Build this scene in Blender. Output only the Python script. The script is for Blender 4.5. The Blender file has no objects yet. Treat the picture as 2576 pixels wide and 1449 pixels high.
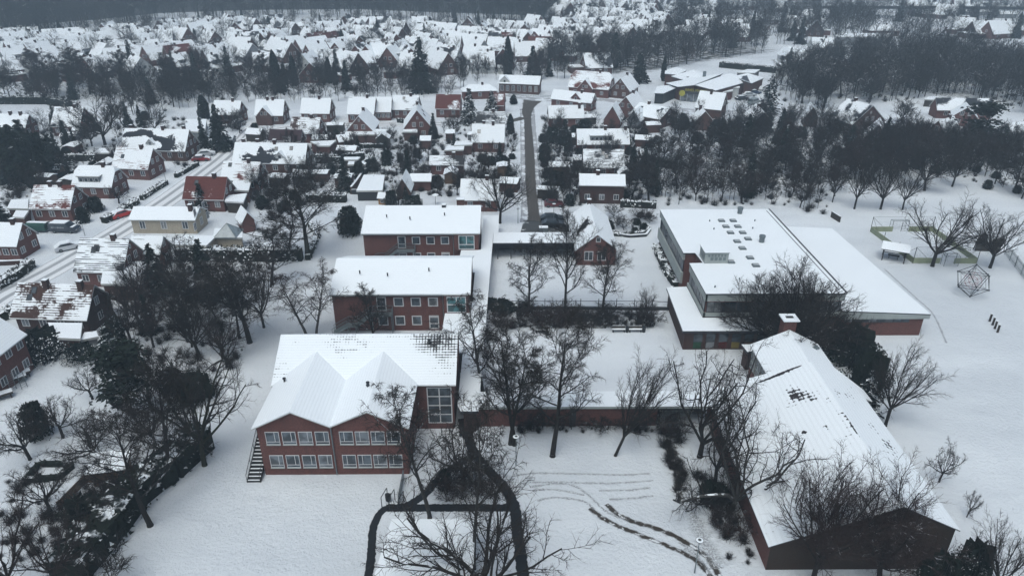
import bpy, math, random
import numpy as np
from mathutils import Vector, Matrix
R = math.radians
SC = bpy.context.scene
COL = SC.collection

# ------------------------------------------------------------------ camera, light, exposure
CAM_H, CAM_PITCH, CAM_YAW, FOC = 52.0, R(26.8), R(-0.44), 1803.0
cd = bpy.data.cameras.new('camera'); cam = bpy.data.objects.new('camera', cd); COL.objects.link(cam)
cd.sensor_width = 36; cd.lens = 36 * FOC / 2576; cd.clip_start = .5; cd.clip_end = 6000
cam.location = (0, 0, CAM_H); cam.rotation_euler = (R(90) - CAM_PITCH, 0, CAM_YAW)
SC.camera = cam
W = bpy.data.worlds.new('World'); SC.world = W; W.use_nodes = True
wn = W.node_tree; wn.nodes.clear()
sky = wn.nodes.new('ShaderNodeTexSky'); sky.sky_type = 'NISHITA'; sky.sun_disc = False
SUN_EL, SUN_AZ = R(66), R(200)
sky.sun_elevation = SUN_EL; sky.sun_rotation = SUN_AZ
sky.air_density = 1.0; sky.dust_density = 6.0; sky.ozone_density = 1.0
hs = wn.nodes.new('ShaderNodeHueSaturation'); hs.inputs['Saturation'].default_value = .8
bg = wn.nodes.new('ShaderNodeBackground'); bg.inputs['Strength'].default_value = .09
wo = wn.nodes.new('ShaderNodeOutputWorld')
wn.links.new(sky.outputs[0], hs.inputs['Color']); tn = wn.nodes.new('ShaderNodeMix'); tn.data_type = 'RGBA'; tn.blend_type = 'MULTIPLY'; tn.inputs[0].default_value = 1; tn.inputs[7].default_value = (.885, 1.0, 1.045, 1)
wn.links.new(hs.outputs[0], tn.inputs[6]); wn.links.new(tn.outputs[2], bg.inputs[0]); wn.links.new(bg.outputs[0], wo.inputs[0])
sl = bpy.data.lights.new('sun', 'SUN'); so = bpy.data.objects.new('sun', sl); COL.objects.link(so)
sl.energy = .5; sl.angle = R(35); sl.color = (1, .985, .96)
so.rotation_euler = (R(90) - SUN_EL, 0, R(180) - SUN_AZ)
SC.view_settings.view_transform = 'Standard'; SC.view_settings.look = 'None'
SC.view_settings.exposure = 0.64; SC.view_settings.gamma = 1
SC.render.resolution_x = 1024; SC.render.resolution_y = 575

# ------------------------------------------------------------------ picture -> world helpers
def P(U, V, z=0.0):
    x = (U - 1288) / FOC; y = -(V - 724.5) / FOC
    d = (x, math.cos(CAM_PITCH) + y * math.sin(CAM_PITCH), -math.sin(CAM_PITCH) + y * math.cos(CAM_PITCH))
    c, s = math.cos(CAM_YAW), math.sin(CAM_YAW)
    d = (d[0] * c - d[1] * s, d[0] * s + d[1] * c, d[2])
    t = (z - CAM_H) / d[2]
    return Vector((d[0] * t, d[1] * t, z))
def proj(p):
    c, s = math.cos(-CAM_YAW), math.sin(-CAM_YAW)
    x = p[0] * c - p[1] * s; y = p[0] * s + p[1] * c; z = p[2] - CAM_H
    de = y * math.cos(CAM_PITCH) - z * math.sin(CAM_PITCH); up = y * math.sin(CAM_PITCH) + z * math.cos(CAM_PITCH)
    return 1288 + FOC * x / de, 724.5 - FOC * up / de, de
def HT(U, V, tv):
    b = P(U, V); lo, hi = 0, 50
    for _ in range(30):
        m = (lo + hi) / 2
        if proj((b.x, b.y, m))[1] > tv: lo = m
        else: hi = m
    return b, lo

# ------------------------------------------------------------------ tagging
def tag(o, label=None, cat=None, group=None, kind=None):
    if label: o['label'] = label
    if cat: o['category'] = cat
    if group: o['group'] = group
    if kind: o['kind'] = kind
    return o
def empty(name, loc, rz=0, label=None, cat=None, group=None):
    o = bpy.data.objects.new(name, None); COL.objects.link(o); o.location = loc; o.rotation_euler = (0, 0, rz)
    o.empty_display_size = .2
    return tag(o, label, cat, group)
def link(name, me, parent=None, loc=(0, 0, 0), rz=0):
    o = bpy.data.objects.new(name, me); COL.objects.link(o); o.location = loc; o.rotation_euler = (0, 0, rz)
    if parent: o.parent = parent
    return o
ONES = 'zeroth first second third fourth fifth sixth seventh eighth ninth tenth eleventh twelfth thirteenth fourteenth fifteenth sixteenth seventeenth eighteenth nineteenth'.split()
TENS = {2: 'twenty', 3: 'thirty', 4: 'forty', 5: 'fifty', 6: 'sixty', 7: 'seventy', 8: 'eighty', 9: 'ninety'}
TENTH = {2: 'twentieth', 3: 'thirtieth', 4: 'fortieth', 5: 'fiftieth', 6: 'sixtieth', 7: 'seventieth', 8: 'eightieth', 9: 'ninetieth'}
def ordw(n):
    if n < 20: return ONES[n]
    if n % 10 == 0: return TENTH[n // 10]
    return TENS[n // 10] + '-' + ONES[n % 10]

# ------------------------------------------------------------------ materials
def newmat(name):
    m = bpy.data.materials.new(name); m.use_nodes = True; nt = m.node_tree
    b = nt.nodes['Principled BSDF']; return m, nt, b
def N(nt, t, **k):
    n = nt.nodes.new(t)
    for a, v in k.items(): setattr(n, a, v)
    return n
def L(nt, a, b): nt.links.new(a, b)
def math_(nt, op, a, b=None, clamp=False):
    n = N(nt, 'ShaderNodeMath', operation=op); n.use_clamp = clamp
    for i, v in enumerate((a, b)):
        if v is None: continue
        if isinstance(v, (int, float)): n.inputs[i].default_value = v
        else: L(nt, v, n.inputs[i])
    return n.outputs[0]
def smooth(nt, v, lo, hi):
    n = N(nt, 'ShaderNodeMapRange', interpolation_type='SMOOTHSTEP'); L(nt, v, n.inputs[0])
    n.inputs[1].default_value = lo; n.inputs[2].default_value = hi; return n.outputs[0]
def mix(nt, f, a, b):
    n = N(nt, 'ShaderNodeMix', data_type='RGBA')
    if isinstance(f, (int, float)): n.inputs[0].default_value = f
    else: L(nt, f, n.inputs[0])
    for i, v in ((6, a), (7, b)):
        if isinstance(v, tuple): n.inputs[i].default_value = (*v, 1)
        else: L(nt, v, n.inputs[i])
    return n.outputs[2]
def noise(nt, vec, scale, detail=3, rough=.55):
    n = N(nt, 'ShaderNodeTexNoise'); n.inputs['Scale'].default_value = scale; n.inputs['Detail'].default_value = detail
    n.inputs['Roughness'].default_value = rough
    if vec is not None: L(nt, vec, n.inputs['Vector'])
    return n.outputs['Fac']
def bump(nt, b, h, strength, dist):
    n = N(nt, 'ShaderNodeBump'); n.inputs['Strength'].default_value = strength; n.inputs['Distance'].default_value = dist
    L(nt, h, n.inputs['Height']); L(nt, n.outputs[0], b.inputs['Normal'])
def objcoord(nt, rnd=True):
    tc = N(nt, 'ShaderNodeTexCoord')
    if not rnd: return tc.outputs['Object']
    oi = N(nt, 'ShaderNodeObjectInfo'); v = N(nt, 'ShaderNodeVectorMath', operation='ADD')
    sc = N(nt, 'ShaderNodeVectorMath', operation='SCALE'); sc.inputs['Scale'].default_value = 57.0
    L(nt, oi.outputs['Location'], sc.inputs[0]); L(nt, sc.outputs[0], v.inputs[1]); L(nt, tc.outputs['Object'], v.inputs[0])
    return v.outputs[0]
SNOW = (.765, .805, .835)
def plain(name, col, rough=.7, var=.15, scale=2.0, metal=0, spec=.3):
    m, nt, b = newmat(name); f = noise(nt, objcoord(nt), scale, 4)
    dk = tuple(c * (1 - var) for c in col); lt = tuple(min(1, c * (1 + var)) for c in col)
    L(nt, mix(nt, f, dk, lt), b.inputs['Base Color']); b.inputs['Roughness'].default_value = rough
    b.inputs['Metallic'].default_value = metal; b.inputs['Specular IOR Level'].default_value = spec
    return m
def snowtop(name, col, lo=.35, hi=.8, nscale=1.2, amt=.5, rough=.85, var=.35, cscale=3.0):
    """a surface of its own colour with real snow lying on its upward faces"""
    m, nt, b = newmat(name); oc = objcoord(nt)
    g = N(nt, 'ShaderNodeNewGeometry'); s = N(nt, 'ShaderNodeSeparateXYZ'); L(nt, g.outputs['True Normal'], s.inputs[0])
    nz = math_(nt, 'ABSOLUTE', s.outputs['Z']) if amt > 5 else s.outputs['Z']
    n1 = noise(nt, oc, nscale, 3)
    v = math_(nt, 'MULTIPLY', smooth(nt, nz, lo, hi), smooth(nt, n1, amt, amt + .12))
    f = noise(nt, oc, cscale, 3)
    base = mix(nt, f, tuple(c * (1 - var) for c in col), tuple(c * (1 + var) for c in col))
    L(nt, mix(nt, v, base, SNOW), b.inputs['Base Color']); b.inputs['Roughness'].default_value = rough
    b.inputs['Specular IOR Level'].default_value = .15
    return m
def snowroof(name, tile, thr=.30, lines=.10, lscale=.36, nscale=.16, fine=.12, cross=0.0, contrast=.03, detail=3, spots=(), keep=1.0):
    """roof tiles under snow: bare where noise + tile rows fall below thr.  uv = metres along / down the roof"""
    m, nt, b = newmat(name)
    uv = N(nt, 'ShaderNodeTexCoord').outputs['UV']
    oi = N(nt, 'ShaderNodeObjectInfo'); sc = N(nt, 'ShaderNodeVectorMath', operation='SCALE'); sc.inputs['Scale'].default_value = 7.3
    L(nt, oi.outputs['Location'], sc.inputs[0]); ad = N(nt, 'ShaderNodeVectorMath', operation='ADD'); L(nt, uv, ad.inputs[0]); L(nt, sc.outputs[0], ad.inputs[1])
    n1 = noise(nt, ad.outputs[0], nscale, detail, .5)
    n2 = noise(nt, ad.outputs[0], 2.2, 3, .6)
    mp = N(nt, 'ShaderNodeMapping'); mp.inputs['Scale'].default_value = (.35, 2.4, 1); L(nt, ad.outputs[0], mp.inputs[0])
    n3 = noise(nt, mp.outputs[0], 1.0, 2, .5)
    s = N(nt, 'ShaderNodeSeparateXYZ'); L(nt, uv, s.inputs[0])
    row = math_(nt, 'FRACT', math_(nt, 'DIVIDE', s.outputs['Y'], lscale))
    rl = smooth(nt, math_(nt, 'ABSOLUTE', math_(nt, 'SUBTRACT', row, .5)), .18, .46)     # 1 at the row edge
    colr = math_(nt, 'FRACT', math_(nt, 'DIVIDE', s.outputs['X'], lscale))
    cl = smooth(nt, math_(nt, 'ABSOLUTE', math_(nt, 'SUBTRACT', colr, .5)), .18, .46)
    v = math_(nt, 'ADD', n1, math_(nt, 'MULTIPLY', math_(nt, 'SUBTRACT', n2, .5), fine))
    v = math_(nt, 'SUBTRACT', v, math_(nt, 'MULTIPLY', math_(nt, 'MULTIPLY', rl, smooth(nt, n3, .35, .62)), lines))
    if cross: v = math_(nt, 'SUBTRACT', v, math_(nt, 'MULTIPLY', cl, cross))
    if spots:                                                      # places where the snow slid off: (x, y, radius x, radius y, turn, depth) on the roof itself
        oc = N(nt, 'ShaderNodeTexCoord').outputs['Object']; v = math_(nt, 'ADD', v, keep - 1.0)
        for (px, py, rx, ry, tn, dp) in spots:
            mp2 = N(nt, 'ShaderNodeMapping', vector_type='TEXTURE'); mp2.inputs['Location'].default_value = (px, py, 0); mp2.inputs['Rotation'].default_value = (0, 0, tn); mp2.inputs['Scale'].default_value = (rx, ry, 1000); L(nt, oc, mp2.inputs[0])
            ln_ = N(nt, 'ShaderNodeVectorMath', operation='LENGTH'); L(nt, mp2.outputs[0], ln_.inputs[0])
            v = math_(nt, 'SUBTRACT', v, math_(nt, 'MULTIPLY', math_(nt, 'SUBTRACT', 1.0, smooth(nt, ln_.outputs['Value'], .1, 1.9)), dp))
    cov = smooth(nt, v, thr - contrast, thr + contrast)
    t = mix(nt, n2, tuple(c * .6 for c in tile), tuple(c * 1.35 for c in tile))
    sn = mix(nt, math_(nt, 'MULTIPLY', rl, .35 if lines else .0), SNOW, tuple(c * .86 for c in SNOW))
    L(nt, mix(nt, cov, t, sn), b.inputs['Base Color']); b.inputs['Roughness'].default_value = .8; b.inputs['Specular IOR Level'].default_value = .2
    h = math_(nt, 'ADD', math_(nt, 'MULTIPLY', cov, 1.0), math_(nt, 'MULTIPLY', rl, -.25)); bump(nt, b, h, .5, .06)
    return m

def brick(name, col):
    m, nt, b = newmat(name); oc = objcoord(nt, False)
    f = noise(nt, oc, .35, 3); f2 = noise(nt, oc, 9, 2, .7)
    base = mix(nt, f, tuple(c * .78 for c in col), tuple(c * 1.2 for c in col))
    base = mix(nt, smooth(nt, f2, .35, .7), base, tuple(c * .55 for c in col))
    mpb = N(nt, 'ShaderNodeMapping'); mpb.inputs['Scale'].default_value = (1.6, 1.6, .22); L(nt, oc, mpb.inputs[0]); f3 = noise(nt, mpb.outputs[0], 1.0, 4, .65)
    base = mix(nt, math_(nt, 'MULTIPLY', smooth(nt, f3, .5, .72), .55), base, tuple(c * .45 + .012 for c in col))
    tc = N(nt, 'ShaderNodeSeparateXYZ'); L(nt, oc, tc.inputs[0])
    row = math_(nt, 'FRACT', math_(nt, 'DIVIDE', tc.outputs['Z'], .075)); rl = smooth(nt, row, .82, .95)
    base = mix(nt, math_(nt, 'MULTIPLY', rl, .35), base, (.22, .19, .17))
    L(nt, base, b.inputs['Base Color']); b.inputs['Roughness'].default_value = .85; b.inputs['Specular IOR Level'].default_value = .2
    return m
M = {}
M['brick'] = brick('red_brick', (.142, .060, .052))
M['brick_dark'] = brick('dark_brick', (.060, .030, .026))
M['brick_brown'] = brick('brown_brick', (.098, .046, .037))
M['brick_gable'] = brick('gable_brick', (.031, .019, .013))  # darker, browner brick for the front gable of the lower hall
M['brick_pale'] = brick('sand_brick', (.42, .37, .29))
M['white_wall'] = plain('white_plaster', (.52, .53, .52), var=.12, scale=.6)
M['grey_wall'] = plain('grey_plaster', (.17, .18, .19), var=.15, scale=.6)
M['yellow_wall'] = plain('yellow_plaster', (.28, .25, .15), var=.1)
M['white'] = plain('white_paint', (.50, .51, .52), rough=.5, var=.06)
M['trim'] = plain('fascia_board', (.40, .41, .40), rough=.6, var=.15, scale=1.5)
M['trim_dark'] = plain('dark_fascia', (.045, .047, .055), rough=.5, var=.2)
M['metal'] = plain('galvanised_metal', (.16, .19, .20), rough=.45, metal=.4, var=.2)
M['pale_metal'] = plain('pale_metal', (.30, .33, .34), var=.3, scale=1.0); M['metal_dark'] = plain('dark_metal', (.03, .033, .036), rough=.5, metal=.3)
M['wood'] = plain('brown_wood', (.10, .06, .035), var=.3)
M['wood_dark'] = plain('dark_wood', (.035, .028, .022), var=.3)
M['wood_pale'] = plain('orange_wood', (.30, .17, .08), var=.25)
M['rubber'] = plain('rubber', (.02, .02, .02), rough=.8)
M['concrete'] = plain('pale_panel', (.30, .33, .32), var=.28, scale=.6)
M['yellow'] = plain('yellow_sign', (.34, .32, .05), var=.05)
M['red_paint'] = plain('red_paint', (.36, .02, .02), rough=.25, var=.05, spec=.5)
M['orange'] = plain('orange_paint', (.6, .12, .03), rough=.5, var=.1)
M['green_panel'] = plain('green_panel', (.03, .16, .05), var=.1)
M['dull_green'] = plain('dull_green', (.012, .06, .03)); M['dull_red'] = plain('dull_red', (.08, .012, .012)); M['dull_yellow'] = plain('dull_yellow', (.17, .13, .03))
M['green_tarp'] = plain('green_tarp', (.012, .055, .045), rough=.5, var=.15)
def glass(name, col, rough=.08):
    m, nt, b = newmat(name); f = noise(nt, objcoord(nt), .8, 2)
    L(nt, mix(nt, smooth(nt, f, .4, .6), tuple(c * .55 for c in col), tuple(c * 1.5 for c in col)), b.inputs['Base Color'])
    b.inputs['Roughness'].default_value = rough; b.inputs['Specular IOR Level'].default_value = .6; return m
M['glass'] = glass('window_glass', (.035, .045, .055))
M['glass_teal'] = glass('tinted_glass', (.03, .10, .11))
M['blind'] = glass('window_blind', (.12, .13, .135), .4); M['glass_sky'] = glass('bright_glass', (.06, .075, .09), .04)
M['curtain'] = glass('curtained_glass', (.10, .115, .13), .3)
def lampmat(name, col, s):
    m, nt, b = newmat(name); b.inputs['Base Color'].default_value = (*col, 1); b.inputs['Emission Color'].default_value = (*col, 1)
    b.inputs['Emission Strength'].default_value = s; return m
M['lit'] = lampmat('lit_lamp', (1, .62, .3), 6)
M['roof_clean'] = snowroof('snow_roof_clean', (.05, .04, .04), thr=.20, lines=.05, fine=.05)
M['roof_lines'] = snowroof('snow_roof_lined', (.05, .04, .04), thr=.335, lines=.12, fine=.16)
M['roof_lined_dark'] = snowroof('snow_roof_striped', (.03, .03, .033), thr=.43, lines=.30, fine=.2)
M['roof_patch_dark'] = snowroof('snow_roof_dark_patches', (.025, .028, .035), thr=.44, lines=.05, nscale=.20)
M['roof_patch_red'] = snowroof('snow_roof_red_patches', (.11, .032, .026), thr=.42, lines=.14, nscale=.22, fine=.22)
M['roof_patch_brown'] = snowroof('snow_roof_brown_patches', (.055, .03, .025), thr=.47, lines=.16, nscale=.26, fine=.3)
M['roof_mostly_red'] = snowroof('bare_red_roof', (.10, .03, .025), thr=.60, lines=.10, nscale=.22, fine=.2)
M['roof_mostly_dark'] = snowroof('bare_dark_roof', (.04, .022, .026), thr=.58, lines=.08, nscale=.18)
M['roof_grid'] = snowroof('snow_roof_tile_grid', (.03, .03, .033), thr=.30, lines=.12, lscale=.34, nscale=.13, fine=.22, cross=.05)
M['roof_hall'] = snowroof('snow_roof_hall', (.028, .024, .026), thr=.36, lines=.09, lscale=.55, nscale=.30, fine=.42, cross=.09, detail=5, keep=1.14,
    spots=((0.5, 4.0, .55, 2.6, .12, .26), (-.5, 3.4, .35, 1.6, .1, .20), (-1.7, 4.6, .7, 1.3, 0, .24), (-1.9, 8.35, 2.4, .22, .12, .42), (-.9, -2.0, .3, .45, 0, .30), (-2.8, -1.8, .35, .4, 0, .30), (1.25, -4, .14, 4.0, .03, .24)))
M['roof_slid'] = snowroof('snow_roof_slid_patch', (.025, .026, .03), thr=.30, lines=.06, nscale=.5, fine=.4, keep=1.15, spots=((-1.5, 1.9, 1.9, 1.1, -.5, .5), (.2, 1.4, 1.0, .35, -.3, .4)))
M['roof_band'] = snowroof('snow_roof_dark_band', (.022, .025, .032), thr=.34, lines=.10, nscale=.5, fine=.55, keep=1.12, spots=((-6.5, -1.2, 1.8, .7, .0, .45), (-3.6, -.7, 2.2, .5, .1, .45), (0, -1.6, 3.2, .55, -.3, .5), (3.8, -3.0, 1.8, 1.4, -.2, .55), (1.5, -4.2, 1.6, .6, 0, .3)))
M['roof_hollow'] = snowroof('snow_roof_dark_hollow', (.022, .025, .032), thr=.34, lines=.10, nscale=.5, fine=.55, keep=1.12, spots=((-1.3, -3.0, 2.2, 1.6, .1, .6), (-5.2, -2.7, 2.0, .6, -.1, .4), (-2.2, -1.2, .5, .5, 0, .3), (2.2, -2.6, 1.2, .5, .2, .35)))
def flatsnow(name, k=1.0):
    m, nt, b = newmat(name); oc = objcoord(nt); f = noise(nt, oc, .22, 3); f2 = noise(nt, oc, 3.0, 4)
    L(nt, mix(nt, f, tuple(c * .93 * k for c in SNOW), tuple(c * 1.02 * k for c in SNOW)), b.inputs['Base Color'])
    b.inputs['Roughness'].default_value = .8; b.inputs['Specular IOR Level'].default_value = .2; bump(nt, b, f2, .25, .05); return m
M['snow'] = flatsnow('snow')
# ground snow: drifts, trodden places, tufts
def groundmat():
    m, nt, b = newmat('snow_ground'); g = N(nt, 'ShaderNodeNewGeometry').outputs['Position']
    big = noise(nt, g, .035, 3); med = noise(nt, g, .35, 4); fine = noise(nt, g, 2.6, 4, .65)
    mp_ = N(nt, 'ShaderNodeMapping'); mp_.inputs['Scale'].default_value = (.03, .11, .1); mp_.inputs['Rotation'].default_value = (0, 0, .5); L(nt, g, mp_.inputs[0]); big = math_(nt, 'ADD', math_(nt, 'MULTIPLY', big, .5), math_(nt, 'MULTIPLY', noise(nt, mp_.outputs[0], 1.0, 5, .6), .5))
    c = mix(nt, smooth(nt, big, .38, .62), (.555, .59, .625), (.665, .70, .73))
    sp = math_(nt, 'MULTIPLY', smooth(nt, fine, .62, .72), smooth(nt, med, .46, .60))
    c = mix(nt, math_(nt, 'MULTIPLY', sp, .55), c, (.30, .30, .29))
    L(nt, c, b.inputs['Base Color']); b.inputs['Roughness'].default_value = .85; b.inputs['Specular IOR Level'].default_value = .15
    h = math_(nt, 'ADD', math_(nt, 'MULTIPLY', med, .5), math_(nt, 'MULTIPLY', fine, .35)); bump(nt, b, h, .95, .62); return m
M['ground'] = groundmat()
# strips: uv.x across (-1..1), uv.y along in metres; ragged transparent edges
def stripmat(name, dark, snowamt, edge=.80, rag=.30, tracks=False, nsc=1.1, soft=.10, col2=None, streak=True, alpha=1.0):
    m, nt, b = newmat(name); uv = N(nt, 'ShaderNodeTexCoord').outputs['UV']; g = N(nt, 'ShaderNodeNewGeometry').outputs['Position']
    s = N(nt, 'ShaderNodeSeparateXYZ'); L(nt, uv, s.inputs[0]); ax = math_(nt, 'ABSOLUTE', s.outputs['X'])
    n = noise(nt, g, nsc, 4, .65); n2 = noise(nt, g, 5.0, 3, .6)
    e = math_(nt, 'ADD', ax, math_(nt, 'MULTIPLY', math_(nt, 'SUBTRACT', n, .5), rag * 2))
    a = math_(nt, 'SUBTRACT', 1.0, smooth(nt, e, edge - soft, edge + soft))
    if alpha < 1: a = math_(nt, 'MULTIPLY', a, math_(nt, 'MULTIPLY', smooth(nt, n2, .30, .62), alpha))
    c = mix(nt, n2, tuple(x * .75 for x in dark), tuple(x * 1.3 for x in dark))
    if streak:
        mp = N(nt, 'ShaderNodeMapping'); mp.inputs['Scale'].default_value = (5.0, .10, 1); L(nt, uv, mp.inputs[0])
        st = noise(nt, mp.outputs[0], 1.0, 4, .6)
        c = mix(nt, math_(nt, 'MULTIPLY', smooth(nt, st, .5, .8), .5), c, col2 or (.30, .31, .32))
    if snowamt: c = mix(nt, math_(nt, 'MULTIPLY', smooth(nt, n, .62 - snowamt, .72 - snowamt), .8), c, SNOW)
    if tracks:
        t = smooth(nt, math_(nt, 'ABSOLUTE', math_(nt, 'SUBTRACT', ax, .38)), .10, .20)
        c = mix(nt, t, c, (.66, .675, .69))
    L(nt, c, b.inputs['Base Color']); L(nt, a, b.inputs['Alpha']); b.inputs['Roughness'].default_value = .8; b.inputs['Specular IOR Level'].default_value = .15
    return m
M['road'] = stripmat('wet_asphalt', (.066, .060, .054), 0, edge=.84, rag=.28, nsc=.7, col2=(.17, .16, .15))
M['yard'] = stripmat('wet_yard_asphalt', (.055, .058, .06), .03, edge=.90, rag=.12, nsc=.5, col2=(.12, .12, .125))
M['path'] = stripmat('cleared_path', (.012, .014, .017), 0, edge=.82, rag=.38, nsc=2.2, soft=.05, col2=(.03, .032, .036))
M['snowroad'] = stripmat('snowy_road_tracks', (.30, .315, .33), 0, edge=.92, rag=.08, tracks=True, nsc=.4, col2=(.55, .56, .57))
M['greyroad'] = stripmat('grey_snowy_road', (.30, .31, .33), .14, edge=.85, rag=.2, nsc=.3, col2=(.5, .51, .52))
M['mud'] = stripmat('muddy_track', (.045, .038, .032), .10, edge=.60, rag=.8, nsc=1.3, soft=.35, streak=False)
M['faint'] = stripmat('faint_track', (.34, .35, .36), 0, edge=.5, rag=.9, nsc=1.2, soft=.45, streak=False, alpha=.6)
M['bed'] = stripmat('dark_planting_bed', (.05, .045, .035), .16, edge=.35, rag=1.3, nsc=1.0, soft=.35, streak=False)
M['bark'] = snowtop('bark', (.019, .016, .014), .45, .9, 1.3, .56, var=.4)
M['bark_green'] = snowtop('mossy_bark', (.024, .024, .015), .45, .9, 1.3, .58, var=.4)
M['bark_birch'] = snowtop('birch_bark', (.045, .043, .040), .5, .9, 1.5, .5, var=.6, cscale=4)
M['twig'] = snowtop('twigs', (.021, .017, .015), .6, .95, .9, .62, var=.4)
M['twig_red'] = snowtop('reddish_twigs', (.028, .018, .016), .6, .95, .9, .60, var=.4)
M['twig_far'] = snowtop('far_twigs', (.027, .026, .026), .45, .95, .10, .54, var=.7, cscale=.11)
M['needle'] = snowtop('needles', (.009, .015, .011), .55, .9, .55, .60, var=.5, cscale=1.2)
M['needle_snow'] = snowtop('snowy_needles', (.009, .015, .012), .35, .75, 1.1, .47, var=.5, cscale=1.2)
M['leaf_dark'] = snowtop('evergreen_leaves', (.009, .015, .010), .6, .92, .6, .60, var=.5, cscale=1.2)
M['hedge'] = snowtop('hedge_leaves', (.013, .016, .011), .30, .6, .5, .36, var=.5, cscale=1.5)
M['hedge_dark'] = snowtop('ivy_hedge_leaves', (.009, .013, .009), .3, .7, .7, .50, var=.5, cscale=1.5)

# ------------------------------------------------------------------ mesh collector
class MB:
    def __init__(s): s.v = []; s.f = []; s.m = []; s.uv = []
    def face(s, pts, mi=0, uv=None):
        b = len(s.v); s.v += [tuple(p) for p in pts]; s.f.append(tuple(range(b, b + len(pts)))); s.m.append(mi)
        s.uv += uv if uv else [(p[0], p[1]) for p in pts]
    def box(s, x0, x1, y0, y1, z0, z1, mi=0, top=None, bottom=True):
        a = [(x0, y0), (x1, y0), (x1, y1), (x0, y1)]
        for i in range(4):
            p, q = a[i], a[(i + 1) % 4]
            s.face([(*p, z0), (*q, z0), (*q, z1), (*p, z1)], mi)
        s.face([(*p, z1) for p in a], mi if top is None else top)
        if bottom: s.face([(*p, z0) for p in reversed(a)], mi)
    def prism(s, poly, z0, z1, mi=0, top=None):
        n = len(poly); ar = sum(poly[i][0] * poly[(i + 1) % n][1] - poly[(i + 1) % n][0] * poly[i][1] for i in range(n))
        if ar < 0: poly = poly[::-1]
        for i in range(n):
            p, q = poly[i], poly[(i + 1) % n]
            s.face([(p[0], p[1], z0), (q[0], q[1], z0), (q[0], q[1], z1), (p[0], p[1], z1)], mi)
        s.face([(p[0], p[1], z1) for p in poly], mi if top is None else top)
        s.face([(p[0], p[1], z0) for p in reversed(poly)], mi)
    def bar(s, a, b, w, h=None, mi=0):
        a = Vector(a); b = Vector(b); h = h or w; d = (b - a).normalized()
        up = Vector((0, 0, 1)) if abs(d.z) < .95 else Vector((1, 0, 0))
        x = d.cross(up).normalized() * w / 2; y = x.cross(d).normalized() * h / 2
        c = [a - x - y, a + x - y, a + x + y, a - x + y]; e = [b - x - y, b + x - y, b + x + y, b - x + y]
        for i in range(4): s.face([c[i], c[(i + 1) % 4], e[(i + 1) % 4], e[i]], mi)
        s.face(c[::-1], mi); s.face(e, mi)
    def tube(s, a, b, r0, r1, n=6, mi=0, cap=False):
        a = Vector(a); b = Vector(b); d = (b - a)
        if d.length < 1e-5: return
        d.normalize(); up = Vector((0, 0, 1)) if abs(d.z) < .9 else Vector((1, 0, 0))
        x = d.cross(up).normalized(); y = x.cross(d)
        A = [a + (x * math.cos(6.2832 * i / n) + y * math.sin(6.2832 * i / n)) * r0 for i in range(n)]
        B = [b + (x * math.cos(6.2832 * i / n) + y * math.sin(6.2832 * i / n)) * r1 for i in range(n)]
        if r1 < 1e-4:
            for i in range(n): s.face([A[(i + 1) % n], A[i], b], mi)
        else:
            for i in range(n): s.face([A[(i + 1) % n], A[i], B[i], B[(i + 1) % n]], mi)
            if cap: s.face(B, mi); s.face(A[::-1], mi)
    def mesh(s, name, mats, smooth=False):
        me = bpy.data.meshes.new(name); me.from_pydata(s.v, [], s.f)
        for m in mats: me.materials.append(M[m] if isinstance(m, str) else m)
        me.polygons.foreach_set('material_index', s.m)
        ul = me.uv_layers.new(name='UVMap'); ul.data.foreach_set('uv', [c for p in s.uv for c in p])
        if smooth: me.polygons.foreach_set('use_smooth', [True] * len(s.f))
        me.update(); return me
    def build(s, name, mats, parent=None, loc=(0, 0, 0), rz=0, smooth=False):
        if isinstance(mats, str): mats = [mats]
        return link(name, s.mesh(name, mats, smooth), parent, loc, rz)

# ------------------------------------------------------------------ setting: ground, roads, paths
g = MB(); S_ = 2500
g.face([(-S_, -600, 0), (S_, -600, 0), (S_, 3200, 0), (-S_, 3200, 0)])
tag(g.build('ground', ['ground']), kind='structure')
def strip(name, pts, mat, z=.008, name2=None):
    """pts: list of (Uleft, Uright, V) or ((U,V),(U,V)) edge pairs on the ground"""
    b = MB(); pr = []
    for p in pts:
        if len(p) == 3: pr.append((P(p[0], p[2]), P(p[1], p[2])))
        else: pr.append((P(*p[0]), P(*p[1])))
    seg = []
    for i in range(len(pr) - 1):                      # subdivide smoothly
        n = 6
        for k in range(n):
            t = k / n; a = [pr[max(i - 1, 0)], pr[i], pr[i + 1], pr[min(i + 2, len(pr) - 1)]]
            o = []
            for e in (0, 1):
                p0, p1, p2, p3 = (q[e] for q in a)
                o.append(.5 * ((2 * p1) + (p2 - p0) * t + (2 * p0 - 5 * p1 + 4 * p2 - p3) * t * t + (3 * p1 - p0 - 3 * p2 + p3) * t ** 3))
            seg.append(o)
    seg.append(pr[-1]); v = 0
    for i in range(len(seg) - 1):
        l = ((seg[i + 1][0] + seg[i + 1][1]) - (seg[i][0] + seg[i][1])).length / 2
        A, B, C, D = seg[i][0], seg[i][1], seg[i + 1][1], seg[i + 1][0]
        # split across so uv.x goes 0 in the middle
        b.face([(A.x, A.y, z), (B.x, B.y, z), (C.x, C.y, z), (D.x, D.y, z)], 0, [(-1, v), (1, v), (1, v + l), (-1, v + l)]); v += l
    return tag(b.build(name, [mat]), kind='structure')
def line(name, pts, w, mat, z=.008):
    """centre line in picture points, width in metres"""
    q = [P(*p) for p in pts]; out = []
    for i in range(len(q)):
        d = (q[min(i + 1, len(q) - 1)] - q[max(i - 1, 0)]).normalized(); n = Vector((-d.y, d.x, 0)) * w / 2
        out.append((proj(q[i] + n)[:2], proj(q[i] - n)[:2]))
    return strip(name, out, mat, z)
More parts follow.
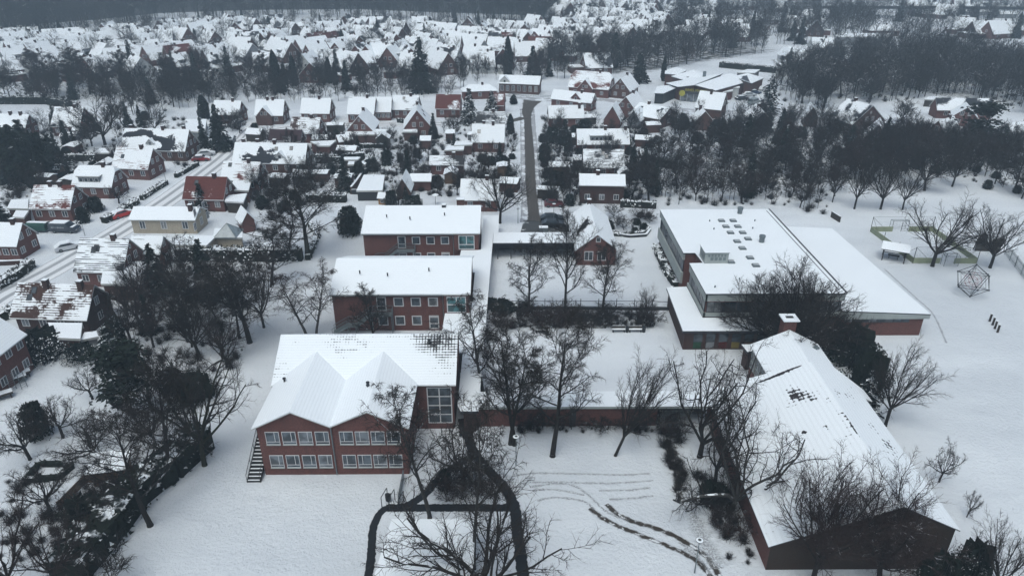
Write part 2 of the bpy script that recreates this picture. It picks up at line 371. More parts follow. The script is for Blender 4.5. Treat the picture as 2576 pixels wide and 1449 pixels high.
def r4(x, y): return (858.7 + x * .3704, 912 + y * .3704)
strip('road', [(1308, 1428, 588), (1312, 1392, 572), (1325, 1362, 548), (1323, 1355, 500), (1320, 1350.5, 467), (1318.5, 1347, 400), (1317.5, 1341.5, 340), (1316.5, 1338, 302), (1311, 1341, 282), (1312, 1356, 262), (1312, 1388, 248)], 'road')
line('slush', [(1338, 560), (1338, 500), (1335, 467), (1332, 400), (1329, 340), (1327, 302), (1326, 275)], 5.0, 'greyroad', .006)
line('road', [(1392, 252), (1340, 250), (1300, 243), (1255, 235), (1160, 224), (1080, 217), (960, 212), (860, 212)], 5.5, 'greyroad', .012)
line('road', [(1318, 296), (1303, 301), (1284, 305)], 3.5, 'road', .016)
line('yard', [(1312, 575), (1360, 577), (1430, 575)], 9, 'yard', .012)
line('road', [(-60, 790), (2, 745), (110, 690), (275, 596), (398, 519), (470, 468), (553, 405), (620, 350), (700, 326), (810, 316), (1005, 313), (1110, 312)], 6.2, 'snowroad', .008)
line('road', [(600, 352), (640, 318), (740, 300), (840, 296)], 4, 'snowroad', .012)
line('road', [(1790, 282), (1870, 284), (1960, 291), (2100, 305), (2250, 316), (2420, 329), (2600, 340)], 5.5, 'greyroad')
line('road', [(1500, 250), (1600, 262), (1700, 275), (1790, 283)], 4.5, 'greyroad', .012)
line('path', [r4(x, 985) for x in (300, 420, 640, 860, 1060, 1160)], 1.25, 'path', .020)
line('path', [r4(330, 985), r4(285, 1000), r4(245, 1050), r4(215, 1130), r4(207, 1230), r4(202, 1330), r4(180, 1470)], .95, 'path', .016)
line('path', [r4(905, 630), r4(790, 690), r4(660, 790), r4(560, 900), r4(420, 985)], 1.1, 'path', .024)
line('path', [r4(850, 470), r4(890, 590), r4(970, 700), r4(1075, 810), r4(1145, 910), r4(1180, 1000), r4(1190, 1110), r4(1215, 1280), r4(1235, 1470)], 1.35, 'path', .028)
line('path', [r4(840, 380), r4(850, 500)], 2.0, 'path', .032)
line('path', [r4(975, 640), r4(1060, 720), r4(1150, 820), r4(1200, 900)], 1.2, 'faint', .012)
line('muddy_track', [r4(1690, 985), r4(1760, 1045), r4(1860, 1100), r4(2080, 1190), r4(2318, 1290), r4(2440, 1370), r4(2540, 1500)], .75, 'mud', .010)
line('muddy_track', [r4(1800, 960), r4(1880, 1030), r4(1990, 1080), r4(2180, 1140), r4(2330, 1215), r4(2470, 1310), r4(2600, 1490)], .8, 'mud', .010)
for i, pts in enumerate([[(1150, 775), (1300, 752), (1600, 755), (1900, 762), (2100, 752)], [(1250, 815), (1500, 812), (1800, 820), (2120, 800)],
                         [(1300, 870), (1450, 862), (1650, 900)], [(1280, 845), (1500, 820), (1640, 870), (1800, 1010), (1950, 1075)], [(1330, 940), (1450, 915), (1640, 940), (1720, 1000)],
                         [(1750, 870), (1950, 865), (2100, 850)], [(1820, 930), (1980, 920), (2120, 905)], [(2330, 1260), (2450, 1350), (2520, 1460)], [(2290, 1220), (2400, 1290), (2480, 1400)], [(2240, 600), (2330, 800), (2420, 1100), (2560, 1400)]]):
    line('tyre_track', [r4(*p) for p in pts], .5 if i < 9 else 2.6, 'faint', .012)
strip('planting_bed', [(r4(2180, 470), r4(2300, 440)), (r4(2190, 600), r4(2310, 600)), (r4(2240, 780), r4(2330, 760)), (r4(2280, 960), r4(2350, 950))], 'bed', .014)
strip('planting_bed', [(1240, 1655, 826), (1242, 1655, 800), (1244, 1652, 781)], 'bed', .014)
def r2b(x, y): return (1717.3 + x / 3, 429.3 + y / 3)
line('footprint_trail', [r2b(1520, 740), r2b(1640, 850), r2b(1760, 960), r2b(1890, 1085), r2b(1990, 1300)], .5, 'faint', .012)
line('snowy_path', [r2b(1540, 700), r2b(1700, 700), r2b(1900, 705)], .4, 'faint', .012)

# ------------------------------------------------------------------ windows
WC = {}
def winmesh(w, h, cols=(), rows=(), fw=.08, frame='white', pane='glass'):
    k = (round(w, 2), round(h, 2), tuple(cols), tuple(rows), fw, frame, pane)
    if k in WC: return WC[k]
    b = MB(); d0, d1 = -.05, .02
    b.box(-w / 2, -w / 2 + fw, d0, d1, 0, h); b.box(w / 2 - fw, w / 2, d0, d1, 0, h)
    b.box(-w / 2 + fw, w / 2 - fw, d0, d1, 0, fw); b.box(-w / 2 + fw, w / 2 - fw, d0, d1, h - fw, h)
    zb = fw
    rr = sorted(rows)
    for r in rr: b.box(-w / 2 + fw, w / 2 - fw, d0, d1, h * r - fw / 2, h * r + fw / 2)
    top0 = h * rr[-1] + fw / 2 if rr else fw
    for c in cols: b.box(-w / 2 + w * c - fw / 2, -w / 2 + w * c + fw / 2, d0, d1, top0, h - fw)
    f = b.mesh('window', [frame]); p = MB(); p.box(-w / 2 + .03, w / 2 - .03, -.02, .01, .03, h - .03)
    WC[k] = (f, p.mesh('pane', [pane])); return WC[k]
def window(parent, x, y, z, rz, w, h, cols=(), rows=(), fw=.08, frame='white', pane='glass', name='window', sub=True):
    if pane == 'glass':
        k_ = int(abs(x * 3.7 + y * 5.1 + z * 2.3 + (parent.location.x if parent else 0) * 1.3)) % 7; pane = ['glass', 'curtain', 'glass', 'blind', 'glass', 'glass_sky', 'curtain'][k_]
    f, p = winmesh(w, h, cols, rows, fw, frame, pane)
    o = link(name, f, parent, (x, y, z), rz); link('pane', p, o); return o

# ------------------------------------------------------------------ roofs and houses
OCC = []
def roof_polys(name, polys, mats, parent, t=.22, base=.03, loc=(0, 0, 0), rz=0):
    """each poly a planar list of 3d points (counter-clockwise from above)"""
    b = MB(); cnt = {}
    def key(p): return (round(p[0], 2), round(p[1], 2), round(p[2], 2))
    for poly in polys:
        n = len(poly)
        for i in range(n):
            a, c = key(poly[i]), key(poly[(i + 1) % n])
            if (c, a) in cnt: cnt[(c, a)] = None
            else: cnt[(a, c)] = (poly[i], poly[(i + 1) % n])
    for poly in polys:
        q = [Vector(p) for p in poly]; nm = (q[1] - q[0]).cross(q[2] - q[1]).normalized()
        if nm.z < 0: nm = -nm; q = q[::-1]
        hz = Vector((nm.x, nm.y, 0))
        if hz.length < .02: u = Vector((1, 0, 0)); w = Vector((0, 1, 0))
        else:
            u = Vector((-hz.y, hz.x, 0)).normalized(); w = u.cross(nm).normalized()
        z0 = max(p.z for p in q); top = [p for p in q if p.z == z0][0]
        b.face([(p.x, p.y, p.z + t) for p in q], 0, [((p - top).dot(u), abs((p - top).dot(w))) for p in q])
        b.face([(p.x, p.y, p.z + base) for p in reversed(q)], 1)
    for k, e in cnt.items():
        if e:
            a, c = e; m_ = base + (t - base) * .5; b.face([(a[0], a[1], a[2] + base), (c[0], c[1], c[2] + base), (c[0], c[1], c[2] + m_), (a[0], a[1], a[2] + m_)], 1)
            b.face([(a[0], a[1], a[2] + m_), (c[0], c[1], c[2] + m_), (c[0], c[1], c[2] + t), (a[0], a[1], a[2] + t)], 2)
    return b.build(name, list(mats) + ['snow'], parent, loc, rz)
def block(root, lx, ly, lrz, w, d, he, pitch, wall, roof, oh=.4, trim='white', half=0, hip=False, name='wall', rname='roof'):
    """gabled block, ridge along local x"""
    hr = he + d / 2 * math.tan(pitch); tp = math.tan(pitch); b = MB(); X, Y = w / 2, d / 2
    zh = he if hip else hr - half * (hr - he); yh = (hr - zh) / tp
    b.face([(-X, -Y, 0), (X, -Y, 0), (X, -Y, he), (-X, -Y, he)]); b.face([(X, Y, 0), (-X, Y, 0), (-X, Y, he), (X, Y, he)])
    for s in (1, -1):
        pl = [(s * X, -Y * s, 0), (s * X, Y * s, 0), (s * X, Y * s, he)]
        if not hip:
            if half > 0: pl += [(s * X, yh * s, zh), (s * X, -yh * s, zh)]
            else: pl += [(s * X, 0, hr)]
        pl += [(s * X, -Y * s, he)]
        b.face(pl)
    wo = b.build(name, [wall], root, (lx, ly, 0), lrz)
    ye = Y + oh; ze = he - oh * tp; xe = X + (oh if hip else oh * .7)
    if hip:
        xi = max(xe - ye * .95, .05); polys = [[(-xe, -ye, ze), (xe, -ye, ze), (xi, 0, hr), (-xi, 0, hr)], [(xe, ye, ze), (-xe, ye, ze), (-xi, 0, hr), (xi, 0, hr)],
                [(xe, -ye, ze), (xe, ye, ze), (xi, 0, hr)], [(-xe, ye, ze), (-xe, -ye, ze), (-xi, 0, hr)]]
    elif half > 0:
        xi = xe - (hr - zh) / 1.3
        polys = [[(-xe, -ye, ze), (xe, -ye, ze), (xe, -yh, zh), (xi, 0, hr), (-xi, 0, hr), (-xe, -yh, zh)],
                 [(xe, ye, ze), (-xe, ye, ze), (-xe, yh, zh), (-xi, 0, hr), (xi, 0, hr), (xe, yh, zh)],
                 [(xe, -yh, zh), (xe, yh, zh), (xi, 0, hr)], [(-xe, yh, zh), (-xe, -yh, zh), (-xi, 0, hr)]]
    else:
        polys = [[(-xe, -ye, ze), (xe, -ye, ze), (xe, 0, hr), (-xe, 0, hr)], [(xe, ye, ze), (-xe, ye, ze), (-xe, 0, hr), (xe, 0, hr)]]
    ro = roof_polys(rname, polys, [roof, trim], root, loc=(lx, ly, 0), rz=lrz)
    return wo, ro, hr
CH = {}
def chimney(parent, x, y, z0, z1, w=.7, mat='brick_dark'):
    k = (round(z1 - z0, 1), w, mat)
    if k not in CH:
        b = MB(); h = k[0]; b.box(-w / 2, w / 2, -w / 2, w / 2, 0, h); b.box(-w / 2 - .06, w / 2 + .06, -w / 2 - .06, w / 2 + .06, h, h + .1, 1, 2)
        CH[k] = b.mesh('chimney', [mat, 'metal_dark', 'snow'])
    return link('chimney', CH[k], parent, (x, y, z0))
def house(label, x, y, rot, w, d, he=2.9, pitch=R(47), wall='brick', roof='roof_clean', oh=.4, trim='trim', half=0, hip=False, chim=((.2, 0),),
          front=3, gable=2, cat='house', name='brick_house', group=None, dorm=None, gdorm=None, sky=0, fy=1.0, far=False, wh=1.2, cross=None, twofl=False, sides=None):
    root = empty(name, (x, y, 0), rot, label, cat, group); OCC.append((x, y, max(w, d) * .5 + .6))
    wo, ro, hr = block(root, 0, 0, 0, w, d, he, pitch, wall, roof, oh, trim, half, hip); tp = math.tan(pitch)
    for fx, fyy in chim:
        zc = hr - abs(fyy) * d / 2 * tp; chimney(ro, fx * w, fyy * d / 2, zc - .4, hr + .9)
    # side that faces the camera
    c = Vector((-x, -y)); lx = c.x * math.cos(rot) + c.y * math.sin(rot); lyy = -c.x * math.sin(rot) + c.y * math.cos(rot)
    gs = 1 if lx > 0 else -1; fs = -1 if lyy < 0 else 1
    ww = 1.1 if not far else 1.3
    def wn_(u, z, side, w_, h_, cols=(.5,), rows=()):
        if side == 'F': window(wo, u, fs * (d / 2 + .02), z, 0 if fs < 0 else math.pi, w_, h_, cols, rows, .09 if not far else .14)
        else: window(wo, gs * (w / 2 + .02), u, z, R(90) * gs, w_, h_, cols, rows, .09 if not far else .14)
    if sides is not None: front, gable = sides
    for i in range(front):
        u = -w / 2 + w * (i + .5) / front
        if he > 2.4: wn_(u, .95 if he < 3.4 else .9, 'F', ww, wh)
        if he > 5: wn_(u, 3.7, 'F', ww, wh)
    if gable and not hip:
        for i in range(gable):
            u = (i - (gable - 1) / 2) * 2.0
            wn_(u, he + .25, 'G', ww * .9, wh * 1.05, () if far else (.5,))
            if not far or gable > 1: wn_((i - (gable - 1) / 2) * 3.0, .9, 'G', ww, wh)
        if not far and hr - he > 3.6: wn_(0, he + 2.3, 'G', .5, .7, ())
    if dorm:                                                       # shed dormer (u, width, height-on-roof 0..1)
        for (u, dw, t) in dorm:
            y0 = fs * (d / 2) * (1 - t); zr = he + (d / 2) * t * tp
            dh = 1.35; b = MB(); yb = fs * max((d / 2) * (1 - t) - dh / tp - .2, .1)
            ya, ybm = min(y0, yb), max(y0, yb); b.box(-dw / 2, dw / 2, ya, ybm, zr - .1, zr + dh); dm = b.build('dormer', ['grey_wall'], ro, (u, 0, 0))
            r2 = MB(); r2.box(-dw / 2 - .2, dw / 2 + .2, min(y0 + fs * .3, yb - fs * .2), max(y0 + fs * .3, yb - fs * .2), zr + dh + .003, zr + dh + .25, 1, 0); r2.build('dormer_roof', ['snow', trim], dm)
            n = max(1, int(dw / 1.1))
            for i in range(n):
                link('window', winmesh(.8, .85, (), (), .08)[0], dm, (-dw / 2 + dw * (i + .5) / n, y0 + fs * .02, zr + .25), 0 if fs < 0 else math.pi)
                link('pane', winmesh(.8, .85, (), (), .08)[1], dm, (-dw / 2 + dw * (i + .5) / n, y0 + fs * .02, zr + .25), 0 if fs < 0 else math.pi)
    if gdorm:                                                      # gabled dormer
        for (u, dw, t, m) in gdorm:
            y0 = fs * (d / 2) * (1 - t); zr = he + (d / 2) * t * tp; h1 = .7; h2 = h1 + dw * .5; yb = fs * max((d / 2) * (1 - t) - h2 / tp, .05)
            b = MB(); s = fs
            b.face([(-dw / 2, y0, zr - .1), (dw / 2, y0, zr - .1), (dw / 2, y0, zr + h1), (0, y0, zr + h2), (-dw / 2, y0, zr + h1)])
            for q in (-1, 1): b.face([(q * dw / 2, y0, zr - .1), (q * dw / 2, yb, zr - .1), (q * dw / 2, yb, zr + h1), (q * dw / 2, y0, zr + h1)])
            dm = b.build('dormer', [m], ro, (u, 0, 0)); o = .25
            roof_polys('dormer_roof', [[(-dw / 2 - o, y0 + s * o, zr + h1 - o), (0, y0 + s * o, zr + h2), (0, yb, zr + h2), (-dw / 2 - o, yb, zr + h1 - o)],
                                       [(0, y0 + s * o, zr + h2), (dw / 2 + o, y0 + s * o, zr + h1 - o), (dw / 2 + o, yb, zr + h1 - o), (0, yb, zr + h2)]], ['snow', trim], dm, .16)
            window(dm, 0, y0 + s * .02, zr + .1, 0 if s < 0 else math.pi, .8, .9)
    if cross:                                                      # cross gable reaching the ground (u, width, projection, he2)
        for (u, cw, pr, h2) in cross:
            dd = pr + d / 2 * .55
            cyy = fs * (d / 2 + pr - dd / 2)
            w2, r2, _ = block(root, u, cyy, R(90), dd, cw, h2, pitch, wall, 'snow', .25, trim, name='gable_wing_wall', rname='gable_wing_roof')
            yy = fs * (d / 2 + pr + .02)
            for q in (-.45, .45): window(root, u + q * 1.2, yy, h2 + .1, 0 if fs < 0 else math.pi, .8, 1.0, ())
    sk = winmesh(.8, 1.0, (), (), .07, 'metal_dark', 'glass')
    for i in range(sky):
        rr = random.Random(int(x * 7 + i)); u = (rr.random() - .5) * w * .7; t = .35 + rr.random() * .3
        o = link('skylight', sk[0], ro, (u, fs * (d / 2) * (1 - t), he + d / 2 * t * tp + .24)); o.rotation_euler = (-(R(90) - pitch), 0, 0 if fs < 0 else math.pi)
        link('pane', sk[1], o)
    return root
def eave(label, A, B, rv, he=2.9, pitch=R(47), **k):
    """house whose near eave runs between picture points A and B, ridge at picture height rv"""
    a = P(*A, he - .4); b = P(*B, he - .4); d = (b - a); w = d.length; d.normalize(); n = Vector((-d.y, d.x, 0)); mid = (a + b) / 2; tp = math.tan(pitch)
    lo, hi = .5, 14
    for _ in range(40):
        s = (lo + hi) / 2
        if proj(mid + n * s + Vector((0, 0, s * tp + .3)))[1] > rv: lo = s
        else: hi = s
    oh = k.get('oh', .4); dep = max(2 * (lo - oh), 2.5); c = mid + n * (oh + dep / 2)
    return house(label, c.x, c.y, math.atan2(d.y, d.x), max(w - oh * 1.4, 2), dep, he, pitch, **k)
def gable(label, A, B, av, Ln, he=2.9, turn=0, **k):
    """house whose gable faces the camera: A,B eave corners of the gable, av picture height of the apex, Ln length going away"""
    a = P(*A, he); b = P(*B, he); d = (b - a); w = d.length; d.normalize(); n = Vector((-d.y, d.x, 0)); mid = (a + b) / 2
    lo, hi = he, he + 12
    for _ in range(40):
        s = (lo + hi) / 2
        if proj((mid.x, mid.y, s))[1] > av: lo = s
        else: hi = s
    oh = k.get('oh', .4); dep = w - 2 * oh; pitch = math.atan((lo - he) / (w / 2)); c = mid + n * (Ln / 2)
    if 'front' not in k: k['front'] = 2
    return house(label, c.x, c.y, math.atan2(n.y, n.x), Ln, dep, he, pitch, **k)
def flatbox(name, label, cat, pts, z, wall='brick', trim='trim', fas=.35, oh=.25, group=None, top='snow', root=None, base=0):
    """flat-roofed block, pts = roof corner picture points at height z"""
    q = [P(*p, z) for p in pts]; c = sum(q, Vector()) / len(q)
    own = root is None
    if own: root = empty(name, (c.x, c.y, 0), 0, label, cat, group); OCC.append((c.x, c.y, max((p - c).length for p in q) * .8))
    o = c if own else Vector(root.location)
    rel = [((p.x - o.x), (p.y - o.y)) for p in q]; cc = (sum(p[0] for p in rel) / len(rel), sum(p[1] for p in rel) / len(rel))
    def shrink(p, s):
        v = Vector((p[0] - cc[0], p[1] - cc[1])); l = v.length; return (cc[0] + v.x * (l - s) / l, cc[1] + v.y * (l - s) / l)
    b = MB(); b.prism([shrink(p, oh * 1.4) for p in rel], base, z - fas + .01); b.build('wall', [wall], root)
    r = MB(); r.prism(rel, z - fas, z, 1, 0); r.build('roof', [top, trim], root)
    return root

# ------------------------------------------------------------------ school: front building with twin gables
def occ_rect(x0, x1, y0, y1, step=5):
    x = x0
    while x <= x1:
        y = y0
        while y <= y1: OCC.append((x, y, step * .72)); y += step
        x += step
s1 = empty('school_building', (-18, 66, 0), 0, 'two-storey red brick school block with twin snowy front gables and two rows of eight windows', 'school building'); occ_rect(-26, -6, 59, 78)
ox, oy = 18, -66                                      # world -> local
b = MB()
def q3(*p): return [(a + ox, c + oy, z) for a, c, z in p]
b.face(q3((-25.7, 59.2, 0), (-18.1, 59.2, 0), (-18.1, 59.2, 6.3), (-21.9, 59.2, 8.15), (-25.7, 59.2, 6.2)))
b.face(q3((-18.1, 59.2, 0), (-10.45, 59.2, 0), (-10.45, 59.2, 6.2), (-14.2, 59.2, 8.15), (-18.1, 59.2, 6.3)))
b.face(q3((-25.7, 66.9, 0), (-25.7, 59.2, 0), (-25.7, 59.2, 6.2), (-25.7, 66.9, 6.2)))
b.face(q3((-10.45, 59.2, 0), (-10.45, 66.9, 0), (-10.45, 66.9, 6.2), (-10.45, 59.2, 6.2)))
b.face(q3((-10.45, 66.9, 0), (-6.1, 66.9, 0), (-6.1, 66.9, 6.2), (-10.45, 66.9, 6.2)))
b.face(q3((-6.1, 66.9, 0), (-6.1, 77.6, 0), (-6.1, 77.6, 6.2), (-6.1, 72.2, 9.3), (-6.1, 66.9, 6.2)))
b.face(q3((-26.0, 77.6, 0), (-26.0, 66.9, 0), (-26.0, 66.9, 6.2), (-26.0, 72.2, 9.3), (-26.0, 77.6, 6.2)))
b.face(q3((-6.1, 77.6, 0), (-26.0, 77.6, 0), (-26.0, 77.6, 6.2), (-6.1, 77.6, 6.2)))
b.build('wall', ['brick'], s1)
roof_polys('roof', [q3((-26.35, 66.6, 6.05), (-5.75, 66.6, 6.05), (-5.75, 72.2, 9.36), (-26.35, 72.2, 9.36)), q3((-5.75, 78.0, 6.05), (-26.35, 78.0, 6.05), (-26.35, 72.2, 9.36), (-5.75, 72.2, 9.36))], ['roof_grid', 'trim'], s1)
roof_polys('front_roof', [q3((-26.1, 58.85, 6.1), (-21.9, 58.85, 8.2), (-21.9, 70.6, 8.2), (-26.1, 67.0, 6.1)), q3((-21.9, 58.85, 8.2), (-18.1, 58.85, 6.35), (-18.1, 67.4, 6.35), (-21.9, 70.6, 8.2)),
                          q3((-18.1, 58.85, 6.35), (-14.2, 58.85, 8.2), (-14.2, 70.6, 8.2), (-18.1, 67.4, 6.35)), q3((-14.2, 58.85, 8.2), (-10.05, 58.85, 6.1), (-10.05, 67.0, 6.1), (-14.2, 70.6, 8.2))], ['roof_clean', 'trim'], s1, t=.25)
for fl, z in ((0, 1.08), (1, 4.12)):
    for i in range(8):
        x = (-24.22 + i * 1.70) if i < 4 else (-16.62 + (i - 4) * 1.62)
        window(s1, x + ox, 59.17 + oy, z - .05, 0, 1.42, 1.62, (.66,) if i < 4 else (.34,), (.22,), .055, pane='curtain' if (i * 7 + fl) % 3 == 0 else 'glass_sky')
        sb = MB(); sb.box(-.74, .74, -.12, 0, -.12, -.053); sb.build('window_sill', ['concrete'], s1, (x + ox, 59.17 + oy, z))
pp = MB(); pp.tube((-18.1 + ox, 59.08 + oy, .1), (-18.1 + ox, 59.08 + oy, 6.2), .07, .07, 8); pp.build('downpipe', ['metal'], s1)
for x in (-25.55, -10.6):
    pb = MB(); pb.box(x + ox - .12, x + ox + .35, 59.08 + oy, 59.197 + oy, 0, 6.15); 
window(s1, -7.7 + ox, 66.86 + oy, .85, 0, 2.8, 4.95, (.5,), (), .12, pane='glass', name='stair_window')
for k in range(1, 4):
    tb = MB(); tb.box(-1.36, 1.36, -.07, -.02, .85 + k * 1.24 - .05, .85 + k * 1.24 + .05); tb.build('glazing_bar', ['white'], s1, (-7.7 + ox, 66.86 + oy, 0))
# ridge vents / vent pipes
for x, y, z in ((-14.9, 63.7, 7.7), (-15.0, 64.2, 7.7), (-24.6, 66.2, 6.9), (-9, 71, 8.9)):
    vb = MB(); vb.tube((0, 0, 0), (0, 0, .45), .12, .12, 8, cap=True); vb.tube((0, 0, .45), (0, 0, .55), .2, .2, 8, cap=True); vb.build('vent_pipe', ['metal_dark'], s1, (x + ox, y + oy, z + .1))
# black outdoor stair on the left side
st = empty('outdoor_stair', (-26.5, 60, 0), 0, 'black steel stair with snowy treads on the left side of the twin-gabled block', 'staircase')
b = MB()
for s in (-.75, .62): b.bar((s, -2.0, .05), (s, 4.3, 3.2), .09, .28)
b.build('stringer', ['rubber'], st)
b = MB(); b.face([(-.72, -2.0, -.02), (.58, -2.0, -.02), (.58, 4.3, 3.08), (-.72, 4.3, 3.08)]); b.face([(-.72, 4.3, 3.0), (.58, 4.3, 3.0), (.58, -2.0, -.1), (-.72, -2.0, -.1)]); b.build('stair_underside', ['rubber'], st)
for i in range(17):
    t = i / 16; tb = MB(); tb.box(-.72, .58, -.05, .12, 0, .05, 0, 1); tb.build('tread', ['metal_dark', 'snow'], st, (0, -1.9 + 6.1 * t, .2 + 2.95 * t))
b = MB(); b.box(-.75, .62, 4.3, 6, 3.1, 3.22, 0); b.build('landing', ['metal_dark'], st)
b = MB()
for s in (-.75, .62):
    b.bar((s, -2, 1.05), (s, 4.3, 4.2), .05); b.bar((s, 4.3, 4.2), (s, 6, 4.25), .05)
    for t in (0, .25, .5, .75, 1): b.bar((s, -2 + 6.3 * t, .1 + 3.1 * t), (s, -2 + 6.3 * t, 1.05 + 3.1 * t), .04)
    if s < 0:
        for k in range(26): t = k / 25; b.bar((s, -2 + 6.3 * t, .2 + 3.1 * t), (s, -2 + 6.3 * t, 1.0 + 3.1 * t), .015)
b.build('handrail', ['metal_dark'], st)

# two identical rear blocks
def rear_block(cx, cy, w, d, label, roofm, low):
    r = empty('school_building', (cx, cy, 0), 0, label, 'school building'); occ_rect(cx - w / 2, cx + w / 2, cy - d / 2, cy + d / 2)
    block(r, 0, 0, 0, w, d, 6.05, R(21.5), 'brick', roofm, .42)
    y = -d / 2
    for i in range(3):
        window(r, -15.32 + i * 2.43 - cx, y - .02, 3.95, 0, 1.4, 1.4, (), (), .13)
    window(r, -17.75 - cx, y - .02, 3.25, 0, 1.35, 2.2, (), (.35,), .13, name='door')
    window(r, -17.7 - cx, y - .02, .9, 0, 1.4, 1.5, (), (), .13)
    for i in range(2): window(r, -15.3 + i * 2.4 - cx, y - .02, .92, 0, 1.4, 1.5, (), (), .13)
    window(r, -10.45 - cx, y - .02, .3, 0, 1.4, 2.15, (), (.4, .88), .14, name='door')
    bx = MB(); x0, x1 = -8.9 - cx, w / 2 - .05; bx.box(x0, x1, y - .55, y + .3, 3.0, 5.98); bx.build('stair_bay', ['brick'], r)
    rb = MB(); rb.box(x0 - .1, x1 + .1, y - .75, y - .2, 5.99, 6.2, 1, 0); rb.build('bay_roof', ['snow', 'trim'], r)
    window(r, (x0 + x1) / 2 + .05, y - .57, 3.25, 0, 2.7, 2.5, (.5,), (.5,) if low else (.35,), .13, pane='glass_teal', name='stair_window')
    pb = MB(); pb.tube((x0 - .15, y - .1, 0), (x0 - .15, y - .1, 5.9), .06, .06, 8); pb.build('downpipe', ['metal'], r)
    rb = MB()
    rb.box(-w / 2 - .1, x0 - .12, y - .52, y - .40, 5.83, 5.93); rb.build('gutter', ['metal'], r)
    return r
s2 = rear_block(-15.0, 95.6, 19.2, 12.2, 'middle one of the three red brick school blocks, green steel stair across its front', 'roof_clean', True)
s3 = rear_block(-14.45, 117.7, 19.4, 12.2, 'rearmost of the three red brick school blocks, beside the parking yard and road end', 'roof_clean', False)
chimney(s3, 6.4, .6, 8.0, 9.6, 1.3, 'brick_brown')
b = MB(); b.box(3.2, 3.9, -.6, .5, 8.2, 8.9, 0, 1); b.build('roof_hatch', ['metal_dark', 'snow'], s3)
for rx, ry, rz in ((-2.0, -3.6, 7.6), (3.8, -2.6, 7.9), (-6, -3.2, 7.8)):
    for sb_ in (s2, s3):
        vb = MB(); vb.tube((0, 0, 0), (0, 0, .5), .1, .1, 8, cap=True); vb.build('vent_pipe', ['metal_dark'], sb_, (rx, ry, rz - .1))
def fire_stair(x, y, label):
    r = empty('fire_stair', (x, y, 0), 0, label, 'staircase'); b = MB()
    b.box(-1.2, 1.9, -.1, 1.15, 3.05, 3.15); b.build('landing', ['metal'], r); b = MB(); b.box(-4.5, -3.2, -.1, 1.15, 1.35, 1.45); b.build('landing', ['metal'], r)
    b = MB()
    for yy in (-.08, 1.13): b.bar((-1.2, yy, 3.05), (-3.2, yy, 1.4), .06, .25); b.bar((-4.5, yy, 1.38), (-6.7, yy, .05), .06, .25)
    b.build('stringer', ['metal'], r)
    for i in range(8): tb = MB(); tb.box(-.14, .14, -.05, 1.1, 0, .03); tb.build('tread', ['metal'], r, (-1.4 - i * .245, 0, 2.9 - i * .2))
    for i in range(7): tb = MB(); tb.box(-.14, .14, -.05, 1.1, 0, .03); tb.build('tread', ['metal'], r, (-4.7 - i * .31, 0, 1.2 - i * .18))
    b = MB()
    for yy in (-.1, 1.15):
        pts = [(1.9, yy, 4.15), (-1.2, yy, 4.15), (-3.2, yy, 2.45), (-4.5, yy, 2.45), (-6.7, yy, 1.1)]
        for i in range(4):
            a, c = Vector(pts[i]), Vector(pts[i + 1]); b.bar(a, c, .05); b.bar(a - Vector((0, 0, .55)), c - Vector((0, 0, .55)), .03)
            n = max(2, int((c - a).length / .14))
            for k in range(n + 1): p = a.lerp(c, k / n); b.bar(p - Vector((0, 0, 1.0)), p, .05 if k in (0, n) else .014)
        if yy > 0: pass
    for k in range(12): b.bar((1.9, -.1 + k * .11, 3.1), (1.9, -.1 + k * .11, 4.15), .014)
    b.build('handrail', ['metal'], r)
    b = MB()
    for px, pz in ((-1.1, 3.05), (1.85, 3.05), (-3.3, 1.35), (-4.45, 1.35)):
        for yy in (0, 1.05): b.bar((px, yy, 0), (px, yy, pz), .1)
    b.build('post', ['metal'], r)
fire_stair(-18.1, 88.15, 'grey-green steel fire stair in front of the middle school block')
fire_stair(-17.4, 110.3, 'grey steel fire stair before the rearmost school block, foot hidden by a roof')

# flat corridors
def world_flat(name, label, cat, poly, z, wall, trim='trim', fas=.4, oh=.3, base_poly=None):
    cx = sum(p[0] for p in poly) / len(poly); cy = sum(p[1] for p in poly) / len(poly)
    r = empty(name, (cx, cy, 0), 0, label, cat); rel = [(p[0] - cx, p[1] - cy) for p in poly]
    if wall:
        b = MB(); bp = [(p[0] - cx, p[1] - cy) for p in (base_poly or poly)]; b.prism(bp, 0, z - fas + .004); b.build('wall', [wall], r)
    m = MB(); m.prism(rel, z - fas, z, 1, 0); m.build('roof', ['snow', trim], r); return r, cx, cy
lk, cx, cy = world_flat('link_corridor', 'long flat snow-covered corridor joining the three school blocks along their right ends', 'corridor building',
           [(-8.85, 78.3), (-5.72, 78.3), (-5.72, 67.2), (-5.3, 66.0), (-3.3, 66.0), (-2.4, 118.7), (-1.5, 118.7), (-1.5, 127.4), (-4.4, 127.4), (-4.4, 111.2), (-7.75, 111.2), (-7.95, 102.3), (-5.1, 102.3), (-5.1, 89.0), (-8.8, 89.0)], 3.1, 'brick_dark', 'trim_dark', .3,
           base_poly=[(-8.6, 78.5), (-5.0, 78.5), (-5.0, 66.3), (-3.6, 66.3), (-2.8, 118.4), (-1.8, 118.4), (-1.8, 127.1), (-4.2, 127.1), (-4.2, 111.4), (-7.6, 111.4), (-7.7, 102.4), (-5.0, 102.4), (-5.0, 88.8), (-8.5, 88.8)])
occ_rect(-8, -2, 67, 126)
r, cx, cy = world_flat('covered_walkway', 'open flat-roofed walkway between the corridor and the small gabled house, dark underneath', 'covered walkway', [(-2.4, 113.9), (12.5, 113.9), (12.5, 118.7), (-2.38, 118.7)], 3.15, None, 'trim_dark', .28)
b = MB(); b.box(-2.3 - cx, 12.4 - cx, 118.2 - cy, 118.4 - cy, 0, 2.87); b.build('wall', ['trim_dark'], r)
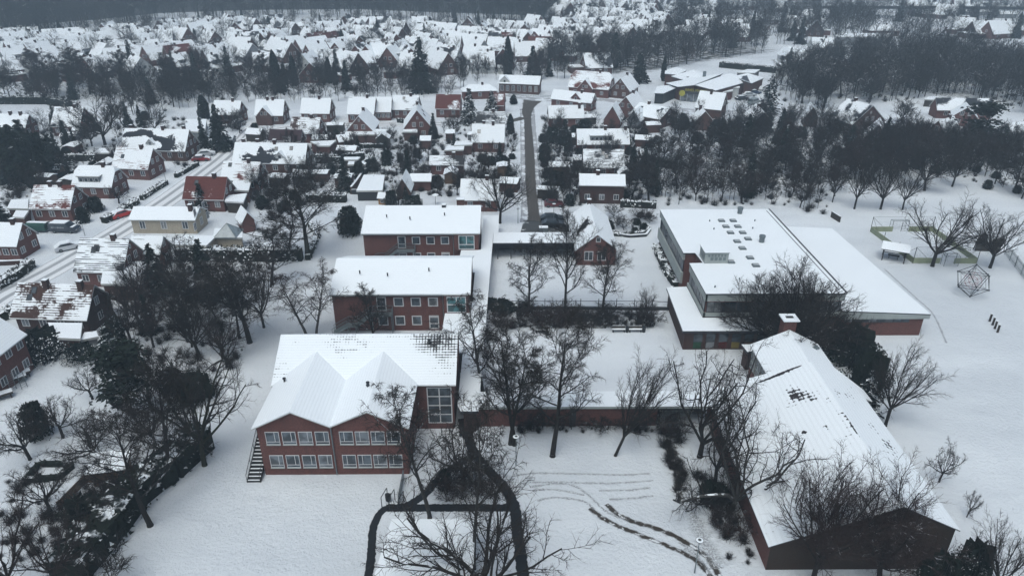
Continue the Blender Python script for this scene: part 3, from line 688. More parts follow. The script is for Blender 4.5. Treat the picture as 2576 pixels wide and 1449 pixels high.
for i in range(7): b = MB(); b.box(-.07, .07, -.07, .07, 0, 2.87); b.build('post', ['metal_dark'], r, (-1.6 + i * 2.3 - cx, 114.2 - cy, 0))
occ_rect(-2, 12, 114, 118)
r, cx, cy = world_flat('walkway_building', 'long low flat-roofed brick wing between the front school block and the lower hall', 'corridor building', [(-5.1, 66.9), (23.3, 66.85), (23.3, 69.9), (-5.1, 69.9)], 3.02, None, 'concrete', .32)
b = MB(); b.box(-5.0 - cx, 17.3 - cx, 67.25 - cy, 69.6 - cy, 0, 2.7); b.build('wall', ['brick'], r)
b = MB(); b.box(7.2 - cx, 7.9 - cx, 67.1 - cy, 67.24 - cy, 0, 2.69); b.build('door', ['metal_dark'], r)
b = MB(); b.box(17.4 - cx, 23.2 - cx, 69.4 - cy, 69.6 - cy, 0, 2.7); b.build('back_wall', ['metal_dark'], r)
b = MB()
for i in range(24): b.bar((17.6 + i * .16 - cx, 67.3 - cy, .1), (17.6 + i * .16 - cx, 67.3 - cy, 2.1), .03)
b.bar((17.5 - cx, 67.3 - cy, 2.1), (21.5 - cx, 67.3 - cy, 2.1), .05); b.build('railing', ['concrete'], r); occ_rect(-5, 23, 66.8, 70)
# gabled house beside the yard
hp = gable('narrow gabled brick house with dark bare patch on its roof beside the school yard', (1446, 627), (1556, 627), 587, 15.5, he=3.0, wall='brick', roof='roof_slid', front=0, gable=0, chim=((.47, 0),), trim='white', cat='small house')
hrx = -15.5 / 2 - .03
for u, z, w_, h_ in ((0.2, 4.3, .8, .9), (0.9, .9, 1.5, 1.7), (-1.3, .9, 1.5, 1.7)): window(hp, hrx, -u, z, -R(90), w_, h_, (.5,) if w_ > 1 else (), (), .1)
b = MB(); tp_ = math.tan(.61)
# gym
gx, gy = 37, 103; gym = empty('sports_hall', (gx, gy, 0), 0, 'large flat-roofed two-level school hall with pale fascia, window bands, skylights and roof box', 'school hall'); occ_rect(27, 59, 84, 119)
def rl(*p): return [(a - gx, c - gy) for a, c in p]
b = MB(); b.prism(rl((27.6, 119.5), (46.4, 119.5), (46.4, 87.6), (27.6, 87.6), (27.6, 97), (29.4, 97), (29.2, 101), (27.6, 101)), 0, 6.9); b.build('wall', ['brick'], gym)
b = MB(); b.prism(rl((27.2, 119.8), (46.7, 119.8), (46.7, 87.1), (27.25, 87.1), (27.25, 97.1), (29.3, 97.2), (29.0, 100.8), (27.2, 100.8)), 6.82, 7.0, 1, 0); b.build('roof', ['snow', 'trim_dark'], gym)
b = MB(); b.box(46.56 - gx, 46.74 - gx, 87.14 - gy, 119.75 - gy, 7.003, 7.12); b.build('parapet_edge', ['trim_dark'], gym); b = MB(); b.box(45.9 - gx, 46.0 - gx, 88 - gy, 119 - gy, 7.003, 7.05); b.build('roof_seam', ['trim_dark'], gym)
b = MB()
b.box(27.32 - gx, 46.6 - gx, 87.2 - gy, 87.58 - gy, 5.75, 6.80); b.box(27.3 - gx, 27.58 - gx, 87.2 - gy, 97 - gy, 5.75, 6.80); b.box(27.25 - gx, 27.58 - gx, 101 - gy, 119.6 - gy, 5.75, 6.80); b.box(46.42 - gx, 46.6 - gx, 87.58 - gy, 119.6 - gy, 5.6, 6.8)
b.build('fascia', ['concrete'], gym)
b = MB(); b.box(27.3 - gx, 46.55 - gx, 87.25 - gy, 87.58 - gy, 3.35, 3.85); b.box(27.25 - gx, 27.58 - gx, 87.25 - gy, 97 - gy, 3.35, 3.85); b.box(27.2 - gx, 27.58 - gx, 101 - gy, 119.6 - gy, 1.7, 3.6); b.build('panel_band', ['concrete'], gym)
def band(x0, y0, x1, y1, z0, z1, n, nx, ny, rail=False):
    """glazed band with mullions along a wall; (nx,ny) outward"""
    for k in range(n):
        a = Vector((x0 + (x1 - x0) * k / n, y0 + (y1 - y0) * k / n, 0)); c = Vector((x0 + (x1 - x0) * (k + 1) / n, y0 + (y1 - y0) * (k + 1) / n, 0)); m = (a + c) / 2; w = (c - a).length - .05
        rz = math.atan2(ny, nx) + R(90); window(gym, m.x - gx, m.y - gy, z0, rz, w, z1 - z0, (.5,), (), .09, frame='trim_dark', pane='glass')
band(27.7, 87.5, 46.4, 87.5, 3.87, 5.73, 9, 0, -1); band(27.5, 96.8, 27.5, 87.7, 3.87, 5.73, 6, -1, 0); band(27.5, 119.3, 27.5, 101.2, 3.62, 5.73, 12, -1, 0)
b = MB(); b.box(27.7 - gx, 46.4 - gx, 87.36 - gy, 87.45 - gy, 5.62, 5.74); b.build('blind_rail', ['red_paint'], gym)
# annex
an = [(46.45, 87.6), (58.6, 87.6), (57.9, 118.3), (46.45, 118.3)]
b = MB(); b.prism(rl(*an), 0, 2.86); b.build('annex_wall', ['brick'], gym)
def sloped(name, pts, mats, z):  # slab sloping to the right
    b = MB(); n = len(pts); zz = [z - (p[0] - 46.5) * .045 for p in pts]
    t = [(p[0] - gx, p[1] - gy, q) for p, q in zip(pts, zz)]; lo = [(p[0], p[1], p[2] - .18) for p in t]; l2 = [(p[0], p[1], 2.87) for p in t]
    b.face(t, 0)
    for i in range(n): j = (i + 1) % n; b.face([lo[i], lo[j], t[j], t[i]], 1); b.face([l2[i], l2[j], lo[j], lo[i]], 2)
    b.face(l2[::-1], 2); b.build(name, mats, gym)
sloped('annex_roof', [(46.72, 87.2), (59.15, 87.2), (58.2, 118.9), (46.72, 118.9)], ['snow', 'trim_dark', 'concrete'], 4.2)
for k in range(8): window(gym, 48.0 + k * 1.15 - gx, 87.57 - gy, 2.15, 0, 1.1, .68, (), (), .07, frame='trim_dark', pane='glass')
# low front part
b = MB(); b.prism(rl((24.1, 84.0), (38, 84.0), (38, 87.55), (27.55, 87.55), (27.55, 96.6), (24.5, 96.6)), 0, 2.85); b.build('entrance_wall', ['brick_dark'], gym)
b = MB(); b.prism(rl((23.7, 83.55), (38.2, 83.5), (38.2, 87.22), (27.28, 87.22), (27.22, 96.9), (24.1, 96.6)), 2.86, 3.2, 1, 0); b.build('entrance_roof', ['snow', 'trim_dark'], gym)
for k, mt in enumerate(['dull_green', 'grey_wall', 'dull_red', 'dull_yellow', 'wood', 'dull_green']):
    b = MB(); b.box(-.55, .55, -.06, 0, .25, 1.2); b.box(-.6, .6, -.08, -.01, 1.25, 2.5, 1); b.build('panel', [mt, 'glass'], gym, (26.0 + k * 1.75 - gx, 83.98 - gy, 0))
# roof box and skylights
b = MB(); b.box(-1.75, 1.75, -1.5, 1.5, 0, 1.7, 0, 1); b.box(-1.85, 1.85, -1.6, 1.6, 1.68, 1.78, 2, 1)
for k in range(4): b.box(-.9 + k * .62, -.9 + k * .62 + .42, -1.53, -1.49, .5, 1.0, 2)
for k in range(6): b.box(-1.3 + k * .48, -1.3 + k * .48 + .28, -1.53, -1.49, 1.1, 1.45, 2)
for k in range(3): b.box(-1.54 - .24, -1.74, -1.2 + k * .8, -.7 + k * .8, .5, 1.3, 2)
pc = P(1801, 663, 7); b.build('roof_plant_box', ['concrete', 'snow', 'metal'], gym, (pc.x - gx, pc.y + 1.5 - gy, 7.0))
for x, y in ((294, 378), (382, 378), (327, 422), (417, 422), (362, 468), (454, 468), (494, 515), (412, 534), (452, 586), (509, 657), (553, 715), (365, 688)):
    p = P(1717 + x / 3, 429.3 + y / 3, 7.1); b = MB(); b.box(-.52, .52, -.48, .48, 0, .18, 0, 0); b.box(-.44, .44, -.40, .40, .18, .30, 0, 1); b.build('skylight', ['metal', 'pale_metal'], gym, (p.x - gx, p.y - gy, 7.0))
for x, y in ((432, 320), (597, 535)):
    p = P(1717 + x / 3, 429.3 + y / 3, 7.1); b = MB(); b.tube((0, 0, 0), (0, 0, .75), .42, .42, 12, cap=True); b.tube((0, 0, .8), (0, 0, 1.15), .5, .5, 12, 0, cap=True); b.build('roof_vent', ['metal'], gym, (p.x - gx, p.y - gy, 7.0))
for x, y in ((205, 380), (237, 440), (546, 378), (530, 434), (245, 877), (430, 818)):
    p = P(1717 + x / 3, 429.3 + y / 3, 7.1); b = MB(); b.tube((0, 0, 0), (0, 0, .3), .12, .1, 8, cap=True); b.build('roof_drain', ['metal'], gym, (p.x - gx, p.y - gy, 7.0))
# lower hall
hx, hy = 33, 60; hall = empty('gymnasium', (hx, hy, 0), 0, 'long brick hall with wide snowy roof and blank dark front gable at lower right', 'hall building'); occ_rect(23, 41, 46, 77)
def hl(*p): return [(a - hx, c - hy, z) for a, c, z in p]
b = MB()
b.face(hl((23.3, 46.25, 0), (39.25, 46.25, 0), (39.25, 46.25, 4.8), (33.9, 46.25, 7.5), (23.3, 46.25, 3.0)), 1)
b.face(hl((23.35, 66.2, 0), (23.3, 46.25, 0), (23.3, 46.25, 3.0), (23.35, 66.2, 3.0)), 0)
b.face(hl((39.25, 46.25, 0), (39.3, 68.5, 0), (39.3, 68.5, 4.8), (39.25, 46.25, 4.8)), 0)
b.face(hl((30.6, 68.5, 0), (23.4, 68.5, 0), (23.4, 68.5, 3.0), (30.6, 68.5, 6.0)), 0)
b.face(hl((30.6, 76.2, 0), (30.6, 67.2, 0), (30.6, 67.2, 5.3), (30.6, 76.2, 5.3)), 0)
b.face(hl((38.4, 76.2, 0), (30.6, 76.2, 0), (30.6, 76.2, 5.3), (34.9, 76.2, 7.2), (38.4, 76.2, 5.4)), 0)
b.face(hl((38.4, 66.2, 0), (38.4, 76.2, 0), (38.4, 76.2, 5.4), (38.4, 66.2, 5.4)), 0)
b.build('wall', ['brick', 'brick_gable'], hall)
roof_polys('roof', [hl((23.0, 46.0, 2.95), (33.9, 46.0, 7.58), (34.55, 68.7, 7.58), (23.25, 69.9, 2.95)), hl((33.9, 46.0, 7.58), (39.5, 46.0, 4.75), (40.0, 68.7, 4.75), (34.55, 68.7, 7.58))], ['roof_hall', 'trim_dark'], hall, t=.2)
roof_polys('rear_roof', [hl((30.2, 68.7, 5.2), (34.55, 68.7, 7.25), (34.9, 76.5, 7.25), (30.3, 76.5, 5.15)), hl((34.55, 68.7, 7.25), (38.6, 68.7, 5.2), (38.8, 76.5, 5.2), (34.9, 76.5, 7.25))], ['roof_clean', 'trim'], hall, t=.2)
roof_polys('side_roof', [hl((37.6, 66.8, 5.3), (41.2, 66.2, 3.9), (41.2, 68.4, 3.9), (38.4, 71.8, 5.25))], ['snow', 'trim'], hall, t=.2)
b = MB(); b.box(39.35 - hx, 40.9 - hx, 66.7 - hy, 68.2 - hy, 0, 3.8); b.build('side_wall', ['brick'], hall)
b = MB(); b.box(34.2 - hx, 35.7 - hx, 76.6 - hy, 78.0 - hy, 0, 8.6); b.box(33.95 - hx, 35.95 - hx, 76.35 - hy, 78.25 - hy, 8.6, 8.75, 1, 1); b.box(34.5 - hx, 35.4 - hx, 77.1 - hy, 77.5 - hy, 8.76, 8.85, 2); b.build('chimney', ['brick', 'snow', 'metal_dark'], hall)
for k in range(4): window(hall, 30.57 - hx, 75.2 - k * 1.9 - hy, 2.4, -R(90), 1.6, 2.6, (.5,), (.4,), .13, frame='concrete', pane='glass')
b = MB(); b.box(-.4, .4, -.15, .15, .1, .3); b.tube((0, 0, 0), (0, 0, .5), .22, .22, 10, cap=True); b.build('roof_vent', ['metal'], hall, (37.6 - hx, 74.4 - hy, 5.9))
flatbox('porch', 'small flat snowy porch roof by the left rear corner of the lower hall', 'porch', [(1865, 866), (1905, 866), (1915, 880), (1880, 885)], 3.0, 'brick_dark', 'trim_dark')
flatbox('low_building', 'flat-roofed low building cut by the bottom edge of the picture, roof fully under snow', 'building', [(985, 1305), (1195, 1305), (1190, 1500), (925, 1500)], 3.2, 'brick_dark', 'trim')

# ------------------------------------------------------------------ houses of the near and middle ground
def r1(x, y): return (x / 3, y / 3)
def r2(x, y): return (858.7 + x / 3, y / 3)
def r3(x, y): return (1717.3 + x / 3, y / 3)
def rb4(x, y): return (x / 3, 429.3 + y / 3)
G1 = 'houses along the snowy street at left'
eave('long duplex left of the street, dark band of bare tiles across its roof', (302, 380), (466, 383), 323, wall='brick_brown', roof='roof_band', chim=((-.42, .1), (.1, 0), (.42, .1)), front=6, gable=3, gdorm=((-.8, 1.8, .18, 'white_wall'),), group=G1)
eave('house with stepped red bare patches and chimney, second below the long duplex', (279, 425), (372, 429), 370, roof='roof_patch_red', sky=1, group=G1)
eave('half-hipped house with wide flat-roofed dormer of three windows', (178, 472), (281, 474), 415, roof='roof_lines', half=.3, dorm=((-.6, 4.6, .12),), gable=2, group=G1)
eave('house with white snow lines, bare red patch in mid roof and little glazed porch', (72, 528), (177, 529), 464, roof='roof_patch_red', chim=((-.1, 0), (.15, 0)), gable=2, group=G1)
bh = eave('long sand-coloured bungalow with snowy roof between the street and the garden pyramid', (323, 558), (492, 559), 521, he=2.9, pitch=R(28), wall='brick_pale', roof='roof_clean', name='bungalow', front=3, gable=3, chim=((.4, -.3),), wh=1.5, group=G1)
eave('house with mostly bare bright red roof behind the round dark conifer', (458, 504), (563, 506), 443, roof='roof_mostly_red', sky=2, group=G1)
eave('red-roofed house half cleared of snow behind the bright red roof house', (553, 455), (647, 458), 405, roof='roof_patch_red', sky=1, group=G1)
eave('long duplex right of the street, dark bare hollow in its snowy roof', (583, 412), (767, 415), 358, wall='brick_brown', roof='roof_hollow', chim=((-.4, .1), (-.2, .1), (.05, 0)), front=6, gable=3, gdorm=((2.6, 2.0, .15, 'white_wall'),), sky=2, group=G1)
eave('small house with dark purple roof and one square snow patch', (675, 357), (757, 358), 325, roof='roof_mostly_dark', chim=(), gable=1, group=G1)
eave('house with brown-red tiles showing at its lower roof, behind the purple roof', (727, 337), (800, 339), 294, roof='roof_patch_brown', group=G1)
eave('snow-roofed house with central brick front gable and paired windows', (639, 293), (712, 293), 249, wall='brick_brown', cross=((-1.0, 4.2, 1.4, 2.9),), chim=((-.1, 0), (.1, 0)), front=2)
eave('white-roofed house left of the central front-gable house, van parked beside', (531, 290), (600, 292), 252, roof='roof_clean')
eave('square snow-roofed house with single chimney right of the central front-gable house', (754, 287), (829, 288), 246, roof='roof_clean', chim=((.1, 0),))
eave('brick house with dark bare corner and flat side roof at far left behind bare trees', (126, 321), (200, 322), 268, roof='roof_patch_dark', wall='brick')
eave('two-chimneyed house at the left picture edge below the wooded belt', (-14, 321), (64, 323), 286, roof='roof_clean', chim=((-.1, 0), (.25, 0)))
eave('house cut by the left picture edge with four white gable windows beside the green trailer', (-30, 621), (42, 623), 558, he=3.0, roof='roof_clean', gable=2)
eave('black-tiled house with snow in rows and two large roof windows by the street', (184, 687), (310, 689), 598, he=3.0, roof='roof_lined_dark', sky=3, gable=2)
eave('taller house joined behind the black-tiled one, pale gable boards', (322, 640), (403, 642), 591, he=3.2, roof='roof_lines', gable=1, chim=())
eave('long house with brown tiles showing through melting snow and open timber gable', (22, 799), (218, 806), 708, he=3.0, roof='roof_patch_brown', wall='brick_dark', sky=2, chim=((-.12, -.1), (.36, -.1)), front=4, gable=1, oh=.6)
flatbox('house_extension', 'big flat snow-covered extension in front of the black-tiled house', 'extension', [(262, 658), (372, 657), (353, 714), (253, 714)], 3.0, 'brick_brown')
flatbox('garage', 'flat snowy garage roof below the brown-tiled house', 'garage', [(120, 811), (207, 812), (202, 852), (113, 848)], 2.7, 'brick_dark')
flatbox('garden_shed', 'small white box shed right of the flat garage', 'shed', [(212, 836), (243, 832), (247, 846), (203, 855)], 2.2, 'grey_wall')
flatbox('garage', 'flat snowy garage left of the porch house with snow lines', 'garage', [(28, 502), (72, 500), (70, 525), (17, 524)], 2.6, 'brick_brown')
flatbox('garage', 'low flat roof below the left garage, beside the trailer', 'garage', [(40, 529), (72, 530), (60, 547), (31, 545)], 2.4, 'brick_brown')
flatbox('carport', 'flat carport roof left of the second house from the duplex', 'carport', [(252, 373), (284, 371), (279, 385), (234, 385)], 2.5, 'wood_dark')
flatbox('house_extension', 'two-step flat snow roof behind the sand-coloured bungalow', 'extension', [(462, 592), (545, 593), (520, 617), (430, 615)], 2.9, 'brick_pale')
flatbox('house_extension', 'flat roof with glass pyramid in the garden right of the bungalow', 'extension', [(540, 574), (610, 576), (610, 598), (535, 597)], 2.8, 'brick_pale')
flatbox('porch', 'white terrace roof on thin posts at the right of the bright red roof house', 'porch', [(570, 492), (622, 486), (612, 509), (565, 506)], 2.6, 'wood_dark', 'white')
flatbox('house_extension', 'stepped white flat roofs between the two red-roofed houses', 'extension', [(586, 455), (632, 455), (625, 480), (580, 478)], 2.8, 'brick')
gable('little brick garden shed with pointed gable beside the bungalow garden', (604, 560), (645, 552), 528, 4, he=2.3, front=0, gable=0, chim=(), wall='brick', name='garden_shed', cat='shed')
flatbox('carport', 'pale flat carport left of the dark purple roof house', 'carport', [(466, 300), (520, 300), (515, 333), (466, 330)], 2.4, 'grey_wall')
# house whose long wall runs off the left edge near the bottom
pa, pb_ = P(87, 927), P(-25, 1022); dd_ = (pb_ - pa).normalized(); nn = Vector((-dd_.y, dd_.x, 0)); nn = -nn if nn.x > 0 else nn
cc_ = (pa + pb_) / 2 + nn * 4.5
house('brick house cut by the left picture edge with slanting roof line and six white windows', cc_.x, cc_.y, math.atan2(dd_.y, dd_.x) + math.pi * 0, (pb_ - pa).length, 9, 5.2, R(40), wall='brick', front=4, gable=1)
G2 = 'houses of the middle street'
eave('house with red tiles showing at left edge of its white roof', (872, 289), (941, 290), 243, roof='roof_lines', group=G2)
eave('snow-roofed wing joined right of the red-edged house', (943, 284), (984, 284), 243, roof='roof_clean', chim=(), group=G2)
eave('house with dark melted patches around two roof windows and round-topped porch', (985, 278), (1051, 279), 239, roof='roof_patch_dark', sky=1, group=G2)
eave('house with almost bare dark red roof and white snow rim at the gutter', (1094, 276), (1157, 277), 237, roof='roof_mostly_red', chim=(), sides=(2, 0), group=G2)
gable('brick gable house with two windows behind a long flat snowy porch roof', (870, 328), (940, 328), 290, 10, group=G2)
gable('brick gable house with two windows and awning, right of the matching gable house', (1013, 323), (1089, 321), 274, 10, sky=2, group=G2)
flatbox('porch', 'long flat snowy porch roof in front of the left gable house', 'porch', [(872, 325), (978, 325), (966, 338), (866, 340)], 2.6, 'brick_brown')
flatbox('porch', 'small snowy awning in front of the right gable house', 'porch', [(1015, 323), (1050, 323), (1050, 332), (1013, 332)], 2.6, 'brick_brown')
eave('house with fine dark snow lines tucked behind the double-chimney white roof', (1197, 312), (1271, 312), 280, roof='roof_lined_dark', chim=((.1, 0),), group=G2)
eave('white-roofed brick house with two chimneys right beside the dark road', (1185, 360), (1269, 361), 311, roof='roof_clean', chim=((-.15, .1), (.15, 0)), sides=(2, 0), sky=1, group=G2)
flatbox('garage', 'stepped flat garage roofs left of the two-chimney house by the road', 'garage', [(1146, 356), (1190, 353), (1188, 364), (1142, 366)], 2.7, 'brick_brown')
flatbox('garage', 'lower flat roof in front of the stepped garage roofs', 'garage', [(1126, 367), (1168, 367), (1166, 377), (1118, 378)], 2.4, 'brick_brown')
eave('house with black and white striped snow roof behind the dark garden tree', (1079, 417), (1168, 418), 390, he=2.7, roof='roof_lined_dark', sides=(2, 1))
eave('brick house with faintly lined snow roof behind the two big bare trees beside the road', (1156, 507), (1254, 508), 450, he=2.7, pitch=R(40), roof='roof_lines', sides=(2, 1))
gable('steep white tent-shaped roof of a garden house above the trampoline', (993, 477), (1034, 477), 442, 6, he=2.2, front=0, gable=0, chim=(), wall='brick_brown', name='garden_house', cat='garden house')
flatbox('garage', 'wide flat snowy garage roof beside the curved garden wall', 'garage', [(915, 440), (968, 440), (962, 479), (896, 480)], 2.4, 'metal_dark')
eave('house with low white roof in the garden left of the big road-side trees', (1030, 460), (1085, 460), 437, he=2.4, pitch=R(35), roof='roof_clean', chim=(), sides=(1, 0))
flatbox('carport', 'first of two small flat snowy carports behind the long clipped hedge', 'carport', [(866, 395), (907, 395), (900, 402), (862, 402)], 2.3, 'wood_dark')
flatbox('carport', 'second, lower of two flat snowy carports, open front', 'carport', [(877, 406), (925, 406), (918, 414), (874, 414)], 2.3, 'metal_dark')
eave('brick garage house with square white roof left of the tent-shaped roofs', (845, 382), (895, 383), 370, he=2.5, pitch=R(25), roof='roof_clean', chim=(), sides=(1, 0), wall='brick_brown')
flatbox('house_extension', 'flat-roofed brick annexe with tall square chimney stack', 'extension', [(780, 356), (846, 353), (830, 367), (800, 367)], 3.0, 'brick')
eave('small house with crooked white roofs right of the brick annexe', (852, 361), (890, 356), 338, he=2.6, pitch=R(38), roof='roof_clean', chim=(), sides=(1, 0))
b0 = eave('long low hall with white pilasters and arched entrance beyond the junction', (1253, 212), (1357, 216), 190, he=3.6, pitch=R(38), roof='roof_clean', wall='brick_brown', front=7, gable=0, chim=(), name='village_hall', cat='hall', wh=1.9, gdorm=((-5, 3.2, .0, 'white_wall'),))
eave('low white hipped roof behind the two snowy conifers', (1163, 234), (1252, 231), 213, he=2.8, pitch=R(32), roof='roof_clean', hip=True, chim=((.1, 0),))
eave('dark bare red roof to the right of the two snowy conifers', (1228, 267), (1268, 268), 233, roof='roof_mostly_red', chim=(), sides=(1, 0))
# right of the road
eave('wide snow-roofed house right of the junction, behind its twin', (1384, 250), (1488, 262), 229, roof='roof_clean', gable=2, gdorm=((1.5, 3.0, .05, 'brick'),))
eave('broad snow-roofed house nearest the junction with a crack in its snow', (1380, 300), (1470, 299), 264, roof='roof_clean', gable=1, sides=(3, 1), chim=((.4, -.2),))
eave('large villa with half-hipped white roof, red ridge tiles and two eyelet dormers', (1428, 220), (1532, 228), 179, he=3.2, pitch=R(48), roof='roof_patch_red', half=.4, cross=((-1, 5, 1.0, 3.0),), sky=1, gable=2, name='villa', cat='villa')
gable('brown brick gable house left of the shop roofs', (1533, 224), (1586, 229), 195, 10, wall='brick_brown', gable=2)
gable('white-edged gable house with two upper windows above a grey timber gable', (1547, 270), (1600, 276), 241, 9, gable=2)
gable('small grey boarded gable in front of the white-edged gable house', (1575, 299), (1612, 303), 274, 6, he=2.6, wall='grey_wall', gable=1, chim=())
gable('steep gable of red brick left of the grey boarded gable', (1516, 300), (1563, 303), 263, 7, he=2.6, gable=0, chim=())
gable('house with solar strips in a turned snow roof right of the grey gable', (1658, 301), (1707, 285), 271, 10, wall='brick_brown', sky=3, gable=1)
eave('long house with flat dormer terrace on a white roof behind the striped roof', (1452, 366), (1585, 365), 323, he=2.8, roof='roof_clean', chim=((.05, 0), (.45, 0)), dorm=((-.6, 5.5, .12),), sides=(4, 0))
eave('house with evenly striped snow roof and skylights in the middle of the right gardens', (1467, 424), (1571, 425), 374, he=2.8, roof='roof_lined_dark', chim=(), sky=2, sides=(3, 0))
eave('brown brick house with smooth snow roof and dark garage door above the small gabled house', (1457, 470), (1574, 472), 438, he=4.2, pitch=R(35), roof='roof_clean', wall='brick_dark', sides=(3, 0), chim=((-.1, 0),))
flatbox('garage', 'small flat white garage roof right of the striped roof', 'garage', [(1574, 399), (1614, 399), (1614, 410), (1571, 410)], 2.5, 'brick_brown')
eave('tall square brick house before the shop, small brick gable at its foot', (1747, 273), (1814, 280), 231, he=5.0, pitch=R(42), roof='roof_clean', wall='brick_brown', chim=((-.05, -.1),), sides=(2, 2))
gable('small brick gable porch with white eaves at the foot of the tall square house', (1748, 303), (1796, 303), 277, 5, he=3.0, gable=0, front=0, chim=((.3, .2),), wall='brick_brown', name='porch_gable', cat='porch')
gable('turned house with three solar strips on its white roof beside the spruce', (1890, 308), (1948, 309), 280, 10, wall='brick_brown', gable=0, sky=3)
gable('white roof tip showing between bare trees right of the solar-strip house', (2022, 294), (2062, 296), 264, 6, wall='brick_brown', gable=0, chim=())
gable('big half-hidden gable house with dark slope at left and small square windows', (2143, 312), (2228, 303), 264, 9, he=3.4, half=.0, wall='brick_brown', roof='roof_patch_dark', gable=2)
gable('lower pointed gable in front of the big gable house among the trees', (2171, 345), (2238, 352), 310, 8, he=2.8, wall='brick_brown', gable=1, chim=())
eave('long dark-ridged snow roof behind the twin-window gable at right', (2357, 279), (2500, 282), 246, he=2.8, roof='roof_patch_dark', sides=(3, 0), chim=())
gable('brick gable with five white windows in front of the long dark-ridged roof', (2395, 291), (2462, 297), 268, 7, he=2.9, gable=2, front=1, chim=())
gable('brick gable half hidden behind bare trees left of the big pine', (2331, 326), (2380, 336), 300, 8, wall='brick', gable=1)
gable('grey gable house at the right edge beyond the big pine', (2500, 330), (2556, 345), 308, 9, wall='grey_wall', gable=1)
gable('lower grey gable in front of the grey house at the right edge', (2498, 350), (2540, 362), 330, 5, he=2.4, wall='grey_wall', gable=0, chim=())
flatbox('garden_shed', 'dark shed with snowy roof left of the long dark-ridged roof', 'shed', [(2336, 243), (2362, 243), (2358, 252), (2325, 250)], 2.4, 'wood_dark')
# shop
shop = empty('supermarket', P(1780, 235), 0, 'low sprawling shop with wide gently gabled snow roofs and yellow lettering on a dark front', 'shop'); so_ = Vector(shop.location)
def sroof(name, pts, z, mats=('snow', 'trim_dark'), t=.35, wall='brick_brown', zw=None):
    ps = []
    for p in pts:
        q = P(p[0], p[1], p[2] if len(p) > 2 else z) - so_; ps.append((q.x, q.y, q.z))
    ar = sum(ps[i][0] * ps[(i + 1) % len(ps)][1] - ps[(i + 1) % len(ps)][0] * ps[i][1] for i in range(len(ps)))
    if ar < 0: ps = ps[::-1]
    roof_polys(name, [ps], list(mats), shop, t)
    if wall:
        cx = sum(p[0] for p in ps) / len(ps); cy = sum(p[1] for p in ps) / len(ps); b = MB(); qs = [(cx + (p[0] - cx) * .93, cy + (p[1] - cy) * .93, p[2]) for p in ps]
        for i in range(len(qs)): a, c = qs[i], qs[(i + 1) % len(qs)]; b.face([(a[0], a[1], 0), (c[0], c[1], 0), (c[0], c[1], c[2]), (a[0], a[1], a[2])])
        b.build('wall', [wall], shop)
def z7(x, y, z): return (1588.6 + x / 6, 154.6 + y / 6, z)
sroof('front_roof', [z7(700, 400, 4.2), z7(950, 372, 5.2), z7(1380, 200, 5.2), z7(1100, 240, 4.2), z7(520, 345, 3.6)], 4)
sroof('front_roof', [z7(965, 375, 5.2), z7(1270, 455, 3.9), z7(1830, 300, 3.9), z7(1480, 195, 5.2)], 4)
sroof('side_roof', [z7(1710, 310, 5.0), z7(1815, 345, 3.8), z7(2000, 265, 3.8), z7(1750, 195, 5.0), z7(1540, 240, 4.2)], 4)
sroof('back_roof', [z7(600, 240, 4.0), z7(930, 145, 5.0), z7(1075, 190, 4.2), z7(1070, 275, 4.0), z7(800, 300, 4.0)], 4)
sroof('back_roof', [z7(505, 160, 4.0), z7(680, 100, 4.6), z7(830, 150, 4.0), z7(700, 215, 4.0), z7(500, 200, 4.0)], 4)
sroof('left_roof', [z7(345, 495, 3.2), z7(480, 500, 3.2), z7(700, 405, 3.2), z7(560, 375, 3.2), z7(380, 400, 3.2)], 3, wall='metal_dark')
a = P(*z7(700, 420, 3.6)) - so_; c = P(*z7(1240, 470, 3.4)) - so_
fa = math.atan2(c.y - a.y, c.x - a.x); mid = (a + c) / 2
b = MB(); b.box(-5.5, 4, -.3, 0, 2.6, 3.6, 0); b.build('fascia', ['trim_dark'], shop, (mid.x, mid.y - 1.6, 0), fa)
b = MB(); b.box(-5.3, 3.6, -.1, 0, .2, 2.5, 0); b.build('shop_window', ['curtain'], shop, (mid.x, mid.y - 1.5, 0), fa)
for k in range(5): b = MB(); b.box(-.06, .06, -.16, 0, .1, 2.6); b.build('window_post', ['white'], shop, (mid.x - 5 * math.cos(fa) + k * 2.1 * math.cos(fa), mid.y - 1.55 + (-5 + k * 2.1) * math.sin(fa), 0), fa)
b = MB(); b.box(1.3, 2.6, -.35, -.1, 0, 2.6); b.build('red_column', ['red_paint'], shop, (mid.x, mid.y - 1.55, 0), fa)
b = MB(); b.tube((0, 0, 0), (0, -.2, 0), .95, .95, 20, cap=True); b.build('round_sign', ['yellow'], shop, (mid.x - 4.8, mid.y - 1.9, 3.1), fa)
def text(name, s, size, mat, parent, loc, rz, ext=.02, tilt=R(90)):
    cu = bpy.data.curves.new(name, 'FONT'); cu.body = s; cu.size = size; cu.extrude = ext; cu.align_x = 'CENTER'; cu.materials.append(M[mat])
    tmp = bpy.data.objects.new(name, cu); COL.objects.link(tmp); dg = bpy.context.evaluated_depsgraph_get(); me = bpy.data.meshes.new_from_object(tmp.evaluated_get(dg)); bpy.data.objects.remove(tmp); bpy.data.curves.remove(cu)
    o = link(name, me, parent, loc, rz); o.rotation_euler = (tilt, 0, rz); return o
text('shop_lettering', 'BINES MARKT', 1.15, 'yellow', shop, (mid.x - .4, mid.y - 1.95, 3.55), fa)
b = MB(); b.box(-.5, .5, -.3, .3, 0, 2.2); b.build('roof_vent', ['metal'], shop, tuple(P(*z7(1095, 250, 4.3)) - so_)); OCC.append((so_.x, so_.y, 26))
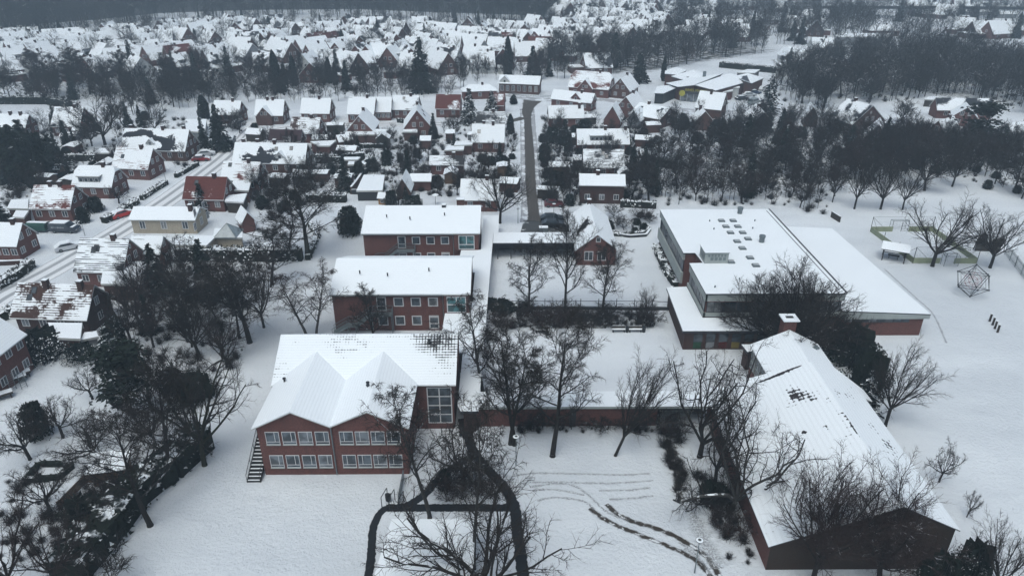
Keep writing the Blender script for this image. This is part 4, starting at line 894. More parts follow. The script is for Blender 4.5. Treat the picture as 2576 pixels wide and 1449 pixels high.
b = MB(); b.tube((0, 0, 0), (0, 0, .3), .12, .12, 6, cap=True); b.build('entrance_lamp', ['lit'], shop, (mid.x + 1.0, mid.y - 1.9, 2.2))
flatbox('kiosk', 'curved flat-roofed brick kiosk at the car park right of the shop front', 'kiosk', [z7(1380, 470, 3)[:2], z7(1530, 445, 3)[:2], z7(1545, 405, 3)[:2], z7(1370, 440, 3)[:2]], 3.0, 'brick')
flatbox('glass_pavilion', 'small white glazed pavilion beside the curved kiosk', 'pavilion', [z7(1490, 400, 3)[:2], z7(1630, 400, 3)[:2], z7(1640, 378, 3)[:2], z7(1510, 378, 3)[:2]], 3.4, 'white_wall')
flatbox('container', 'dark flat-roofed service building behind the shop', 'service building', [z7(1590, 170, 3)[:2], z7(1860, 178, 3)[:2], z7(1940, 125, 3)[:2], z7(1750, 120, 3)[:2]], 2.8, 'metal_dark')
flatbox('shed_hall', 'pale grey metal hall with bright snow roof above the wood edge', 'hall', [(1953, 165), (2003, 157), (2032, 143), (1975, 152)], 5.0, 'white_wall')
eave('big pale house with dark melted holes in its steep roof above the wood', (2045, 122), (2098, 122), 94, he=3.0, roof='roof_clean', wall='white_wall', sky=3, far=True)
gable('left one of two pale twin gables above the metal hall', (1972, 143), (2005, 143), 124, 9, wall='white_wall', far=True, gable=1, chim=())
gable('right one of two pale twin gables above the metal hall', (2008, 143), (2040, 140), 124, 9, wall='white_wall', far=True, gable=1, chim=())
flatbox('long_flat_building', 'very long flat snowy roof beyond the wood at upper right', 'building', [(2100, 93), (2240, 94), (2240, 84), (2105, 84)], 4.0, 'grey_wall')

# ------------------------------------------------------------------ far houses
def far(rows, phrase, group):
    rows = sorted(rows, key=lambda r: r[0]); n = 0
    for r in rows:
        n += 1; U, V, rot = r[0], r[1], r[2]; kind = r[3] if len(r) > 3 else ''
        w = r[4] if len(r) > 4 else 10.5
        rg = random.Random(int(U * 13 + V)); p = P(U, V, 5.0); w *= .9 + rg.random() * .25; d = 8 + rg.random() * 1.5
        wall = 'brick' if rg.random() < .5 else ('brick_brown' if rg.random() < .75 else 'grey_wall')
        roof = rg.choice(['roof_clean', 'roof_clean', 'roof_clean', 'roof_lines', 'roof_patch_dark'])
        hip = False; pitch = R(44 + rg.random() * 8); kl = 'house'
        if 'r' in kind: roof = 'roof_mostly_red'; kl = 'red-roofed house'
        if 'h' in kind: hip = True; pitch = R(28); kl = 'hip-roofed house'
        if 'y' in kind: wall = 'yellow_wall'; kl = 'yellow house'
        if 'w' in kind: wall = 'white_wall'; kl = 'white house'
        if 'b' in kind: w *= 1.35; kl = 'large ' + kl
        if rot > 60 or rot < -60: kl = 'gable-on ' + kl
        dorm = ((0, 3, .15),) if rg.random() < .25 and not hip else None
        house(f'{kl}, {ordw(n)} building from left {phrase}', p.x, p.y, R(rot), w, d, 2.8, pitch, wall=wall, roof=roof, hip=hip, far=True, front=2, gable=2 if abs(rot) > 20 else 1,
              chim=((rg.uniform(-.3, .3), 0),), dorm=dorm, group=group, name='house', trim='trim')
        if rg.random() < .45:
            a = rg.uniform(0, 6.28); q = (p.x + math.cos(a) * (w * .5 + 4), p.y + math.sin(a) * 7 - 3); gr = empty('garage', (*q, 0), R(rot), f'flat garage beside {ordw(n)} building from left {phrase}', 'garage', 'garages among the far houses')
            b = MB(); b.box(-2.4, 2.4, -3, 3, 0, 2.3); b.build('wall', [wall], gr); b = MB(); b.box(-2.6, 2.6, -3.2, 3.2, 2.303, 2.6, 1, 0); b.build('roof', ['snow', 'trim'], gr)
far([(3, 86, 50), (29, 95, 55), (65, 97, 55), (108, 101, 52, 'b'), (155, 86, 30, 'b'), (182, 108, 52, 'bb', 15), (200, 88, 20), (10, 112, 60), (52, 124, 55), (32, 136, 60), (95, 126, 62), (143, 133, 60)],
    'at the upper left edge', 'far houses at the upper left')
far([(273, 74, 90), (308, 75, 15, 'b'), (335, 76, 60), (352, 80, 60), (373, 90, -40), (402, 89, 15), (273, 101, 25, 'hb'), (283, 117, 40, 'b'), (327, 127, 40), (363, 118, 30), (395, 130, 55), (458, 105, 8, 'hb', 14)],
    'left of the far conifers', 'far houses at the upper left')
far([(420, 60, 70), (434, 70, 70), (456, 84, -35), (446, 131, 45, 'r'), (479, 59, 0), (510, 72, 50, 'b'), (529, 57, -50), (540, 76, 40), (558, 58, 30), (573, 52, -60), (590, 53, 60), (584, 82, -45, 'b'), (592, 100, -45, 'b'), (524, 137, 60), (546, 140, 50)],
    'around the far conifer pair', 'far houses at the upper left')
far([(632, 60, -40), (693, 61, -60), (716, 61, -60), (735, 71, -55), (656, 90, 60), (675, 92, 65), (701, 93, 62), (744, 103, 50), (783, 114, 50, 'b'), (793, 96, 55, 'r'), (818, 68, 30), (838, 70, 40), (846, 86, 20), (829, 99, 60, 'r'), (846, 113, 55), (788, 140, 0, 'yh'), (829, 140, 10), (796, 168, 80), (624, 97, 10), (606, 112, -20)],
    'left of the tall spruce', 'far houses before the wood')
far([(887, 67, -60), (914, 74, -10), (927, 88, 35, 'b'), (959, 58, 0), (1015, 61, 0, 'h'), (889, 104, -45), (868, 92, 60), (864, 116, 65), (872, 151, -45, 'b'), (930, 128, 80), (957, 114, 0), (962, 129, -30), (1005, 117, 80), (985, 134, 80), (1020, 130, -60), (905, 128, 80), (900, 142, 30)],
    'beside the tall spruce', 'far houses before the wood')
far([(1065, 74, 0), (1112, 60, 0, 'h'), (1119, 73, -30, 'b'), (1149, 70, 0, 'hb'), (1187, 84, -15, 'b'), (1187, 102, -25, 'b'), (1234, 82, -10), (1230, 100, -10), (1272, 67, -50), (1264, 93, -20, 'r'), (1260, 110, -10), (1065, 94, -45), (1084, 117, -50), (1116, 126, -65), (1134, 107, -10), (1109, 150, -60, 'b'), (1202, 132, -20), (1268, 139, 85), (1143, 92, -10)],
    'between spruce and slim conifer', 'far houses before the wood')
far([(1300, 69, -20), (1321, 71, 85), (1306, 88, 0, 'b'), (1330, 93, 85), (1360, 89, -40), (1381, 80, -30), (1343, 98, 85, 'r'), (1360, 108, 0, 'r'), (1405, 105, -20, 'wb'), (1296, 113, -50), (1413, 61, -40), (1419, 77, 0), (1405, 90, -20), (1446, 76, 0), (1380, 119, -20)],
    'right of the slim conifer', 'far houses at the top right')
far([(1426, 14, -40), (1388, 5, -30), (1445, 18, 60), (1378, 18, -10), (1393, 32, -20), (1446, 29, 80), (1471, 30, 15, 'b'), (1503, 33, 0), (1535, 50, 0, 'h'), (1506, 70, -15, 'b'), (1488, 92, -30), (1555, 78, 0, 'b'), (1570, 65, -50), (1552, 25, 85), (1576, 18, 70), (1583, 38, -20, 'b'), (1604, 36, 80), (1600, 51, -40), (1622, 43, 20), (1662, 40, -15), (1680, 47, 80), (1702, 42, -40), (1612, 60, 0), (1530, 14, 40), (1490, 8, -20)],
    'right of the far wood', 'far houses at the top right')
far([(1772, 27, -15), (1772, 50, 0, 'b'), (1747, 65, 10), (1922, 38, 0, 'hb'), (1820, 65, 60), (1842, 60, -10), (1877, 56, 0), (1862, 77, 0), (1792, 6, 0), (1845, 5, 0), (1740, 30, 30), (1962, 10, 0), (1995, 12, 0), (2005, 36, -20), (2020, 38, 10)],
    'in the top right trees', 'far houses at the top right')
far([(2220, 64, 0, 'hb'), (2417, 56, -35, 'b'), (2475, 67, 10, 'b'), (2510, 70, 20, 'b'), (2560, 63, 0, 'h'), (2325, 20, 0, 'b'), (2350, 24, -30, 'b'), (2382, 26, -30), (2455, 18, 0, 'b'), (2490, 14, 0), (2300, 14, 0), (2415, 10, 0), (2530, 24, 0)],
    'in the top right corner', 'far houses at the top right')
far([(x_, 150 + (i_ * 37 % 5) * 3, r_) for i_, (x_, r_) in enumerate([(1500, 10)])] , 'inside the wood behind the villa', 'far houses at the top right')
def fill(poly, n, seed, phrase, rots):
    rg = random.Random(seed); us = [p[0] for p in poly]; vs = [p[1] for p in poly]; out = []; t = 0; loc_ = []
    while len(out) < n and t < 4000:
        t += 1; u = rg.uniform(min(us), max(us)); v = rg.uniform(min(vs), max(vs)); j = len(poly) - 1; c = False
        for i in range(len(poly)):
            (x1, y1), (x2, y2) = poly[i], poly[j]
            if (y1 > v) != (y2 > v) and u < (x2 - x1) * (v - y1) / (y2 - y1) + x1: c = not c
            j = i
        p = P(u, v, 5)
        if not c or any((p.x - a) ** 2 + (p.y - b_) ** 2 < (r + 4.5) ** 2 for a, b_, r in OCC) or any((p.x - q[0]) ** 2 + (p.y - q[1]) ** 2 < 196 for q in loc_): continue
        loc_.append((p.x, p.y)); out.append((u, v, rg.choice(rots), rg.choice(['', '', '', 'h', 'w', '']), rg.uniform(7.5, 10)))
    far(out, phrase, 'smaller houses filling the far rows')
fill([(0, 165), (0, 84), (400, 62), (560, 50), (560, 150), (300, 160)], 26, 51, 'among the smaller upper left houses', [50, 60, -40, 30])
fill([(560, 150), (560, 50), (880, 52), (880, 160)], 20, 52, 'among the smaller houses left of the spruce', [50, -45, 10, 80])
fill([(880, 160), (880, 52), (1370, 56), (1420, 120), (1200, 150)], 26, 53, 'among the smaller houses behind the spruce', [-20, -50, 80, 5])
fill([(1400, 105), (1400, 4), (1720, 4), (1720, 80), (1550, 95)], 34, 54, 'among the smaller houses right of the wood', [-20, -45, 75, 10])
fill([(1720, 80), (1720, 4), (2060, 4), (2060, 70)], 14, 55, 'among the smaller top right houses', [0, -30, 70])
rs = random.Random(5); shn = 0; shs = []
for poly_, ph in (([(880, 440), (880, 330), (1290, 330), (1290, 500)], 'left of the dark road'), ([(1365, 500), (1365, 300), (1640, 300), (1600, 500)], 'right of the dark road'), ([(60, 470), (60, 300), (500, 300), (500, 400)], 'left of the snowy street'), ([(560, 480), (640, 330), (880, 330), (860, 470)], 'right of the snowy street')):
    got = []; t = 0
    while len(got) < 9 and t < 3000:
        t += 1; us = [p[0] for p in poly_]; vs = [p[1] for p in poly_]; u = rs.uniform(min(us), max(us)); v = rs.uniform(min(vs), max(vs)); p = P(u, v)
        if 1300 < u < 1360 or any((p.x - a) ** 2 + (p.y - b_) ** 2 < (r + 1.5) ** 2 for a, b_, r in OCC) or abs(v - (745 - (u - 2) * .565)) < 26: continue
        got.append((u, p)); OCC.append((p.x, p.y, 2.5))
    for i, (u, p) in enumerate(sorted(got, key=lambda q: q[0])):
        w = rs.uniform(2.2, 4.5); d = rs.uniform(2, 3.2); sr = empty('garden_shed', p, R(rs.choice([0, 0, 8, -12, 90])), f'{ordw(i + 1)} small snowy shed from left in the gardens {ph}', 'shed', 'small sheds in the gardens')
        block(sr, 0, 0, 0, w, d, rs.uniform(1.9, 2.3), R(rs.choice([12, 25, 35])), rs.choice(['wood', 'wood_dark', 'brick_brown', 'grey_wall']), 'snow', .25, 'wood_dark')
# road bridge at the top right
br = empty('road_bridge', P(2360, 44), R(-3), 'long low dark road bridge crossing the top right corner on thin piers', 'bridge'); b = MB(); b.box(-75, 75, -4, 4, 5.0, 5.8); b.build('deck', ['grey_wall'], br)
b = MB(); b.box(-75, 75, -4.3, -4.1, 5.3, 6.9); b.build('parapet', ['metal_dark'], br)
for k in range(7): b = MB(); b.box(-1, 1, -2.5, 2.5, 0, 4.99); b.build('pier', ['grey_wall'], br, (-66 + k * 22, 0, 0))

# ------------------------------------------------------------------ trees
def rnd_perp(d, rg):
    v = Vector((rg.gauss(0, 1), rg.gauss(0, 1), rg.gauss(0, 1))); v -= d * v.dot(d); return v.normalized()
def gen_tree(seed, style, H=12.0, thick=False):
    """returns (trunk mesh, crown mesh, nominal height, nominal crown width)"""
    rg = random.Random(seed); T = MB(); C = MB()
    st = dict(
        spread=dict(fork=.17, limbs=9, ang=(.25, 1.15), ll=(.66, .84), n2=8, a2=.75, up=.05, n3=7, n4=5, r0=.024, jit=.20),
        oak=dict(fork=.26, limbs=16, ang=(.5, 1.1), ll=(.38, .62), n2=8, a2=.72, up=.06, n3=7, n4=6, r0=.019, jit=.17, lead=True),
        fan=dict(fork=.20, limbs=9, ang=(.08, .85), ll=(.68, .86), n2=9, a2=.62, up=.06, n3=8, n4=6, r0=.021, jit=.14),
        dome=dict(fork=.10, limbs=20, ang=(.05, 1.35), ll=(.72, .92), n2=9, a2=.6, up=.06, n3=8, n4=7, r0=.032, jit=.13),
        upright=dict(fork=.16, limbs=9, ang=(.1, .6), ll=(.7, .9), n2=9, a2=.7, up=.10, n3=7, n4=5, r0=.018, jit=.16),
        birch=dict(fork=.20, limbs=14, ang=(.25, .8), ll=(.30, .50), n2=7, a2=.7, up=.03, n3=5, n4=5, r0=.013, jit=.16, lead=True, droop=.35),
        lead=dict(fork=.18, limbs=20, ang=(.6, 1.15), ll=(.28, .46), n2=8, a2=.7, up=.08, n3=6, n4=6, r0=.017, jit=.15, lead=True),
        orchard=dict(fork=.20, limbs=8, ang=(.4, 1.2), ll=(.6, .85), n2=7, a2=.8, up=.08, n3=5, n4=4, r0=.030, jit=.28),
        crooked=dict(fork=.12, limbs=6, ang=(.25, .95), ll=(.8, 1.05), n2=9, a2=.85, up=.04, n3=8, n4=6, r0=.030, jit=.38),
        shrub=dict(fork=.01, limbs=10, ang=(.1, .9), ll=(.7, 1.0), n2=5, a2=.6, up=.06, n3=4, n4=3, r0=.012, jit=.22),
    )[style]
    tk = .0135 if not thick else .028
    if style == 'dome': tk = .019
    def limb(p, d, ln, r, lv, nseg):
        pts = [(p.copy(), r)]; 
        for i in range(nseg):
            j = st['jit'] * (1.0 if lv < 3 else 1.3); d = (d + rnd_perp(d, rg) * j * rg.random() * 1.6).normalized()
            if lv < 3: d = (d + Vector((0, 0, st['up']))).normalized()
            elif 'droop' in st: d = (d + Vector((0, 0, -st['droop']))).normalized()
            p = p + d * (ln / nseg); t = (i + 1) / nseg; pts.append((p.copy(), max(r * (1 - t * .62), tk * .6)))
        return pts
    def draw(B, pts, n, tip=False):
        for i in range(len(pts) - 1):
            last = tip and i == len(pts) - 2
            B.tube(pts[i][0], pts[i + 1][0], pts[i][1], 0 if last else pts[i + 1][1], n)
    def at(pts, t):
        k = t * (len(pts) - 1); i = min(int(k), len(pts) - 2); f = k - i; return pts[i][0].lerp(pts[i + 1][0], f), (pts[i + 1][0] - pts[i][0]).normalized(), pts[i][1] * (1 - f) + pts[i + 1][1] * f
    r0 = st['r0'] * H; lead = st.get('lead'); fork = st['fork'] * H
    tr = [(Vector((0, 0, -.1)), r0 * 1.25), (Vector((0, 0, .25)), r0)]
    d = Vector((rg.gauss(0, .05), rg.gauss(0, .05), 1)).normalized(); p = Vector((0, 0, .25)); th = (H * .97 if lead else fork); ns = 9 if lead else 3
    for i in range(ns):
        d = (d + Vector((rg.gauss(0, .03), rg.gauss(0, .03), .05))).normalized(); p = p + d * (th / ns); tr.append((p.copy(), r0 * (1 - (i + 1) / ns * (.93 if lead else .12))))
    if style != 'shrub': draw(T, tr, 7)
    def kids(pts, lv, n, ln, a):
        for k in range(n):
            t = (.16 if lv < 4 else .08) + (.84 if lv < 4 else .92) * (k + rg.random()) / n; q, dd, rr = at(pts, min(t, .999)); pe = rnd_perp(dd, rg); aa = a * (.6 + .7 * rg.random())
            nd = (dd * math.cos(aa) + pe * math.sin(aa)).normalized(); l = ln * (.55 + .6 * rg.random()) * (1.1 - .45 * t)
            if lv == 2: c = limb(q, nd, l, max(rr * .60, tk * 1.8), 2, 5); draw(C, c, 4); kids(c, 3, st['n3'], l * .60, st['a2'] * 1.05)
            elif lv == 3: c = limb(q, nd, l, max(rr * .55, tk * 1.3), 3, 3); draw(C, c, 3, True); kids(c, 4, st['n4'], l * .62, .75)
            else: c = limb(q, nd, max(l, .4), tk, 4, 1); draw(C, c, 3, True)
    for i in range(st['limbs']):
        az = i * 2.399 + rg.random() * .8
        if lead:
            t = st['fork'] + (1 - st['fork']) * (i + rg.random() * .6) / st['limbs']; q, dd, rr = at(tr, min(.1 + .9 * t, .98)); a = st['ang'][0] + (st['ang'][1] - st['ang'][0]) * rg.random(); ln = H * (st['ll'][0] + (st['ll'][1] - st['ll'][0]) * rg.random()) * (1.15 - t * .8); rr *= .55
        else:
            f = (i + .5) / st['limbs']; q, dd, rr = at(tr, .82 + .179 * rg.random()); a = st['ang'][0] + (st['ang'][1] - st['ang'][0]) * math.sqrt(f) ; ln = (H - fork) * (st['ll'][0] + (st['ll'][1] - st['ll'][0]) * rg.random()) * (1.15 if a < .4 else 1); rr = r0 * rg.uniform(.36, .60)
        nd = Vector((math.cos(az) * math.sin(a), math.sin(az) * math.sin(a), math.cos(a)))
        c = limb(q, nd, ln, rr, 1, 6); draw(T if style != 'shrub' else C, c, 5); kids(c, 2, st['n2'], ln * .5, st['a2'])
    if lead: kids(tr[3:], 2, 5, H * .2, .6)
    if style == 'shrub': T.tube((0, 0, -.05), (0, 0, .2), .06, .05, 6)
    zs = [v[2] for v in C.v]; xs = [math.hypot(v[0], v[1]) for v in C.v]; xs.sort()
    return T, C, max(zs), 2 * xs[int(len(xs) * .89)]
def gen_conifer(seed, style, H=10.0):
    rg = random.Random(seed); T = MB(); C = MB(); T.tube((0, 0, -.1), (0, 0, H * .95), H * .018, .02, 7)
    def tuft(p, dr, s):
        pe = rnd_perp(dr, rg); w = s * .33; a = p - dr * s * .4; e = p + dr * s * .6 + Vector((0, 0, -s * .15)); m = p + Vector((0, 0, s * .05))
        C.face([a, m + pe * w, e, m - pe * w])
    if style == 'spruce':
        n = 34
        for i in range(n):
            t = i / n; z = H * (.06 + .92 * t); rr = (1 - t) ** .85 * H * .24 * rg.uniform(.75, 1.15) + .12
            for k in range(int(5 + 8 * (1 - t))):
                az = rg.random() * 6.283; r1_ = rr * rg.uniform(.75, 1.1); dr = Vector((math.cos(az), math.sin(az), -.28)).normalized()
                C.tube((0, 0, z), Vector((0, 0, z)) + dr * r1_, .03, 0, 3)
                m = max(3, int(r1_ / .17))
                for j in range(m):
                    q = Vector((0, 0, z)) + dr * r1_ * ((j + .6) / m) + Vector((rg.gauss(0, .1), rg.gauss(0, .1), rg.gauss(0, .06))); d2 = (dr + Vector((rg.gauss(0, .6), rg.gauss(0, .6), rg.gauss(-.1, .25)))).normalized(); tuft(q, d2, rg.uniform(.35, .65))
    elif style == 'pine':
        for k in range(46):
            t = rg.random(); z = H * (.28 + .68 * t); az = rg.random() * 6.283; rr = H * .30 * (1 - abs(t - .35) * .9) * rg.uniform(.4, 1.1); dr = Vector((math.cos(az), math.sin(az), .18)).normalized(); e = Vector((0, 0, z)) + dr * rr
            C.tube((0, 0, z - .3), e, .06, .02, 4)
            for j in range(46):
                q = e.lerp(Vector((0, 0, z)), rg.random() * .55) + Vector((rg.gauss(0, .5), rg.gauss(0, .5), rg.gauss(0, .22))); tuft(q, Vector((rg.gauss(0, 1), rg.gauss(0, 1), rg.gauss(.1, .4))).normalized(), rg.uniform(.35, .6))
    else:                                                          # 'column' / 'ball' / 'mound' : dense outline of leaf tufts
        n = {'column': 1900, 'ball': 1700, 'mound': 2600}[style]; W = {'column': .17, 'ball': .48, 'mound': .95}[style] * H
        lobes = [(rg.random() * 6.283, rg.random(), rg.uniform(.75, 1.2)) for _ in range(16)]
        for i in range(n):
            az = rg.random() * 6.283; t = rg.random() ** .8
            if style == 'column': rad = W * (1 - t ** 2.2) ** .6 * (.55 + .6 * min(t * 6, 1) * .8); z = H * t
            else: rad = W * math.sqrt(max(0, 1 - (t * 1.05 - .12) ** 2)) if t > .1 else W * .9; z = H * (t if style == 'ball' else t)
            lb = 1 + .16 * math.sin(az * 3 + t * 7) + .10 * math.sin(az * 7 - t * 13)
            k = (1 - rg.random() ** 2 * .35) * lb; q = Vector((math.cos(az) * rad * k, math.sin(az) * rad * k, z * (.96 + .08 * rg.random())))
            o = Vector((math.cos(az), math.sin(az), .35)).normalized(); d2 = (o * .7 + Vector((rg.gauss(0, .6), rg.gauss(0, .6), rg.gauss(.1, .6)))).normalized(); tuft(q, d2, H * .07 * rg.uniform(.6, 1.2) + .12)
        for i in range(26):                                        # inner mass keeps it opaque
            az = rg.random() * 6.283; t = .1 + rg.random() * .75; rad = W * (1 - t) ** .5 * .45; q = Vector((math.cos(az) * rad, math.sin(az) * rad, H * t)); s = W * .42
            for f in range(3):
                u = rnd_perp(Vector((0, 0, 1)), rg) * s; w = Vector((0, 0, s)); C.face([q - u - w, q + u - w, q + u + w, q - u + w])
    zs = [v[2] for v in C.v]; xs = sorted(math.hypot(v[0], v[1]) for v in C.v); return T, C, max(zs), 2 * xs[int(len(xs) * .97)]
PROTO = {}
def proto(style, i, bark='bark', twig='twig', thick=False):
    k = (style, i, bark, twig, thick)
    if k not in PROTO:
        kk = (style, i, thick)
        if kk not in PROTO: PROTO[kk] = gen_conifer(i * 7 + 3, style) if style in ('spruce', 'pine', 'column', 'ball', 'mound') else gen_tree(i * 11 + 5, style, {'orchard': 5.0, 'shrub': 2.4}.get(style, 12.0), thick)
        T, C, h, w = PROTO[kk]
        PROTO[k] = (T.mesh('trunk', [bark]), C.mesh('crown', [twig]), h, w)
    return PROTO[k]
NV = {'oak': 3, 'spread': 3, 'fan': 3, 'dome': 1, 'upright': 2, 'birch': 2, 'lead': 2, 'orchard': 2, 'crooked': 2, 'shrub': 3, 'spruce': 2, 'pine': 1, 'column': 1, 'ball': 2, 'mound': 2}
KIND = {'spruce': ('conifer_tree', 'conifer'), 'pine': ('pine_tree', 'pine'), 'column': ('columnar_conifer', 'conifer'), 'ball': ('evergreen_bush', 'bush'), 'mound': ('evergreen_bush', 'bush'),
        'birch': ('birch_tree', 'tree'), 'shrub': ('bare_shrub', 'shrub')}
TC = [0]
def tree(style, x, y, h, w, label, group=None, var=None, bark=None, twig=None, lean=None, rz=None):
    TC[0] += 1; rg = random.Random(TC[0] * 31 + 7); v = rg.randrange(NV[style]) if var is None else var
    ev = style in ('spruce', 'pine', 'column', 'ball', 'mound')
    bark = bark or ('bark_birch' if style == 'birch' else 'bark'); twig = twig or (('needle' if style != 'mound' else 'leaf_dark') if ev else 'twig')
    t, c, nh, nw = proto(style, v, bark, twig, math.hypot(x, y) > 170 and not ev); nm, cat = KIND.get(style, ('bare_tree', 'tree'))
    r = empty(nm, (x, y, 0), rg.random() * 6.28 if rz is None else rz, label, cat, group); sz = h / nh; sx = w / nw; r.scale = (sx, sx, sz)
    if lean: r.rotation_euler = (lean[1], lean[0], 0)
    link('trunk', t, r); link('crown', c, r); return r
def denser(r, turns=(1.3,)):
    for c in [o for o in r.children if o.name.startswith('crown')]:
        for a in turns:
            d = c.copy(); COL.objects.link(d); d.parent = r; d.rotation_euler = (0, 0, a)
    return r
def ptree(style, U, V, tv, wpx, label, group=None, **k):
    """tree by its foot, the height of its top and its crown width in picture units"""
    p, h = HT(U, V, tv); de = proj((p.x, p.y, h * .6))[2]; return tree(style, p.x, p.y, h, max(wpx * de / FOC, .5), label, group, **k)

GN = 'bare trees of the school grounds'
ptree('spread', 515, 1170, 800, 270, 'large wide bare tree with split mossy stems over the snow left of the twin-gabled block', GN, bark='bark_green', var=1)
ptree('oak', 378, 1322, 1000, 240, 'leaning bare tree standing alone in the snow at lower left before the dark hedge', GN, lean=(-.06, 0))
ptree('oak', 428, 1210, 905, 210, 'bare tree rising out of the dark ivy hedge at lower left', GN)
ptree('oak', 628, 862, 610, 190, 'twisted bare tree with snow on one branch, left of the snowy alley', GN)
ptree('spread', 664, 824, 590, 150, 'dark bare tree at the bend of the snowy alley', GN, twig='twig_red')
ptree('oak', 774, 650, 432, 215, 'tall bare tree left of the rearmost school block', GN, bark='bark_green')
ptree('birch', 772, 848, 665, 130, 'thin multi-stemmed birch left of the middle school block', GN, twig='twig_red')
ptree('birch', 796, 846, 660, 120, 'second stem of the birch clump, leaning to the wall of the middle block', GN, twig='twig_red')
ptree('lead', 944, 862, 720, 90, 'small bare tree half hidden behind the front school roof, before the fire stair', GN)
ptree('oak', 1327, 797, 598, 122, 'leftmost of the three pruned courtyard trees before the open walkway', 'pruned courtyard trees', var=0)
ptree('oak', 1421, 806, 520, 116, 'middle and tallest of the three pruned courtyard trees', 'pruned courtyard trees', var=1)
ptree('oak', 1515, 799, 592, 124, 'rightmost of the three pruned courtyard trees, before the small gabled house', 'pruned courtyard trees', var=2)
ptree('upright', 1628, 791, 712, 56, 'very small slender bare tree at the right end of the pruned tree row', GN)
ptree('birch', 1214, 986, 690, 160, 'tall birch standing just right of the link corridor', GN)
ptree('oak', 1294, 1119, 775, 200, 'twin-stemmed bare tree behind the ring-headed lamp', GN, var=0)
ptree('oak', 1284, 1117, 830, 190, 'second stem beside the twin-stemmed tree near the ring-headed lamp', GN)
ptree('oak', 1390, 1147, 800, 235, 'straight-trunked bare tree before the long brick wing, low hanging twig at its foot', GN, var=0)
ptree('fan', 1548, 1146, 862, 150, 'bare tree with strongly leaning trunk before the right end of the long brick wing', GN, lean=(.28, 0))
ptree('crooked', 1760, 1149, 800, 260, 'massive gnarled bare tree at the corner between brick wing and lower hall', GN, var=0)
ptree('crooked', 1799, 1212, 900, 190, 'second gnarled tree right in front of the massive one, by the lower hall wall', GN, var=1)
ptree('crooked', 1838, 1288, 950, 300, 'pale-barked crooked tree reaching over the lower hall roof', GN, var=0, rz=.6, bark='bark_birch', lean=(.12, 0))
pl = ptree('dome', 1975, 890, 640, 285, 'broad ivy-clad bare tree in front of the flat-roofed sports hall', GN)
pt, pc2, ph, pw = proto('ball', 0, 'bark_green', 'leaf_dark')
denser(pl, (1.3, 2.9)); iv = link('ivy', pc2, pl, (0, 0, 0)); iv.scale = (.42, .42, .66)
ptree('fan', 2227, 1071, 848, 145, 'bare tree alone on the snow right of the lower hall', GN, var=1)
ptree('orchard', 2362, 1212, 1103, 72, 'small round bare tree on the white field right of the lower hall', GN, lean=(.05, 0))
ptree('orchard', 2432, 1300, 1225, 44, 'smallest young tree on the white field at lower right', GN)
denser(ptree('fan', 2045, 1462, 1160, 265, 'left one of two broad bare trees before the dark gable of the lower hall', GN, twig='twig_red', var=2))
denser(ptree('fan', 2209, 1466, 1165, 240, 'right one of two broad bare trees before the dark gable of the lower hall', GN, twig='twig_red', var=0))
ptree('fan', 2500, 1500, 1310, 150, 'dense round bare tree in the bottom right corner', GN)
ptree('spread', 1215, 1520, 1190, 470, 'very wide bare tree at the bottom centre beside the black path', GN, var=1)
ptree('orchard', 1167, 1229, 1050, 190, 'low bare tree between the black paths, just above the round bush', GN)
ptree('birch', 1081, 1303, 925, 200, 'mossy birch beside the black path, right of the twin-gabled block', GN, var=0)
ptree('birch', 1192, 1430, 985, 190, 'slender birch in front of the path fork, bottom centre', GN, var=1)
ptree('spread', 2345, 670, 490, 205, 'broad bare tree before the fenced ball court', GN, var=2)
ptree('fan', 2490, 674, 515, 150, 'forked bare tree right of the fenced ball court', GN)
for i, (u, v, t_, w_) in enumerate([(2149, 526, 375, 95), (2215, 527, 385, 100), (2270, 528, 400, 80), (2325, 480, 340, 110), (2395, 470, 350, 90)]):
    ptree('fan', u, v, t_, w_, f'{ordw(i + 1)} bare tree from the left in the row behind the ball court', 'row of trees behind the ball court')
GO = 'small fruit trees in the lower left garden'
ptree('orchard', 233, 1004, 915, 92, 'small clipped round bare tree in the white garden at left', GO, var=0)
ptree('orchard', 159, 1100, 988, 115, 'bare fruit tree right beside the dark round bush in the left garden', GO)
ptree('orchard', 76, 1156, 1035, 130, 'gnarled fruit tree left of the square clipped hedge', GO, lean=(-.1, 0))
ptree('orchard', 253, 1158, 1055, 160, 'fruit tree leaning left above the small garden shed', GO, lean=(-.35, 0))
ptree('orchard', 127, 1285, 1160, 130, 'fruit tree just below the square clipped hedge', GO)
ptree('spread', 40, 1500, 1240, 260, 'reddish twiggy tree in the bottom left corner', GO, twig='twig_red')
ptree('spread', 150, 1480, 1270, 200, 'snow-dusted reddish tree beside the bottom end of the dark hedge', GO, twig='twig_red')
ptree('shrub', 285, 1470, 1375, 120, 'low twiggy shrub at the bottom end of the dark hedge', GO)
ptree('orchard', 300, 512, 462, 58, 'small bare tree by the street below the half-hipped house', GO)
ptree('spread', 265, 365, 200, 170, 'broad dark bare tree left of the long duplex', GN, var=0)
ptree('spread', 232, 368, 265, 90, 'lower bare tree just left of the broad one beside the long duplex', GN)
ptree('fan', 1003, 210 + 310, 450, 60, 'crooked little bare tree beside the tent-shaped garden roof', GO)
ptree('spread', 1188, 508, 375, 150, 'left of the two big bare trees by the road end', GN, var=2)
ptree('spread', 1258, 562, 378, 140, 'right of the two big bare trees, between school corridor and road', GN, var=1)
ptree('fan', 640 + 1717 - 90, 312, 245, 70, 'bare tree right of the big half-hidden gable house', GN)
